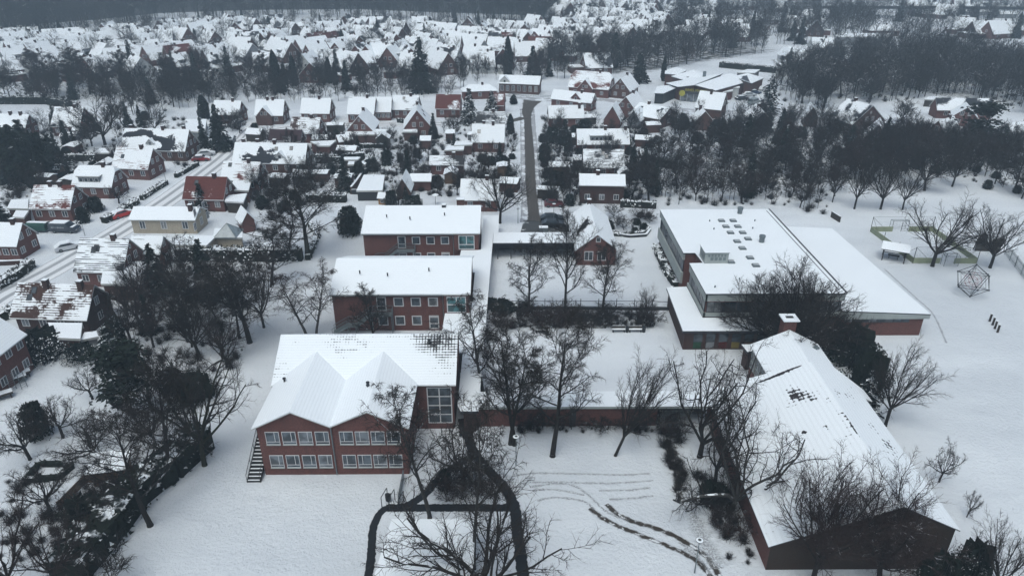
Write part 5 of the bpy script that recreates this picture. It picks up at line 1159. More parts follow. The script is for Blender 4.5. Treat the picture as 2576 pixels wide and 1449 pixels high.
# conifers and evergreens
GC = 'conifers among the houses'
for a in [('spruce', 515, 372, 292, 32, 'slim left one of the twin dark conifers beside the long duplex'), ('spruce', 557, 378, 262, 62, 'larger right one of the twin dark conifers beside the long duplex'),
          ('column', 516, 300, 238, 30, 'dark conifer behind the twin conifers, left of the white square roof'), ('spruce', 1060, 232, 92, 72, 'tallest dark spruce of the picture, standing above the far rooftops'),
          ('column', 1278, 188, 90, 24, 'slim dark conifer among the far rooftops straight above the road'), ('column', 1545, 172, 82, 26, 'slim dark conifer at the left edge of the upper wood'), ('spruce', 1607, 208, 132, 55, 'broad dark conifer behind the brown brick gable house'),
          ('column', 1668, 205, 140, 14, 'needle-thin conifer left of the shop roofs'), ('spruce', 1340, 190, 115, 45, 'dark conifer behind the village hall'), ('spruce', 1181, 312, 222, 52, 'left one of two big snowy conifers beside the road'),
          ('spruce', 1237, 288, 228, 46, 'right one of two big snowy conifers beside the road'), ('column', 1284, 338, 286, 20, 'slim conifer against the right wall of the two-chimney house'), ('column', 1292, 263, 238, 20, 'small conifer at the road junction'),
          ('column', 1091, 350, 316, 26, 'pair-like dark thuja right of the second gable house'), ('spruce', 1930, 288, 188, 54, 'spruce dusted with snow at the right of the shop car park'), ('spruce', 1876, 372, 286, 46, 'dark conifer below the solar-strip house'),
          ('pine', 2460, 392, 255, 110, 'big dark pine before the grey house at right'), ('spruce', 402, 742, 612, 84, 'dense dark conifer right of the flat white extension'), ('spruce', 522, 762, 612, 62, 'dark conifer in the lawn below the long hedge'),
          ('spruce', 290, 925, 820, 90, 'snow-dusted spruce right of the garage box'), ('column', 312, 880, 790, 26, 'slim pointed conifer behind the snow-dusted spruce'), ('pine', 335, 1050, 862, 150, 'big dark pine at the left garden edge'),
          ('spruce', 511, 531, 461, 50, 'round dark conifer in front of the bright red roof'), ('spruce', 869, 480, 396, 50, 'conical conifer at the garden corner left of the curved wall'), ('spruce', 8, 570, 502, 60, 'conifer cut by the left edge above the trailer'),
          ('spruce', 1985, 190 - 25, 118, 20, 'small dark cypress before the steep white roof'), ('spruce', 2170, 1040, 930, 80, 'snow-dusted conifer behind the right side of the lower hall'), ('column', 80 + 1717, 345, 300, 40, 'dark conifer left of the tall square house'),
          ('spruce', 1420, 900 / 3 + 45, 300, 36, 'bushy dark conifer right of the road'), ('spruce', 1145, 455, 425, 40, 'low conifer in front of the black and white striped roof'), ('spruce', 1000 + 22, 520, 470, 30, 'small fir beside the wooden play house')]:
    ptree(a[0], a[1], a[2], a[3], a[4], a[5], GC, twig='needle_snow' if 'snow' in a[5] else None)
for i, (u, v, t_, w_) in enumerate([(20, 452, 330, 90), (62, 462, 312, 100), (105, 455, 330, 90), (140, 420, 338, 70), (-10, 400, 300, 90), (70, 400, 300, 80)]):
    ptree('spruce' if i % 2 else 'ball', u, v, t_, w_, f'{ordw(i + 1)} evergreen of the dark yew clump at the left edge', 'dark evergreen clump at the left edge')
GB = 'evergreen bushes'
for a in [(243, 532, 494, 42, 'round dark bush beside the porch house gable'), (102, 1097, 1012, 78, 'large dark round bush in the left garden'), (1118, 1229, 1180, 42, 'round dark bush between the black paths'), (882, 590, 520, 70, 'dark yew left of the rearmost school block'),
          (212, 560, 520, 35, 'small bush at the corner of the porch house'), (905, 452, 405, 36, 'dark rounded bush at the top of the curved garden wall'), (935, 430, 400, 50, 'broad dark bush right of the curved hedge'), (1100, 470, 440, 40, 'dark bush behind the low garden houses'),
          (1390, 360, 320, 50, 'dark bush by the right kerb of the road'), (1470, 330, 300, 44, 'snow-spotted bush beside the broad snow-roofed house'), (1400, 470, 430, 60, 'dark bush hanging over the fence right of the road'), (1045, 452, 436, 34, 'low round bush in the middle garden')]:
    ptree('ball', a[0], a[1], a[2], a[3], a[4], GB)
for a in [(110, 895, 832, 145, 'big rhododendron with snow patches below the brown-tiled house'), (205, 905, 866, 92, 'second rhododendron, right of the big one'), (2130, 905, 818, 160, 'large dark evergreen mass behind the lower hall chimney'), (2180, 985, 890, 110, 'dark evergreen right of the lower hall roof'),
          (2430, 1470, 1368, 110, 'dark snow-spotted evergreen right of the lower hall gable'), (2350, 1490, 1400, 120, 'dark evergreen below the right corner of the lower hall gable'), (1040, 530, 492, 60, 'snow-capped garden bush behind the play house'), (985, 525, 480, 40, 'snowy bush left of the play house'), (1795, 1260, 1215, 90, 'dark twiggy undergrowth at the wall of the lower hall')]:
    ptree('mound', a[0], a[1], a[2], a[3], a[4], GB, twig='needle_snow' if 'snow' in a[4] or 'rhodo' in a[4] else None)

# clusters --------------------------------------------------
def inside(u, v, poly):
    c = False; j = len(poly) - 1
    for i in range(len(poly)):
        (x1, y1), (x2, y2) = poly[i], poly[j]
        if (y1 > v) != (y2 > v) and u < (x2 - x1) * (v - y1) / (y2 - y1) + x1: c = not c
        j = i
    return c
ROADS = [[(1300, 600), (1440, 600), (1370, 560), (1345, 300), (1400, 245), (1300, 240), (1305, 420)], [(0, 790), (120, 700), (420, 530), (600, 400), (700, 345), (1110, 320), (1110, 305), (690, 310), (590, 345), (380, 500), (0, 720)]]
def cluster(phrase, poly, n, kinds, hr, seed, group, asp=(.55, .8), gap=2.5, free=False):
    rg = random.Random(seed); us = [p[0] for p in poly]; vs = [p[1] for p in poly]; pts = []; tries = 0
    while len(pts) < n and tries < n * 60:
        tries += 1; u = rg.uniform(min(us), max(us)); v = rg.uniform(min(vs), max(vs))
        if not inside(u, v, poly) or any(inside(u, v, r) for r in ROADS): continue
        p = P(u, v)
        if not free and any((p.x - a) ** 2 + (p.y - b_) ** 2 < r * r for a, b_, r in OCC): continue
        if any((p.x - q[1].x) ** 2 + (p.y - q[1].y) ** 2 < gap * gap for q in pts): continue
        pts.append((u, p))
    pts.sort(key=lambda q: q[0]); cnt = {}
    for u, p in pts:
        s = rg.choice(kinds); h = rg.uniform(*hr); w = h * rg.uniform(*asp); tw = None
        if s == 'column': w = h * .28
        if s == 'spruce': w = h * .42
        if s == 'ball': h *= .35; w = h * 1.1
        if s == 'mound': h *= .3; w = h * 1.7
        if s == 'shrub': h = rg.uniform(1.6, 3.2); w = h * rg.uniform(1.0, 1.5)
        if s not in ('spruce', 'column', 'ball', 'mound', 'pine'): tw = rg.choice(['twig', 'twig', 'twig_red'])
        what = {'spruce': 'dark conifer', 'column': 'slim conifer', 'ball': 'round evergreen', 'mound': 'low evergreen', 'shrub': 'twiggy shrub', 'birch': 'bare birch', 'pine': 'dark pine'}.get(s, 'bare tree')
        cnt[what] = cnt.get(what, 0) + 1
        tree(s, p.x, p.y, h, w, f'{ordw(cnt[what])} {what} from the left {phrase}', group, twig=tw)
T1 = ['spread', 'fan', 'oak', 'fan', 'oak', 'crooked']
K1 = [(-10, 268), (-10, 200), (150, 192), (350, 178), (560, 162), (860, 180), (870, 240), (620, 246), (520, 262), (380, 300), (200, 262)]
K3 = [(865, 232), (865, 185), (1250, 165), (1440, 175), (1420, 205), (1250, 205), (1180, 222), (1050, 240)]
K4 = [(1370, 185), (1370, 140), (1560, 120), (1760, 110), (1900, 105), (1960, 130), (1750, 160), (1650, 182), (1500, 190)]
K5 = [(1965, 262), (1945, 215), (1990, 188), (2110, 160), (2250, 135), (2400, 150), (2576, 190), (2620, 300), (2520, 262), (2380, 245), (2200, 262), (2050, 275)]
K6 = [(1590, 515), (1570, 445), (1640, 385), (1750, 360), (1900, 345), (2120, 350), (2230, 390), (2150, 440), (2110, 500), (2080, 545), (1980, 520), (1800, 520)]
K7 = [(2120, 450), (2260, 360), (2600, 400), (2620, 540), (2520, 470), (2330, 440), (2200, 470)]
cluster('in the upper left belt', K1, 46, T1 + ['spruce'], (8, 13), 1, 'trees of the upper left belt')
cluster('in the evergreen strip behind the white square roofs', [(560, 235), (860, 215), (860, 190), (560, 190)], 14, ['column', 'spruce', 'ball', 'fan'], (8, 12), 2, 'trees of the upper left belt')
cluster('in the tree line around the tallest spruce', K3, 22, T1 + ['spruce', 'spruce', 'shrub'], (7, 11), 3, 'trees of the middle belt')
cluster('in the wood behind villa and shop', K4, 26, T1 + ['lead', 'spruce'], (9, 13), 4, 'trees of the wood behind the shop', free=True)
cluster('in the big upper right wood', K5, 52, T1, (9, 13), 5, 'trees of the upper right wood', gap=4)
cluster('in the dark belt behind the sports hall', K6, 60, T1 + ['lead', 'ball', 'spruce'], (6.5, 10), 6, 'trees of the belt behind the sports hall')
cluster('in the loose trees beyond the ball court', K7, 30, T1, (8, 12), 7, 'trees beyond the ball court')
cluster('along the snowy alley', [(440, 900), (590, 960), (612, 880), (650, 780), (735, 680), (760, 610), (640, 590), (600, 640), (560, 700), (470, 780)], 13, T1 + ['birch', 'lead', 'spruce'], (8, 12), 8, 'trees along the snowy alley')
cluster('in the strip beside the lower left field', [(330, 1120), (430, 1120), (560, 940), (460, 900), (380, 1000)], 9, ['fan', 'upright', 'mound', 'ball', 'shrub', 'shrub'], (8, 12), 9, 'trees along the snowy alley')
cluster('in the undergrowth at the left garden fence', [(150, 1320), (250, 1300), (330, 1180), (300, 1160), (200, 1240)], 12, ['shrub', 'mound', 'shrub'], (6, 9), 10, 'garden shrubs')
cluster('among the far houses at upper left', [(0, 170), (0, 95), (400, 70), (640, 50), (870, 55), (880, 150), (600, 150), (300, 160)], 22, ['spruce', 'ball', 'column'], (6, 10), 11, 'conifers among the far houses')
cluster('among the far houses at upper centre', [(880, 160), (880, 55), (1370, 60), (1400, 110), (1300, 140), (1000, 165)], 16, ['spruce', 'ball'], (6, 10), 12, 'conifers among the far houses')
cluster('among the far houses right of the wood', [(1380, 120), (1380, 15), (1700, 8), (1720, 95)], 16, ['spruce', 'ball'], (6, 10), 13, 'conifers among the far houses')
cluster('on the wooded slope at top right', [(1700, 118), (1700, 8), (2150, 8), (2180, 110), (1960, 118), (1850, 100)], 14, ['spruce'], (9, 14), 14, 'conifers of the top right slope')
cluster('around the road bridge', [(2180, 100), (2150, 10), (2620, 10), (2620, 110), (2450, 95), (2350, 105)], 14, ['spruce'], (8, 13), 15, 'conifers of the top right slope')
cluster('in the gardens left of the dark road', [(880, 380), (960, 340), (1160, 330), (1180, 400), (1300, 400), (1300, 500), (1100, 500), (940, 400)], 46, ['shrub', 'shrub', 'orchard', 'ball', 'mound', 'orchard', 'spruce'], (4, 7), 16, 'garden trees and bushes')
cluster('in the gardens right of the dark road', [(1360, 520), (1365, 300), (1460, 300), (1700, 320), (1640, 400), (1600, 520), (1440, 520)], 60, ['shrub', 'shrub', 'fan', 'ball', 'mound', 'spread', 'mound'], (5, 8.5), 17, 'garden trees and bushes')
cluster('between the house gardens at right', [(1640, 340), (1700, 300), (2000, 300), (2150, 330), (2150, 380), (1900, 360), (1750, 365)], 26, ['fan', 'upright', 'ball', 'shrub', 'mound'], (6, 9), 18, 'garden trees and bushes')
cluster('in the gardens of the left street', [(0, 560), (0, 340), (200, 300), (500, 300), (520, 420), (300, 420), (200, 470)], 40, ['shrub', 'shrub', 'orchard', 'ball', 'mound', 'spruce', 'fan'], (4, 8), 19, 'garden trees and bushes')
cluster('in the front gardens right of the left street', [(560, 320), (900, 320), (870, 400), (800, 500), (680, 560), (620, 480), (800, 420)], 34, ['shrub', 'orchard', 'mound', 'fan', 'ball'], (4, 8), 20, 'garden trees and bushes')
cluster('between the alley and the brown-tiled house', [(230, 860), (330, 780), (470, 640), (500, 780), (420, 900), (330, 960)], 19, ['mound', 'fan', 'shrub', 'spruce', 'shrub', 'upright', 'orchard'], (6, 11), 21, 'garden trees and bushes')
cluster('in the courtyard planting bed', [(1250, 826), (1250, 792), (1645, 792), (1650, 826)], 30, ['shrub'], (2, 3), 22, 'shrubs in the courtyard bed', gap=.9, free=True)
cluster('at the left corner of the courtyard bed', [(1180, 800), (1180, 772), (1340, 772), (1340, 800)], 8, ['shrub', 'shrub', 'mound'], (5, 6), 23, 'shrubs in the courtyard bed', gap=1.2, free=True)
cluster('along the foot of the long brick wing', [(1300, 1085), (1300, 1070), (1700, 1072), (1720, 1100), (1600, 1092)], 12, ['shrub'], (2, 3), 24, 'shrubs at the long brick wing', gap=1.5, free=True)
cluster('along the left wall of the lower hall', [(1750, 1200), (1830, 1240), (1900, 1420), (1850, 1430)], 9, ['shrub', 'mound', 'shrub'], (3, 4.5), 25, 'shrubs at the lower hall', gap=1.0, free=True)
cluster('between the black paths', [(1110, 1240), (1160, 1200), (1240, 1240), (1240, 1262), (1120, 1262)], 9, ['shrub'], (3, 4), 28, 'shrubs between the black paths', gap=.9, free=True)
cluster('around the round bed beside the yard', [(1530, 580), (1530, 545), (1635, 545), (1635, 585)], 14, ['shrub', 'mound'], (3, 4.5), 26, 'shrubs beside the school yard', gap=1.2, free=True)
cluster('in the wide gardens at the right edge', [(2230, 420), (2300, 370), (2600, 420), (2620, 520)], 14, ['mound', 'ball', 'shrub', 'spruce'], (5, 8), 27, 'garden trees and bushes')

# woods and thickets too many to count: one merged object each
def tuft_proto(kind):
    rg = random.Random(9); T = MB()
    def tri(a, b_, w): 
        d = (b_ - a).normalized(); n = rnd_perp(d, rg) * w; T.face([a - n, a + n, b_])
    if kind in ('tree', 'fartree'):
        nj, nk, wf = (9, 4, 1.0) if kind == 'tree' else (7, 2, 1.5)
        T.tube((0, 0, 0), (0, 0, .5), .011, .008, 4); T.tube((0, 0, .5), (0, 0, .95), .008, .001, 3)
        for i in range(17):
            z = .22 + .68 * i / 17; a = i * 2.4 + rg.random(); e = rg.uniform(.35, 1.05); ln = .36 * (1.08 - abs(z - .52)); d = Vector((math.cos(a) * math.sin(e), math.sin(a) * math.sin(e), math.cos(e))); b0 = Vector((0, 0, z)); b1 = b0 + d * ln; T.tube(b0, b1, .0055, .0015, 3)
            for j in range(nj):
                q = b0.lerp(b1, rg.uniform(.25, 1)); dd = (d + Vector((rg.gauss(0, .7), rg.gauss(0, .7), rg.gauss(.3, .4)))).normalized(); e1 = q + dd * rg.uniform(.10, .2); tri(q, e1, .0045 * wf)
                for k in range(nk): q2 = q.lerp(e1, rg.uniform(.2, 1)); tri(q2, q2 + (dd + Vector((rg.gauss(0, .8), rg.gauss(0, .8), rg.gauss(.2, .5)))).normalized() * rg.uniform(.05, .10), .0036 * wf)
    else:
        for i in range(70):
            a = rg.random() * 6.283; e = rg.uniform(.1, 1.3); d = Vector((math.cos(a) * math.sin(e) * .7, math.sin(a) * math.sin(e) * .7, math.cos(e))); b0 = Vector((rg.gauss(0, .12), rg.gauss(0, .12), 0)); b1 = b0 + d * rg.uniform(.6, 1); tri(b0, b1, .016)
            for j in range(4): q = b0.lerp(b1, rg.uniform(.3, 1)); tri(q, q + (d + Vector((rg.gauss(0, .7), rg.gauss(0, .7), rg.gauss(.1, .5)))).normalized() * .35, .012)
    return np.array(T.v, dtype=np.float32), np.array([len(f) for f in T.f]), np.array([i for f in T.f for i in f])
TP = {}
def mass(name, spots, mat, label, cat, kind='tree', seed=1):
    """spots: (x, y, height, width)"""
    if kind not in TP: TP[kind] = tuft_proto(kind)
    base, fl, fi = TP[kind]; rg = random.Random(seed); vs = []; fs = []; cnt = []
    for i, (px, py, h, w) in enumerate(spots):
        a = rg.random() * 6.283; c, s_ = math.cos(a), math.sin(a); v = base * np.array([w, w, h], dtype=np.float32)
        vs.append(np.stack([v[:, 0] * c - v[:, 1] * s_ + px, v[:, 0] * s_ + v[:, 1] * c + py, v[:, 2]], 1)); fs.append(fi + len(base) * i); cnt.append(fl)
    V_ = np.concatenate(vs); F_ = np.concatenate(fs); N_ = np.concatenate(cnt); me = bpy.data.meshes.new(name)
    me.vertices.add(len(V_)); me.vertices.foreach_set('co', V_.ravel()); me.loops.add(len(F_)); me.loops.foreach_set('vertex_index', F_)
    me.polygons.add(len(N_)); st_ = np.concatenate([[0], np.cumsum(N_)[:-1]]); me.polygons.foreach_set('loop_start', st_); me.update(calc_edges=True); me.materials.append(M[mat])
    return tag(link(name, me), label, cat, kind='stuff')
def spots_edge(edge, depth, n, seed, hr):
    rg = random.Random(seed); out = []
    for i in range(n):
        t = rg.random() * (len(edge) - 1); k = int(t); f = t - k; p = P(*edge[k]).lerp(P(*edge[k + 1]), f); dy = depth * rg.random() ** 1.25; p = p * (1 + dy / p.length); h = rg.uniform(*hr); out.append((p.x, p.y, h, h * rg.uniform(.8, 1.15)))
    return out
def spots_poly(poly, n, seed, hr, asp=(.8, 1.2), free=False):
    rg = random.Random(seed); us = [p[0] for p in poly]; vs = [p[1] for p in poly]; out = []; t = 0
    while len(out) < n and t < n * 40:
        t += 1; u = rg.uniform(min(us), max(us)); v = rg.uniform(min(vs), max(vs))
        if not inside(u, v, poly) or any(inside(u, v, r) for r in ROADS): continue
        p = P(u, v)
        if not free and any((p.x - a) ** 2 + (p.y - b_) ** 2 < (r * .62) ** 2 for a, b_, r in OCC): continue
        h = rg.uniform(*hr); out.append((p.x, p.y, h, h * rg.uniform(*asp)))
    return out
mass('far_wood', spots_edge([(-250, 95), (0, 88), (110, 76), (250, 66), (400, 52), (640, 48), (900, 46), (1100, 52), (1300, 54), (1372, 60)], 330, 2800, 1, (10, 19)), 'twig_far', 'wide dark leafless wood filling the top left of the picture', 'wood', 'fartree')
mass('background_trees', spots_edge([(1372, 56), (1395, 30), (1420, 4), (1700, 2), (2100, 2), (2700, 2)], 450, 1100, 2, (11, 16)) + spots_poly(K4, 170, 3, (7, 13), free=True) + spots_poly(K5, 330, 4, (6, 13))
     + spots_poly([(0, 170), (0, 90), (400, 66), (640, 48), (870, 50), (880, 150), (600, 150), (300, 160)], 260, 5, (5, 10)) + spots_poly([(880, 160), (880, 50), (1370, 56), (1400, 110), (1300, 140), (1000, 165)], 190, 6, (5, 9))
     + spots_poly([(1380, 120), (1380, 10), (1700, 4), (1720, 95)], 230, 7, (5, 10)) + spots_poly([(1700, 118), (1700, 4), (2150, 4), (2180, 110), (1960, 118), (1850, 100)], 330, 8, (7, 14)) + spots_poly([(2180, 100), (2150, 4), (2650, 4), (2650, 120), (2450, 95), (2350, 105)], 220, 9, (7, 13))
     + spots_poly([(2090, 200), (2250, 110), (2420, 115), (2600, 190), (2576, 250), (2250, 240)], 150, 10, (7, 12)), 'twig_far', 'smaller bare trees filling the far woods and the far house gardens', 'trees', 'fartree')
mass('undergrowth', spots_poly(K6, 170, 11, (3, 7)) + spots_poly(K1, 230, 12, (3, 9)) + spots_poly(K3, 130, 13, (3, 8)) + spots_poly(K7, 120, 14, (3, 8)) + spots_poly([(500, 262), (540, 248), (860, 243), (1160, 230), (1160, 248), (860, 258), (560, 270)], 90, 20, (3, 7)) + spots_poly([(1690, 330), (2150, 330), (2150, 380), (2576, 420), (2576, 380), (2300, 350)], 60, 21, (3, 7)) + spots_poly([(880, 380), (900, 330), (1300, 330), (1300, 500), (1100, 500), (940, 470)], 60, 16, (2, 5)) + spots_poly([(1360, 520), (1365, 300), (1700, 300), (1600, 520)], 90, 17, (2, 6)) + spots_poly([(0, 560), (0, 300), (500, 290), (520, 420), (300, 430), (200, 480)], 60, 18, (2, 6)) + spots_poly([(560, 320), (1300, 300), (1300, 330), (870, 400), (800, 500), (680, 560), (620, 480)], 60, 19, (2, 5)) + spots_poly([(1640, 340), (1700, 300), (2000, 300), (2150, 330), (2150, 380), (1900, 360), (1750, 365)], 50, 15, (3, 7)), 'twig', 'bare saplings and undergrowth thickening the tree belts', 'undergrowth')
gd = []
for i, (pl_, n) in enumerate([([(0, 560), (0, 340), (200, 300), (500, 300), (520, 420), (300, 420), (200, 470)], 260), ([(560, 320), (900, 320), (870, 400), (800, 500), (680, 560), (620, 480), (800, 420)], 200), ([(880, 400), (960, 330), (1300, 330), (1300, 500), (1100, 500), (940, 480)], 380),
                            ([(1360, 520), (1365, 300), (1700, 300), (1600, 520)], 380), (K6, 200), (K7, 60), (K1, 200), (K5, 150), ([(150, 1320), (250, 1300), (330, 1180), (300, 1160), (200, 1240)], 60), ([(230, 860), (330, 780), (470, 640), (500, 780), (420, 900), (330, 960)], 90),
                            ([(440, 900), (590, 960), (650, 780), (735, 680), (640, 590), (560, 700), (470, 780)], 70), ([(1240, 826), (1240, 792), (1645, 792), (1650, 826)], 70), ([(1740, 1180), (1830, 1240), (1900, 1430), (1840, 1430)], 26), ([(0, 1400), (0, 1200), (60, 1180), (260, 1380), (240, 1449)], 60), ([r4(2180, 470), r4(2300, 440), r4(2310, 600), r4(2350, 950), r4(2280, 960), r4(2190, 600)], 34), ([(1300, 1075), (1700, 1075), (1700, 1090), (1300, 1088)], 16)]):
    gd += spots_poly(pl_, n, 30 + i, (.4, 1.5), (.8, 1.6), free=i in (11, 12, 14, 15))
mass('garden_brush', gd, 'twig', 'low bare brush scattered over gardens and under trees', 'brush', 'brush')
# litter-dark ground below the woods
def patch(name, poly, mat, z=.006):
    b = MB(); q = [P(*p) for p in poly]; c = sum(q, Vector()) / len(q)
    for i in range(len(q)):
        a, e = q[i], q[(i + 1) % len(q)]
        ln = (a - e).length; b.face([(a.x, a.y, z), (e.x, e.y, z), (c.x, c.y, z)], 0, [(1, 0), (1, ln), (0, ln / 2)])
    o = b.build(name, [mat]); return tag(o, kind='structure')
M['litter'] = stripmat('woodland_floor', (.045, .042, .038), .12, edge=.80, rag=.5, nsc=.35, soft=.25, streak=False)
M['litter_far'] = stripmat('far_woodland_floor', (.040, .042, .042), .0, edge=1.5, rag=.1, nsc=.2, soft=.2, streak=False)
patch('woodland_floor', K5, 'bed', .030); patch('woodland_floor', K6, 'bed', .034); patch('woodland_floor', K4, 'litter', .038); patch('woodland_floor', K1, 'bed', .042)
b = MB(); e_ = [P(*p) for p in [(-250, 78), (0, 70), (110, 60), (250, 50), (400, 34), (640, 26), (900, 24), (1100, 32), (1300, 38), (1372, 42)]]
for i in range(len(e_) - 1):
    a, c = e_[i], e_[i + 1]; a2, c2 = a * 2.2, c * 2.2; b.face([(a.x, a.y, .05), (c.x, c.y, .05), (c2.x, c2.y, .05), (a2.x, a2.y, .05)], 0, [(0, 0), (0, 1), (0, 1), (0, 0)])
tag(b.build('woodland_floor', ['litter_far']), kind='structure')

# ------------------------------------------------------------------ hedges, walls, fences
def hedge(pts, h, w, label, mat='hedge', dens=26, name='hedge', px=True):
    q = [P(*p) for p in pts] if px else [Vector(p) for p in pts]; c = sum(q, Vector()) / len(q); rg = random.Random(int(abs(c.x) * 10 + c.y)); b = MB()
    for i in range(len(q) - 1):
        a, e = q[i] - c, q[i + 1] - c; d = (e - a); ln = d.length; d.normalize(); n = Vector((-d.y, d.x, 0))
        m = max(1, int(ln / 1.5))
        for k in range(m):
            s, t = a + d * ln * k / m, a + d * (ln * (k + 1) / m); hh = h * (.84 + .06 * rg.random()); ww = w * .42
            o = [s - n * ww, t - n * ww, t + n * ww, s + n * ww]
            for j in range(4): u, v = o[j], o[(j + 1) % 4]; b.face([u, v, v + Vector((0, 0, hh)), u + Vector((0, 0, hh))])
            b.face([u + Vector((0, 0, hh)) for u in o])
        for k in range(int(ln * dens * (h + w) / 3)):
            t = rg.random() * ln; side = rg.random(); pr = h + w
            if side < h / (2 * h + w) * 2 * .9: off = n * (w / 2) * rg.choice((-1, 1)) * rg.uniform(.85, 1.12); z = rg.random() * h
            else: off = n * w * (rg.random() - .5); z = h * rg.uniform(.88, 1.05)
            p = a + d * t + off + Vector((0, 0, z)); sz = rg.uniform(.14, .32); u = rnd_perp(Vector((rg.gauss(0, 1), rg.gauss(0, 1), rg.gauss(0, 1.2))).normalized(), rg) * sz; v = rnd_perp(u.normalized(), rg) * sz * .8
            b.face([p - u - v * .4, p + u - v * .4, p + v])
    o = b.build(name, [mat], None, c); tag(o, label, 'hedge', 'hedges'); return o
def hz(x, y): return (772.8 + x / 6.25, 300.5 + y / 6.25)
hedge([(448, 655), (560, 656), (690, 655), (762, 654)], 2.6, 1.6, 'long tall dark hedge with snowy top below the bungalow garden')
hedge([hz(150, 680), hz(500, 685), hz(900, 640)], 2.4, 1.4, 'tall clipped hedge with a white snow rim behind the two small carports')
hedge([hz(1020, 620), hz(940, 760), hz(840, 900), hz(800, 970)], 1.8, 1.6, 'curving snow-topped hedge running down from the two small carports')
hedge([hz(0, 1290), hz(620, 1295)], 1.9, 1.8, 'low broad hedge with snowy top left of the white lawn, behind the bare alley trees')
hedge([hz(780, 450), hz(1215, 455)], 1.3, .8, 'brown-green low hedge in front of the garden furniture')
hedge([hz(1230, 480), hz(1180, 560)], 1.0, .8, 'short brown hedge end at the corner of the white garden', 'hedge')
hedge([(-10, 730), (40, 702), (82, 671)], 1.6, 1.6, 'hedge along the street at the left edge below the trailer')
hedge([(-10, 812), (20, 800), (34, 786)], 1.6, 1.6, 'small hedge left of the brown-tiled house')
hedge([(357, 504), (385, 485), (420, 464)], 1.1, 1.0, 'black-looking hedge line beside the street above the bungalow')
hedge([(443, 448), (470, 433), (498, 417)], 1.1, 1.0, 'short dark hedge line beside the street below the long duplex')
hedge([(262, 562), (300, 545), (345, 512)], 1.4, 1.5, 'uneven bushes beside the red car at the street')
hedge([(170, 405), (235, 405), (280, 403)], 1.9, 1.2, 'dark hedge below the flat carport at left')
hedge([(800, 410), (858, 412)], 2.0, 1.5, 'dark tall hedge right of the long pale duplex')
hedge([(515, 1120), (480, 1150), (430, 1195), (389, 1222), (340, 1262)], 3.2, 3.4, 'broad dark ivy hedge rising beside the lower left snow field', 'hedge_dark', 22)
hedge([(335, 1268), (285, 1335), (235, 1395), (170, 1470)], 3.0, 3.6, 'lower snow-speckled stretch of the broad dark hedge at bottom left', 'hedge_dark', 22)
hedge([(70, 1208), (100, 1172), (185, 1172)], .7, .5, 'low clipped hedge forming the upper edge of a garden square at left', 'hedge_dark')
hedge([(185, 1176), (150, 1205), (72, 1212)], .7, .5, 'low clipped hedge forming the lower edge of a garden square at left', 'hedge_dark')
hedge([(1235, 779), (1340, 779)], 1.2, 1.6, 'dark bush row at the left end of the open frame fence in the courtyard', 'hedge_dark', 14)
hedge([(1530, 592), (1570, 594), (1612, 590), (1634, 578)], .7, .9, 'low snowy hedge around the round bed beside the school yard')
hedge([(1650, 625), (1672, 680), (1700, 722)], 1.0, 1.3, 'snow-covered plants in the narrow bed along the left wall of the sports hall')
hedge([(1000, 268 + 40), (1030, 312)], 1.3, .8, 'short hedge between the two brick gable houses')
hedge([(1560, 520), (1650, 524)], 1.6, 1.2, 'dark hedge behind the snowy round bed')
hedge([(1585, 410), (1700, 425)], 2.2, 1.6, 'long dark hedge in the right gardens left of the belt of trees', 'hedge_dark')
hedge([(1810, 170), (1955, 185)], 2.4, 2, 'dark hedge below the twin pale gables', 'hedge_dark', 14)
hedge([(60, 178), (170, 186), (330, 176)], 3, 3, 'long dark hedge below the upper left cluster of houses', 'hedge_dark', 12)
hedge([(-10, 262), (120, 262), (180, 275)], 2.6, 2, 'dark hedge at the left edge behind the two-chimneyed house', 'hedge_dark', 14)
hedge([(780, 570), (800, 595), (775, 655)], 1.2, 1.0, 'thin brown hedge beside the tall alley tree', 'hedge')
def wallp(pts, h, w, mat, label, cat='garden wall', name='garden_wall', cap=True):
    q = [P(*p) for p in pts]; c = q[0]; b = MB()
    for i in range(len(q) - 1):
        a, e = q[i] - c, q[i + 1] - c; b.bar(a + Vector((0, 0, h / 2)), e + Vector((0, 0, h / 2)), w, h)
        if cap: b.bar(a + Vector((0, 0, h + .04)), e + Vector((0, 0, h + .04)), w * 1.3, .08, 1)
    return tag(b.build(name, [mat, 'snow'], None, c), label, cat)
wallp([hz(870, 880), hz(860, 960), hz(780, 1080), hz(700, 1180)], 1.7, .35, 'brick_brown', 'curved brown garden wall with snow on top above the school roof')
wallp([hz(700, 1180), hz(1190, 1178)], 1.1, .12, 'metal_dark', 'low dark fence panels closing the white garage yard', 'fence', 'garden_fence')
wallp([(1540, 592), (1585, 598), (1625, 595), (1636, 580)], .5, .3, 'metal_dark', 'low curved kerb wall around the snowy round bed', 'kerb wall', 'kerb_wall')
wallp([(2090, 546), (2112, 560)], 1.2, .2, 'wood_dark', 'dark wooden screen at the rear corner of the sports hall', 'screen', 'wooden_screen')
wallp([(0, 668), (60, 665)], .8, .3, 'brick_dark', 'low garden wall in front of the house cut by the left edge')
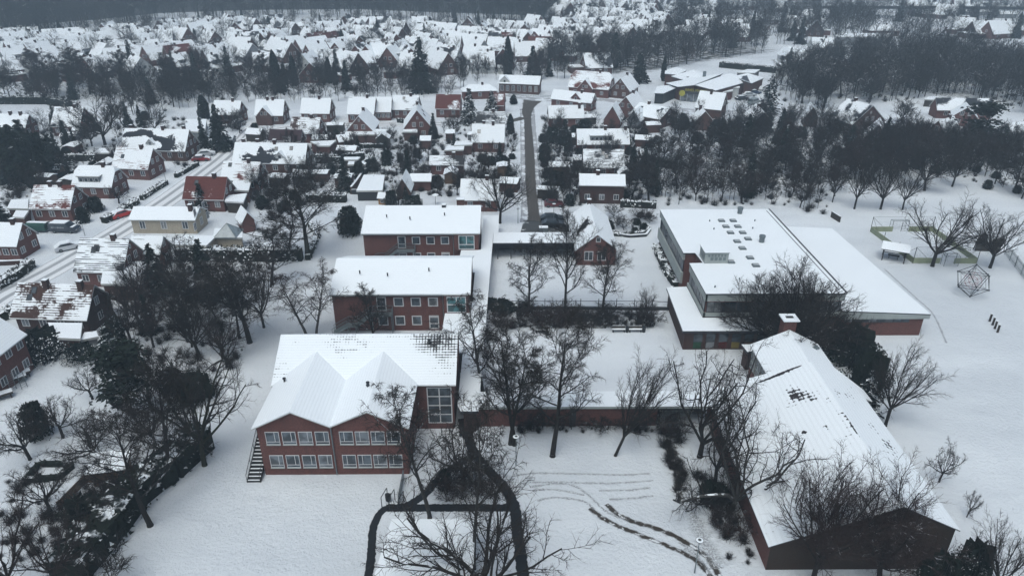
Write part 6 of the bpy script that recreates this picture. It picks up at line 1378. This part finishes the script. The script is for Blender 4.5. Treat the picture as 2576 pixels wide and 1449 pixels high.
def fence(pts, h, step, label, name='picket_fence', mat='wood', pale=True):
    q = [P(*p) for p in pts]; r = empty(name, q[0], 0, label, 'fence'); b = MB(); rails = MB(); posts = MB()
    for i in range(len(q) - 1):
        a, e = q[i] - q[0], q[i + 1] - q[0]; ln = (e - a).length; n = int(ln / step)
        for k in range(n + 1): p = a.lerp(e, k / n); b.bar(p + Vector((0, 0, .05)), p + Vector((0, 0, h)), .09 if pale else .02)
        for z in (.3, h * .8): rails.bar(a + Vector((0, 0, h * .25 if z == .3 else z)), e + Vector((0, 0, h * .25 if z == .3 else z)), .06)
        m = max(1, int(ln / 2.5))
        for k in range(m + 1): p = a.lerp(e, k / m); posts.bar(p, p + Vector((0, 0, h + .08)), .09)
    b.build('pickets' if pale else 'mesh', [mat], r); rails.build('rail', [mat], r); posts.build('post', [mat], r); return r
fence([(150, 1284), (218, 1214), (282, 1216)], 1.1, .17, 'brown wooden picket fence with one corner in the lower left garden')
fence([(2527, 640), (2552, 672), (2600, 735)], 2.0, .16, 'tall grey wire fence at the right picture edge', 'wire_fence', 'metal', False)
fence([(1236, 777), (1460, 777), (1640, 777), (1692, 780)], 1.65, 2.6, 'open dark frame fence of posts and top beam across the courtyard', 'frame_fence', 'metal_dark')
b = MB(); a = P(1236, 777); e = P(1690, 779); b.bar((a.x, a.y - .1, .2), (e.x, e.y - .1, .2), .3, .4); tag(b.build('low_wall', ['metal_dark']), 'low dark wall at the foot of the open frame fence in the courtyard', 'low wall')
fence([hz(170, 1005), hz(480, 1005)], 1.1, .3, 'dark post and rail fence in the garden left of the conical conifer', 'rail_fence', 'wood_dark')
fence([(1255, 220 + 10), (1300, 241), (1385, 247)], .9, .6, 'thin white railing in front of the village hall', 'railing', 'metal')

# ------------------------------------------------------------------ cars
CARM = {}
def car_paint(c):
    if c not in CARM:
        m, nt, b = newmat('car_paint'); g_ = N(nt, 'ShaderNodeNewGeometry'); s = N(nt, 'ShaderNodeSeparateXYZ'); L(nt, g_.outputs['True Normal'], s.inputs[0]); f = noise(nt, objcoord(nt), 2.5, 3)
        snowy = c[3]; v = math_(nt, 'MULTIPLY', smooth(nt, s.outputs['Z'], .25, .6), smooth(nt, f, .5 - .3 * snowy, .6 - .3 * snowy)) if snowy else None
        if v is not None: L(nt, mix(nt, v, tuple(c[:3]), SNOW), b.inputs['Base Color'])
        else: b.inputs['Base Color'].default_value = (*c[:3], 1)
        b.inputs['Roughness'].default_value = .3; b.inputs['Coat Weight'].default_value = .4 if not snowy else .1; CARM[c] = m
    return CARM[c]
def car(U, V, ang, col, label, van=False, snowy=1.0, ln=4.3, group=None):
    p = P(U, V); r = empty('van' if van else 'car', p, R(ang), label, 'van' if van else 'car', group); W2 = .88 if not van else .96; k = ln / 4.3
    if van: prof = [(-2.15, .35), (-2.15, 1.0), (-2.08, 1.9), (.75, 1.95), (1.25, 1.25), (2.0, 1.05), (2.15, .8), (2.15, .35)]; gl = [(-1.9, 1.15), (-1.9, 1.75), (.68, 1.78), (1.1, 1.2)]
    else: prof = [(-2.15, .3), (-2.12, .9), (-1.75, 1.05), (-1.2, 1.45), (.35, 1.48), (1.05, 1.02), (1.95, .85), (2.15, .65), (2.15, .3)]; gl = [(-1.62, 1.04), (-1.15, 1.38), (.32, 1.40), (.92, 1.02)]
    b = MB(); ch = 1.0 if not van else 1.6
    def wy(z): return W2 * (1 - max(0, z - ch) * (.28 if not van else .12))
    n = len(prof)
    for s in (-1, 1): b.face([(x * k, s * wy(z), z) for x, z in (prof if s < 0 else prof[::-1])])
    for i in range(n):
        (x0, z0), (x1, z1) = prof[i], prof[(i + 1) % n]; b.face([(x0 * k, -wy(z0), z0), (x0 * k, wy(z0), z0), (x1 * k, wy(z1), z1), (x1 * k, -wy(z1), z1)])
    b.build('body', [car_paint((*col, snowy))], r)
    b = MB()
    for s in (-1, 1): b.face([(x * k, s * (wy(z) + .012), z) for x, z in (gl if s < 0 else gl[::-1])])
    b.build('side_window', ['glass'], r)
    i0 = 3 if van else 4
    for nm, (x0, z0), (x1, z1) in (('windscreen', prof[i0], prof[i0 + 1]), ('rear_window', prof[1 if van else 2], prof[2 if van else 3])):
        b = MB(); o = .012; f0, f1 = .12, .88; A = (x0 + (x1 - x0) * f0, z0 + (z1 - z0) * f0); B = (x0 + (x1 - x0) * f1, z0 + (z1 - z0) * f1); sg = 1 if nm == 'windscreen' else -1
        b.face([(A[0] * k + o * sg, -wy(A[1]) * .9, A[1] + o), (A[0] * k + o * sg, wy(A[1]) * .9, A[1] + o), (B[0] * k + o * sg, wy(B[1]) * .9, B[1] + o), (B[0] * k + o * sg, -wy(B[1]) * .9, B[1] + o)]); b.build(nm, ['snow' if snowy > .8 else 'glass'], r)
    for sx in (-1.3, 1.3):
        for sy in (-1, 1): b = MB(); b.tube((0, -.1, 0), (0, .1, 0), .32, .32, 14, 0, cap=True); b.tube((0, -.115, 0), (0, .115, 0), .18, .18, 10, 1, cap=True); b.build('wheel', ['rubber', 'metal'], r, (sx * k, sy * (W2 - .06), .32))
    for sy in (-1, 1): b = MB(); b.box(-.03, .03, -.17, .17, 0, .14); b.build('headlight', ['white'], r, (2.14 * k, sy * .6, .66))
    if snowy:
        b = MB(); z = 1.5 if not van else 1.97; x0, x1 = ((-1.15, .3) if not van else (-2.0, .7)); b.box(x0 * k, x1 * k, -wy(z) * .92, wy(z) * .92, z - .03, z + .06); b.build('snow_cover', ['snow'], r)
    return r
car(308, 545, 33 + 25, (.45, .015, .01), 'bright red car half under snow beside the sand-coloured bungalow', snowy=.9, ln=4.6)
vn = car(166, 583, -4, (.015, .022, .035), 'dark blue van with pale lettering on its side behind the green trailer', van=True, snowy=0, ln=5.2)
b = MB(); b.box(-2.3, .8, -.85, .85, 1.955, 2.03); b.box(1.3, 2.1, -.7, .7, 1.2, 1.24); b.build('snow_cover', ['snow'], vn)
text('lettering', 'BEIT C. BROCHA', .34, 'white', vn, (-.75, -.975, 1.05), 0, .004)
tr_ = empty('trailer', P(100, 582), R(-4), 'dark green covered trailer with snow on its arched top left of the blue van', 'trailer'); b = MB()
for i in range(8):
    a0, a1 = math.pi * i / 8, math.pi * (i + 1) / 8; y0, z0, y1, z1 = -math.cos(a0) * .95, 1.5 + math.sin(a0) * .4, -math.cos(a1) * .95, 1.5 + math.sin(a1) * .4
    b.face([(-1.9, y0, z0), (1.9, y0, z0), (1.9, y1, z1), (-1.9, y1, z1)], 1 if 2 < i < 8 else 0)
b.box(-1.9, 1.9, -.95, .95, .5, 1.499); b.face([(1.9, -math.cos(math.pi * i / 8) * .95, 1.5 + math.sin(math.pi * i / 8) * .4) for i in range(9)]); b.build('cover', ['green_tarp', 'snow'], tr_)
for s in (-1, 1): b = MB(); b.tube((0, -.1, 0), (0, .1, 0), .3, .3, 12, cap=True); b.build('wheel', ['rubber'], tr_, (0, s * .9, .3))
b = MB(); b.bar((1.9, 0, .5), (3.0, 0, .5), .1); b.build('drawbar', ['metal'], tr_)
car(174, 627, 36, (.5, .52, .54), 'pale silver car covered with snow above the black-tiled house', snowy=1.0, ln=4.4)
car(1392, 570, 2, (.014, .016, .018), 'front one of two black cars parked side by side in the school yard', snowy=0, ln=4.6)
car(1389, 556, 2, (.012, .016, .017), 'rear one of two black cars parked side by side in the school yard', snowy=0, ln=4.7)
car(1393, 519, 2, (.10, .008, .01), 'dark red car parked above the two black cars', snowy=0, ln=4.0)
car(507, 405, 10, (.22, .012, .015), 'small red car beside the long duplex gable', snowy=.5)
car(520, 392, 20, (.4, .42, .44), 'snowy pale car behind the small red car', snowy=1.0)
car(603, 318, 80, (.35, .37, .38), 'pale van beside the white-roofed house at the bend of the street', van=True, snowy=1.0, ln=4.8)
GP = 'cars in the shop car park'
for u, v, a, c, l, vv, sn in [(1866, 252, 12, (.02, .025, .03), 'dark car nearest the shop at the car park', False, .4), (1884, 243, 5, (.4, .42, .44), 'white snowed-in car in the middle of the shop car park', False, 1.0), (1897, 237, 5, (.02, .04, .09), 'blue car behind the white one in the shop car park', False, .5),
                             (1896, 262, 40, (.16, .19, .19), 'grey-green van at the exit of the shop car park', True, 0), (1916, 228, 50, (.4, .42, .44), 'white car at the rear edge of the shop car park', False, 1.0)]:
    car(u, v, a, c, l, vv, sn, 4.6, GP)
car(2098, 316, 5, (.06, .065, .07), 'dark car on the road left of the big half-hidden gable house', snowy=.5); car(2225, 321, 5, (.06, .065, .07), 'dark snow-topped car on the road right of the big half-hidden gable house', snowy=.9)
car(2137, 74, 5, (.3, .3, .3), 'front snowed-in car beside the far barn at upper right', snowy=1); car(2150, 70, 5, (.3, .3, .3), 'rear snowed-in car beside the far barn at upper right', snowy=1)
sk_ = empty('waste_skip', P(1367, 584), 0, 'small snow-covered container beside the yard road before the link roof', 'container'); b = MB(); b.box(-.8, .8, -.5, .5, 0, 1.0, 0); b.box(-.85, .85, -.55, .55, 1.003, 1.1, 1); b.build('box', ['metal', 'snow'], sk_)

# ------------------------------------------------------------------ lamps, poles, posts
def lamp(U, V, tv, label, ring=True, group='street lamps'):
    p, h = HT(U, V, tv); r = empty('street_lamp', p, 0, label, 'street lamp', group); b = MB(); b.tube((0, 0, 0), (0, 0, h * .3), .07, .055, 8); b.tube((0, 0, h * .3), (0, 0, h), .055, .04, 8); b.build('pole', ['metal'], r)
    b = MB()
    if ring:
        b.tube((0, 0, h - .30), (0, 0, h - .08), .10, .17, 12, 0, cap=True); b.tube((0, 0, h - .05), (0, 0, h), .34, .36, 18, 0, cap=True); b.tube((0, 0, h + .003), (0, 0, h + .05), .33, .28, 18, 1, cap=True); b.tube((0, 0, h + .052), (0, 0, h + .07), .15, .14, 12, 0, cap=True)
    else: b.bar((0, 0, h), (.0, -.7, h + .08), .1, .08, 0); b.box(-.12, .12, -.95, -.45, h + .03, h + .15, 0, 1)
    b.build('lamp_head', ['metal_dark', 'snow'], r); return r
lamp(1298, 1170, 1098, 'ring-headed lamp on a thin pole before the long brick wing')
lamp(1747, 1440, 1358, 'ring-headed lamp on a thin pole at the bottom edge beside the lower hall')
lamp(1303, 562, 524, 'lamp at the left edge of the dark road near the big roadside tree')
lamp(214, 593, 556, 'dark street lamp in front of the blue van', False)
lamp(419, 462, 436, 'street lamp by the dark hedge below the half-hipped house', False)
lamp(553, 382, 356, 'street lamp beside the twin dark conifers', False)
lamp(1392, 572, 513, 'thin bare pole standing in front of the parked black cars', True)
lamp(1828, 284, 258, 'thin pole left in the shop car park', False); lamp(1843, 283, 260, 'thin pole right in the shop car park', False)
for i, (x, y) in enumerate(((2316, 1137), (2338, 1165), (2355, 1192), (2375, 1220))):
    p = P(1717.3 + x / 3, 429.3 + y / 3); b = MB(); b.tube((0, 0, 0), (0, 0, 1.25), .16, .15, 10, 0); b.tube((0, 0, 1.25), (0, 0, 1.3), .16, .14, 10, 1, cap=True)
    tag(b.build('wooden_post', ['wood_dark', 'snow'], None, p), f'{ordw(i + 1)} dark wooden post from the back in the row of four', 'post', 'row of wooden posts')
def bench(U, V, label):
    r = empty('bench', P(U, V), 0, label, 'bench', 'benches'); b = MB(); b.box(-.95, .95, -.25, .2, .42, .5, 0, 1); b.build('seat', ['wood_dark', 'snow'], r)
    b = MB(); b.box(-.95, .95, .2, .28, .5, .9, 0, 1); b.build('backrest', ['wood_dark', 'snow'], r)
    for s in (-.8, .8): b = MB(); b.box(-.06, .06, -.22, .22, 0, .419); b.build('leg', ['metal_dark'], r, (s, 0, 0))
bench(1556, 835, 'left snowy bench of the pair before the courtyard bed'); bench(1598, 835, 'right snowy bench of the pair before the courtyard bed'); bench(1364, 837, 'single bench behind the bare trees at the left of the courtyard bed')
for U, l in ((1577, 'dark litter bin between the two snowy benches'), (1619, 'dark litter bin right of the two snowy benches')):
    b = MB(); b.tube((0, 0, 0), (0, 0, .85), .24, .26, 10, 0, cap=True); tag(b.build('litter_bin', ['metal_dark'], None, P(U, 835)), l, 'litter bin', 'litter bins')
p = P(*r4(318, 945)); b = MB(); b.tube((0, 0, .25), (0, 0, 1.0), .24, .26, 10, 0, cap=True); b.bar((.3, 0, 0), (.3, 0, 1.2), .06); tag(b.build('litter_bin', ['metal_dark'], None, p), 'dark litter bin on a post beside the steel gate frame', 'litter bin', 'litter bins')
gt = empty('barrier_gate', P(*r4(355, 960)), R(75), 'steel tube barrier gate frame where the black paths meet at left', 'gate'); b = MB()
for y in (-.9, .1, .9): b.bar((-.8, y, 0), (-.8, y, 1.4), .06); b.bar((.6, y, 0), (.6, y, 1.4), .06); b.bar((-.8, y, 1.4), (.6, y, 1.4), .06)
for z in (.4, .8): b.bar((-.8, -.9, z), (.6, -.9, z), .04)
b.build('frame', ['metal_dark'], gt)
wallp([r4(425, 780), r4(390, 960)], 1.1, .08, 'metal', 'thin grey sheet fence between the front school block and the barrier gate', 'fence', 'sheet_fence', False)
# rope climbing icosahedron
ic = P(2437, 742); rp = empty('climbing_net', (ic.x, ic.y, 0), .3, 'climbing frame shaped like a big wire ball with red rope net inside', 'climbing frame'); phi = (1 + 5 ** .5) / 2; Rr = 2.55; sc_ = Rr / math.hypot(1, phi)
vv = [Vector(t) * sc_ for t in [(0, 1, phi), (0, -1, phi), (0, 1, -phi), (0, -1, -phi), (1, phi, 0), (-1, phi, 0), (1, -phi, 0), (-1, -phi, 0), (phi, 0, 1), (-phi, 0, 1), (phi, 0, -1), (-phi, 0, -1)]]
rm = Matrix.Rotation(.32, 3, 'X') @ Matrix.Rotation(.2, 3, 'Y'); vv = [rm @ v for v in vv]; zmin = min(v.z for v in vv); vv = [v + Vector((0, 0, -zmin + .05)) for v in vv]; cen = Vector((0, 0, -zmin + .05)); b = MB(); n_ = MB(); bl = MB()
ed = [(i, j) for i in range(12) for j in range(i) if abs((vv[i] - vv[j]).length - 2 * sc_) < .05]
for i, j in ed: b.tube(vv[i], vv[j], .045, .045, 6)
for v in vv: bl.tube(v - Vector((0, 0, .1)), v + Vector((0, 0, .1)), .11, .11, 8, cap=True)
for f in (.3, .55, .8):
    for i, j in ed: n_.tube(cen.lerp(vv[i], f), cen.lerp(vv[j], f), .016, .016, 3, 0 if f < .7 else 1)
for v in vv: n_.tube(cen, v, .02, .02, 3, 1)
b.build('frame', ['metal_dark'], rp); bl.build('joints', ['metal_dark'], rp); n_.build('rope_net', [plain('red_rope', (.22, .04, .05)), 'metal_dark'], rp)
# ball court
A_, B_, C_, D_ = P(2189, 583), P(2296, 662), P(2456, 663), P(2343, 582)
ct = empty('ball_court', A_, 0, 'fenced small ball court with weathered green-white boards and a net fence', 'ball court'); lo = lambda v: v - A_
gp0, gp1 = B_.lerp(C_, .42), B_.lerp(C_, .64); bp0, bp1 = A_.lerp(D_, .36), A_.lerp(D_, .62)
mb = plain('weathered_board', (.24, .27, .18), var=.4, scale=.8); M['board'] = mb
for a, e in ((A_, B_), (B_, gp0), (gp1, C_), (C_, D_), (A_, bp0), (bp1, D_)):
    b = MB(); b.bar(lo(a) + Vector((0, 0, .5)), lo(e) + Vector((0, 0, .5)), .08, 1.0); b.build('board', ['board'], ct)
b = MB(); nt_ = MB()
for a, e in ((A_, B_), (B_, C_), (C_, D_), (A_, D_)):
    m = max(2, int((e - a).length / 4))
    for k in range(m + 1):
        p = lo(a.lerp(e, k / m)); hgt = 3.0 if k in (0, m) else 1.9; b.tube(p, p + Vector((0, 0, hgt)), .05, .05, 6)
for a, e in ((A_, D_), (B_, C_)):
    nt_.bar(lo(a) + Vector((0, 0, 3)), lo(e) + Vector((0, 0, 3)), .03)
    n = 46
    for k in range(n): p = lo(a.lerp(e, k / n)); nt_.bar(p + Vector((0, 0, 1)), p + Vector((0, 0, 3)), .008)
for c0, c1, c2 in ((A_, B_, D_), (B_, A_, C_), (C_, D_, B_), (D_, C_, A_)):
    for o in (c1, c2): d = (o - c0).normalized(); b.tube(lo(c0) + Vector((0, 0, 2.9)), lo(c0) + d * 2.2 + Vector((0, 0, 1.0)), .025, .025, 5)
b.build('fence_post', ['metal_dark'], ct); nt_.build('net', ['metal'], ct)
def goal(a, e, back, label):
    m = (a + e) / 2; r = empty('goal', m, 0, label, 'goal', 'ball court goals'); b = MB(); x = (e - a) / 2; n = Vector((0, back, 0))
    for s in (-1, 1): b.tube(x * s, x * s + Vector((0, 0, 2)), .05, .05, 6); b.tube(x * s + Vector((0, 0, 2)), x * s + n + Vector((0, 0, 1.9)), .04, .04, 6); b.tube(x * s + n, x * s + n + Vector((0, 0, 1.9)), .04, .04, 6)
    b.tube(-x + Vector((0, 0, 2)), x + Vector((0, 0, 2)), .05, .05, 6); b.tube(-x + n + Vector((0, 0, 1.9)), x + n + Vector((0, 0, 1.9)), .04, .04, 6); b.build('goal_frame', ['metal'], r)
    b = MB()
    for k in range(14): p = (-x).lerp(x, k / 13) + n; b.bar(p, p + Vector((0, 0, 1.9)), .01)
    for k in range(8): b.bar(-x + n + Vector((0, 0, k * .26)), x + n + Vector((0, 0, k * .26)), .01)
    b.build('net', ['metal'], r)
goal(gp0 + Vector((0, -.3, 0)), gp1 + Vector((0, -.3, 0)), -1.0, 'steel tube goal in the near side of the ball court'); goal(bp0 + Vector((0, .3, 0)), bp1 + Vector((0, .3, 0)), 1.0, 'steel tube goal in the far side of the ball court')
# wooden shelter with table
sh = empty('shelter_hut', P(2246, 652), R(-28), 'leaning open wooden shelter with snowy roof beside the ball court', 'shelter'); b = MB()
for x in (-1.7, 1.7):
    for y in (-1.3, 1.3): b.bar((x, y, 0), (x, y, 2.3), .16)
for z in (.6, 1.0, 1.4): b.bar((-1.7, -1.3, z), (-1.7, 1.3, z), .05, .14); b.bar((-1.7, 1.3, z), (1.7, 1.3, z), .05, .14)
b.build('post', ['wood_dark'], sh); roof_polys('roof', [[(-2.2, -1.8, 2.1), (2.2, -1.8, 2.1), (2.2, 0, 2.9), (-2.2, 0, 2.9)], [(2.2, 1.8, 2.1), (-2.2, 1.8, 2.1), (-2.2, 0, 2.9), (2.2, 0, 2.9)]], ['snow', 'wood_dark'], sh, .2)
b = MB(); b.box(-.9, .9, -.4, .4, .68, .76, 0, 0); b.bar((-.7, 0, 0), (-.7, 0, .68), .1); b.bar((.7, 0, 0), (.7, 0, .68), .1); tb_ = b.build('table', ['wood_dark'], sh)
wd = empty('climbing_wall', P(2484, 632), R(-6), 'brown wooden climbing wall with cut-out top behind the forked tree', 'climbing wall'); b = MB()
pf = [(-2.2, 0), (2.0, 0), (2.0, 2.6), (.4, 2.4), (.2, 1.7), (-.6, 1.7), (-.8, 3.2), (-1.7, 3.4), (-2.2, 2.4)]
b.face([(x, -.15, z) for x, z in pf]); b.face([(x, .15, z) for x, z in pf[::-1]])
for i in range(len(pf)): (x0, z0), (x1, z1) = pf[i], pf[(i + 1) % len(pf)]; b.face([(x0, -.15, z0), (x0, .15, z0), (x1, .15, z1), (x1, -.15, z1)])
b.build('panel', ['wood_dark'], wd)
for x in (-2.2, 2.0): b = MB(); b.bar((x, .5, 0), (x, .1, 2.4), .12); b.build('post', ['wood_dark'], wd)
# garden things
tp = P(*hz(1655, 1330)); tm = empty('trampoline', tp, 0, 'round trampoline with black safety net behind the rearmost school roof', 'trampoline'); b = MB(); c = MB()
for i in range(16):
    a0, a1 = 6.283 * i / 16, 6.283 * (i + 1) / 16; p0, p1 = Vector((math.cos(a0) * 1.6, math.sin(a0) * 1.6, 0)), Vector((math.cos(a1) * 1.6, math.sin(a1) * 1.6, 0))
    b.tube(p0 + Vector((0, 0, .7)), p1 + Vector((0, 0, .7)), .05, .05, 5); b.tube(p0 + Vector((0, 0, 2.3)), p1 + Vector((0, 0, 2.3)), .03, .03, 5)
    if i % 2 == 0: b.tube(p0, p0 + Vector((0, 0, 2.35)), .03, .03, 5)
    for k in range(4): q = p0.lerp(p1, k / 4); c.bar(q + Vector((0, 0, .7)), q + Vector((0, 0, 2.3)), .012)
b.build('frame', ['metal_dark'], tm); c.build('net', ['metal_dark'], tm); c = MB(); c.tube((0, 0, .68), (0, 0, .74), 1.5, 1.5, 16, 0, cap=True); c.build('mat', ['snow'], tm)
wh_ = P(*hz(1240, 1320)); ph_ = empty('play_house', wh_, R(-8), 'orange-brown wooden garden play house with snowy roof', 'garden house'); block(ph_, 0, 0, 0, 2.6, 2.0, 1.5, R(35), 'wood_pale', 'snow', .3, 'wood_dark')
window(ph_, -.5, -1.02, .4, 0, .7, .8, (.5,), (), .07)
gs_ = P(286, 1203); gs2 = empty('garden_shed', gs_, R(12), 'small brown shed with snowy pent roof behind the picket fence corner', 'shed'); b = MB(); b.box(-1.6, 1.6, -1.0, 1.2, 0, 1.8); b.build('wall', ['wood'], gs2); roof_polys('roof', [[(-1.9, -1.3, 1.8), (1.9, -1.3, 1.8), (1.9, 1.5, 2.3), (-1.9, 1.5, 2.3)]], ['snow', 'wood_dark'], gs2, .2)
for i, (u, v) in enumerate([hz(1060, 1055), hz(2020, 1340)]):
    p = P(u, v); r = empty('parasol', p, 0, ['tall folded garden sunshade pole on the flat garage yard', 'small snow-topped parasol behind the rearmost school roof'][i], 'parasol'); b = MB(); b.tube((0, 0, 0), (0, 0, 2.3), .05, .05, 6); b.build('pole', ['metal_dark'], r); b = MB(); b.tube((0, 0, 2.1), (0, 0, 2.45), .75, .05, 10, 0); b.build('canopy', ['snow' if i else 'metal_dark'], r)
for i, (u, v) in enumerate([hz(870, 360), hz(1060, 360), hz(940, 310)]):
    p = P(u, v); r = empty('garden_table', p, 0, ['left snow-covered garden bench set before the gable house porch', 'right snow-covered garden bench set before the gable house porch', 'snow-covered garden table before the gable house porch'][i], 'garden furniture', 'garden furniture')
    b = MB(); b.box(-1.5, 1.5, -.35, .35, .7, .78, 0, 1); b.build('table_top', ['wood_dark', 'snow'], r)
    for s in (-1.2, 1.2): b = MB(); b.box(-.05, .05, -.3, .3, 0, .7); b.build('leg', ['wood_dark'], r, (s, 0, 0))
    for s in (-.7, .7): b = MB(); b.box(-1.5, 1.5, -.15, .15, .4, .46, 0, 1); b.build('seat', ['wood_dark', 'snow'], r, (0, s, 0))
py = empty('glass_pyramid', P(575, 588, 2.8), 0, 'glass pyramid skylight on the flat garden room roof', 'glass roof'); b = MB(); c = MB(); s = 2.0
cr = [Vector((-s, -s, 0)), Vector((s, -s, 0)), Vector((s, s, 0)), Vector((-s, s, 0))]; top_ = Vector((0, 0, 2.0))
for i in range(4): b.face([cr[i], cr[(i + 1) % 4], top_]); c.bar(cr[i], top_, .08); c.bar(cr[i], cr[(i + 1) % 4], .08); m = (cr[i] + cr[(i + 1) % 4]) / 2; c.bar(m, top_, .05)
b.build('pane', [plain('frosted_glass', (.20, .24, .26), rough=.2, var=.5, scale=1.5, spec=.5)], py); c.build('frame', ['metal'], py)
pg = empty('pergola', P(28, 985), R(20), 'white garden trellis arch beside the brick house at the left edge', 'trellis'); b = MB()
for x in (0, 1.2): b.bar((x, 0, 0), (x, 0, 2.4), .06); b.bar((x + .5, .5, 0), (x + .5, .5, 2.4), .06)
for z in range(8): b.bar((0, 0, .3 + z * .28), (.5, .5, .3 + z * .28), .03); b.bar((1.2, 0, .3 + z * .28), (1.7, .5, .3 + z * .28), .03)
b.build('frame', ['metal'], pg)
for i, (u, v, w_) in enumerate([(45, 962, 2.2), (62, 948, 1.6), (12, 1002, 2.0)]):
    r = empty('garden_table', P(u, v), R(38), ['snow-heaped garden table beside the trellis arch', 'smaller snow-heaped table below the brick house windows', 'snow-heaped bench at the left picture edge'][i], 'garden furniture'); b = MB(); b.box(-w_ / 2, w_ / 2, -.5, .5, .6, .9, 0, 1); b.build('table_top', ['wood_dark', 'snow'], r)
    for s in (-.7, .7): b = MB(); b.box(-.06, .06, -.4, .4, 0, .6); b.build('leg', ['wood_dark'], r, (s * w_ / 2, 0, 0))

# ------------------------------------------------------------------ haze
hm = bpy.data.materials.new('haze'); hm.use_nodes = True; nt = hm.node_tree; nt.nodes.clear()
hv = nt.nodes.new('ShaderNodeVolumePrincipled'); hv.inputs['Color'].default_value = (.66, .84, 1.0, 1); hv.inputs['Density'].default_value = .0007; hv.inputs['Anisotropy'].default_value = 0.0
ho = nt.nodes.new('ShaderNodeOutputMaterial'); nt.links.new(hv.outputs[0], ho.inputs['Volume'])
b = MB(); b.box(-2600, 2600, -700, 3300, -1, 60); o = b.build('haze', ['snow']); o.data.materials.clear(); o.data.materials.append(hm); tag(o, 'even grey-blue winter haze over the whole town', 'haze', kind='stuff')
SC.cycles.volume_bounces = 0
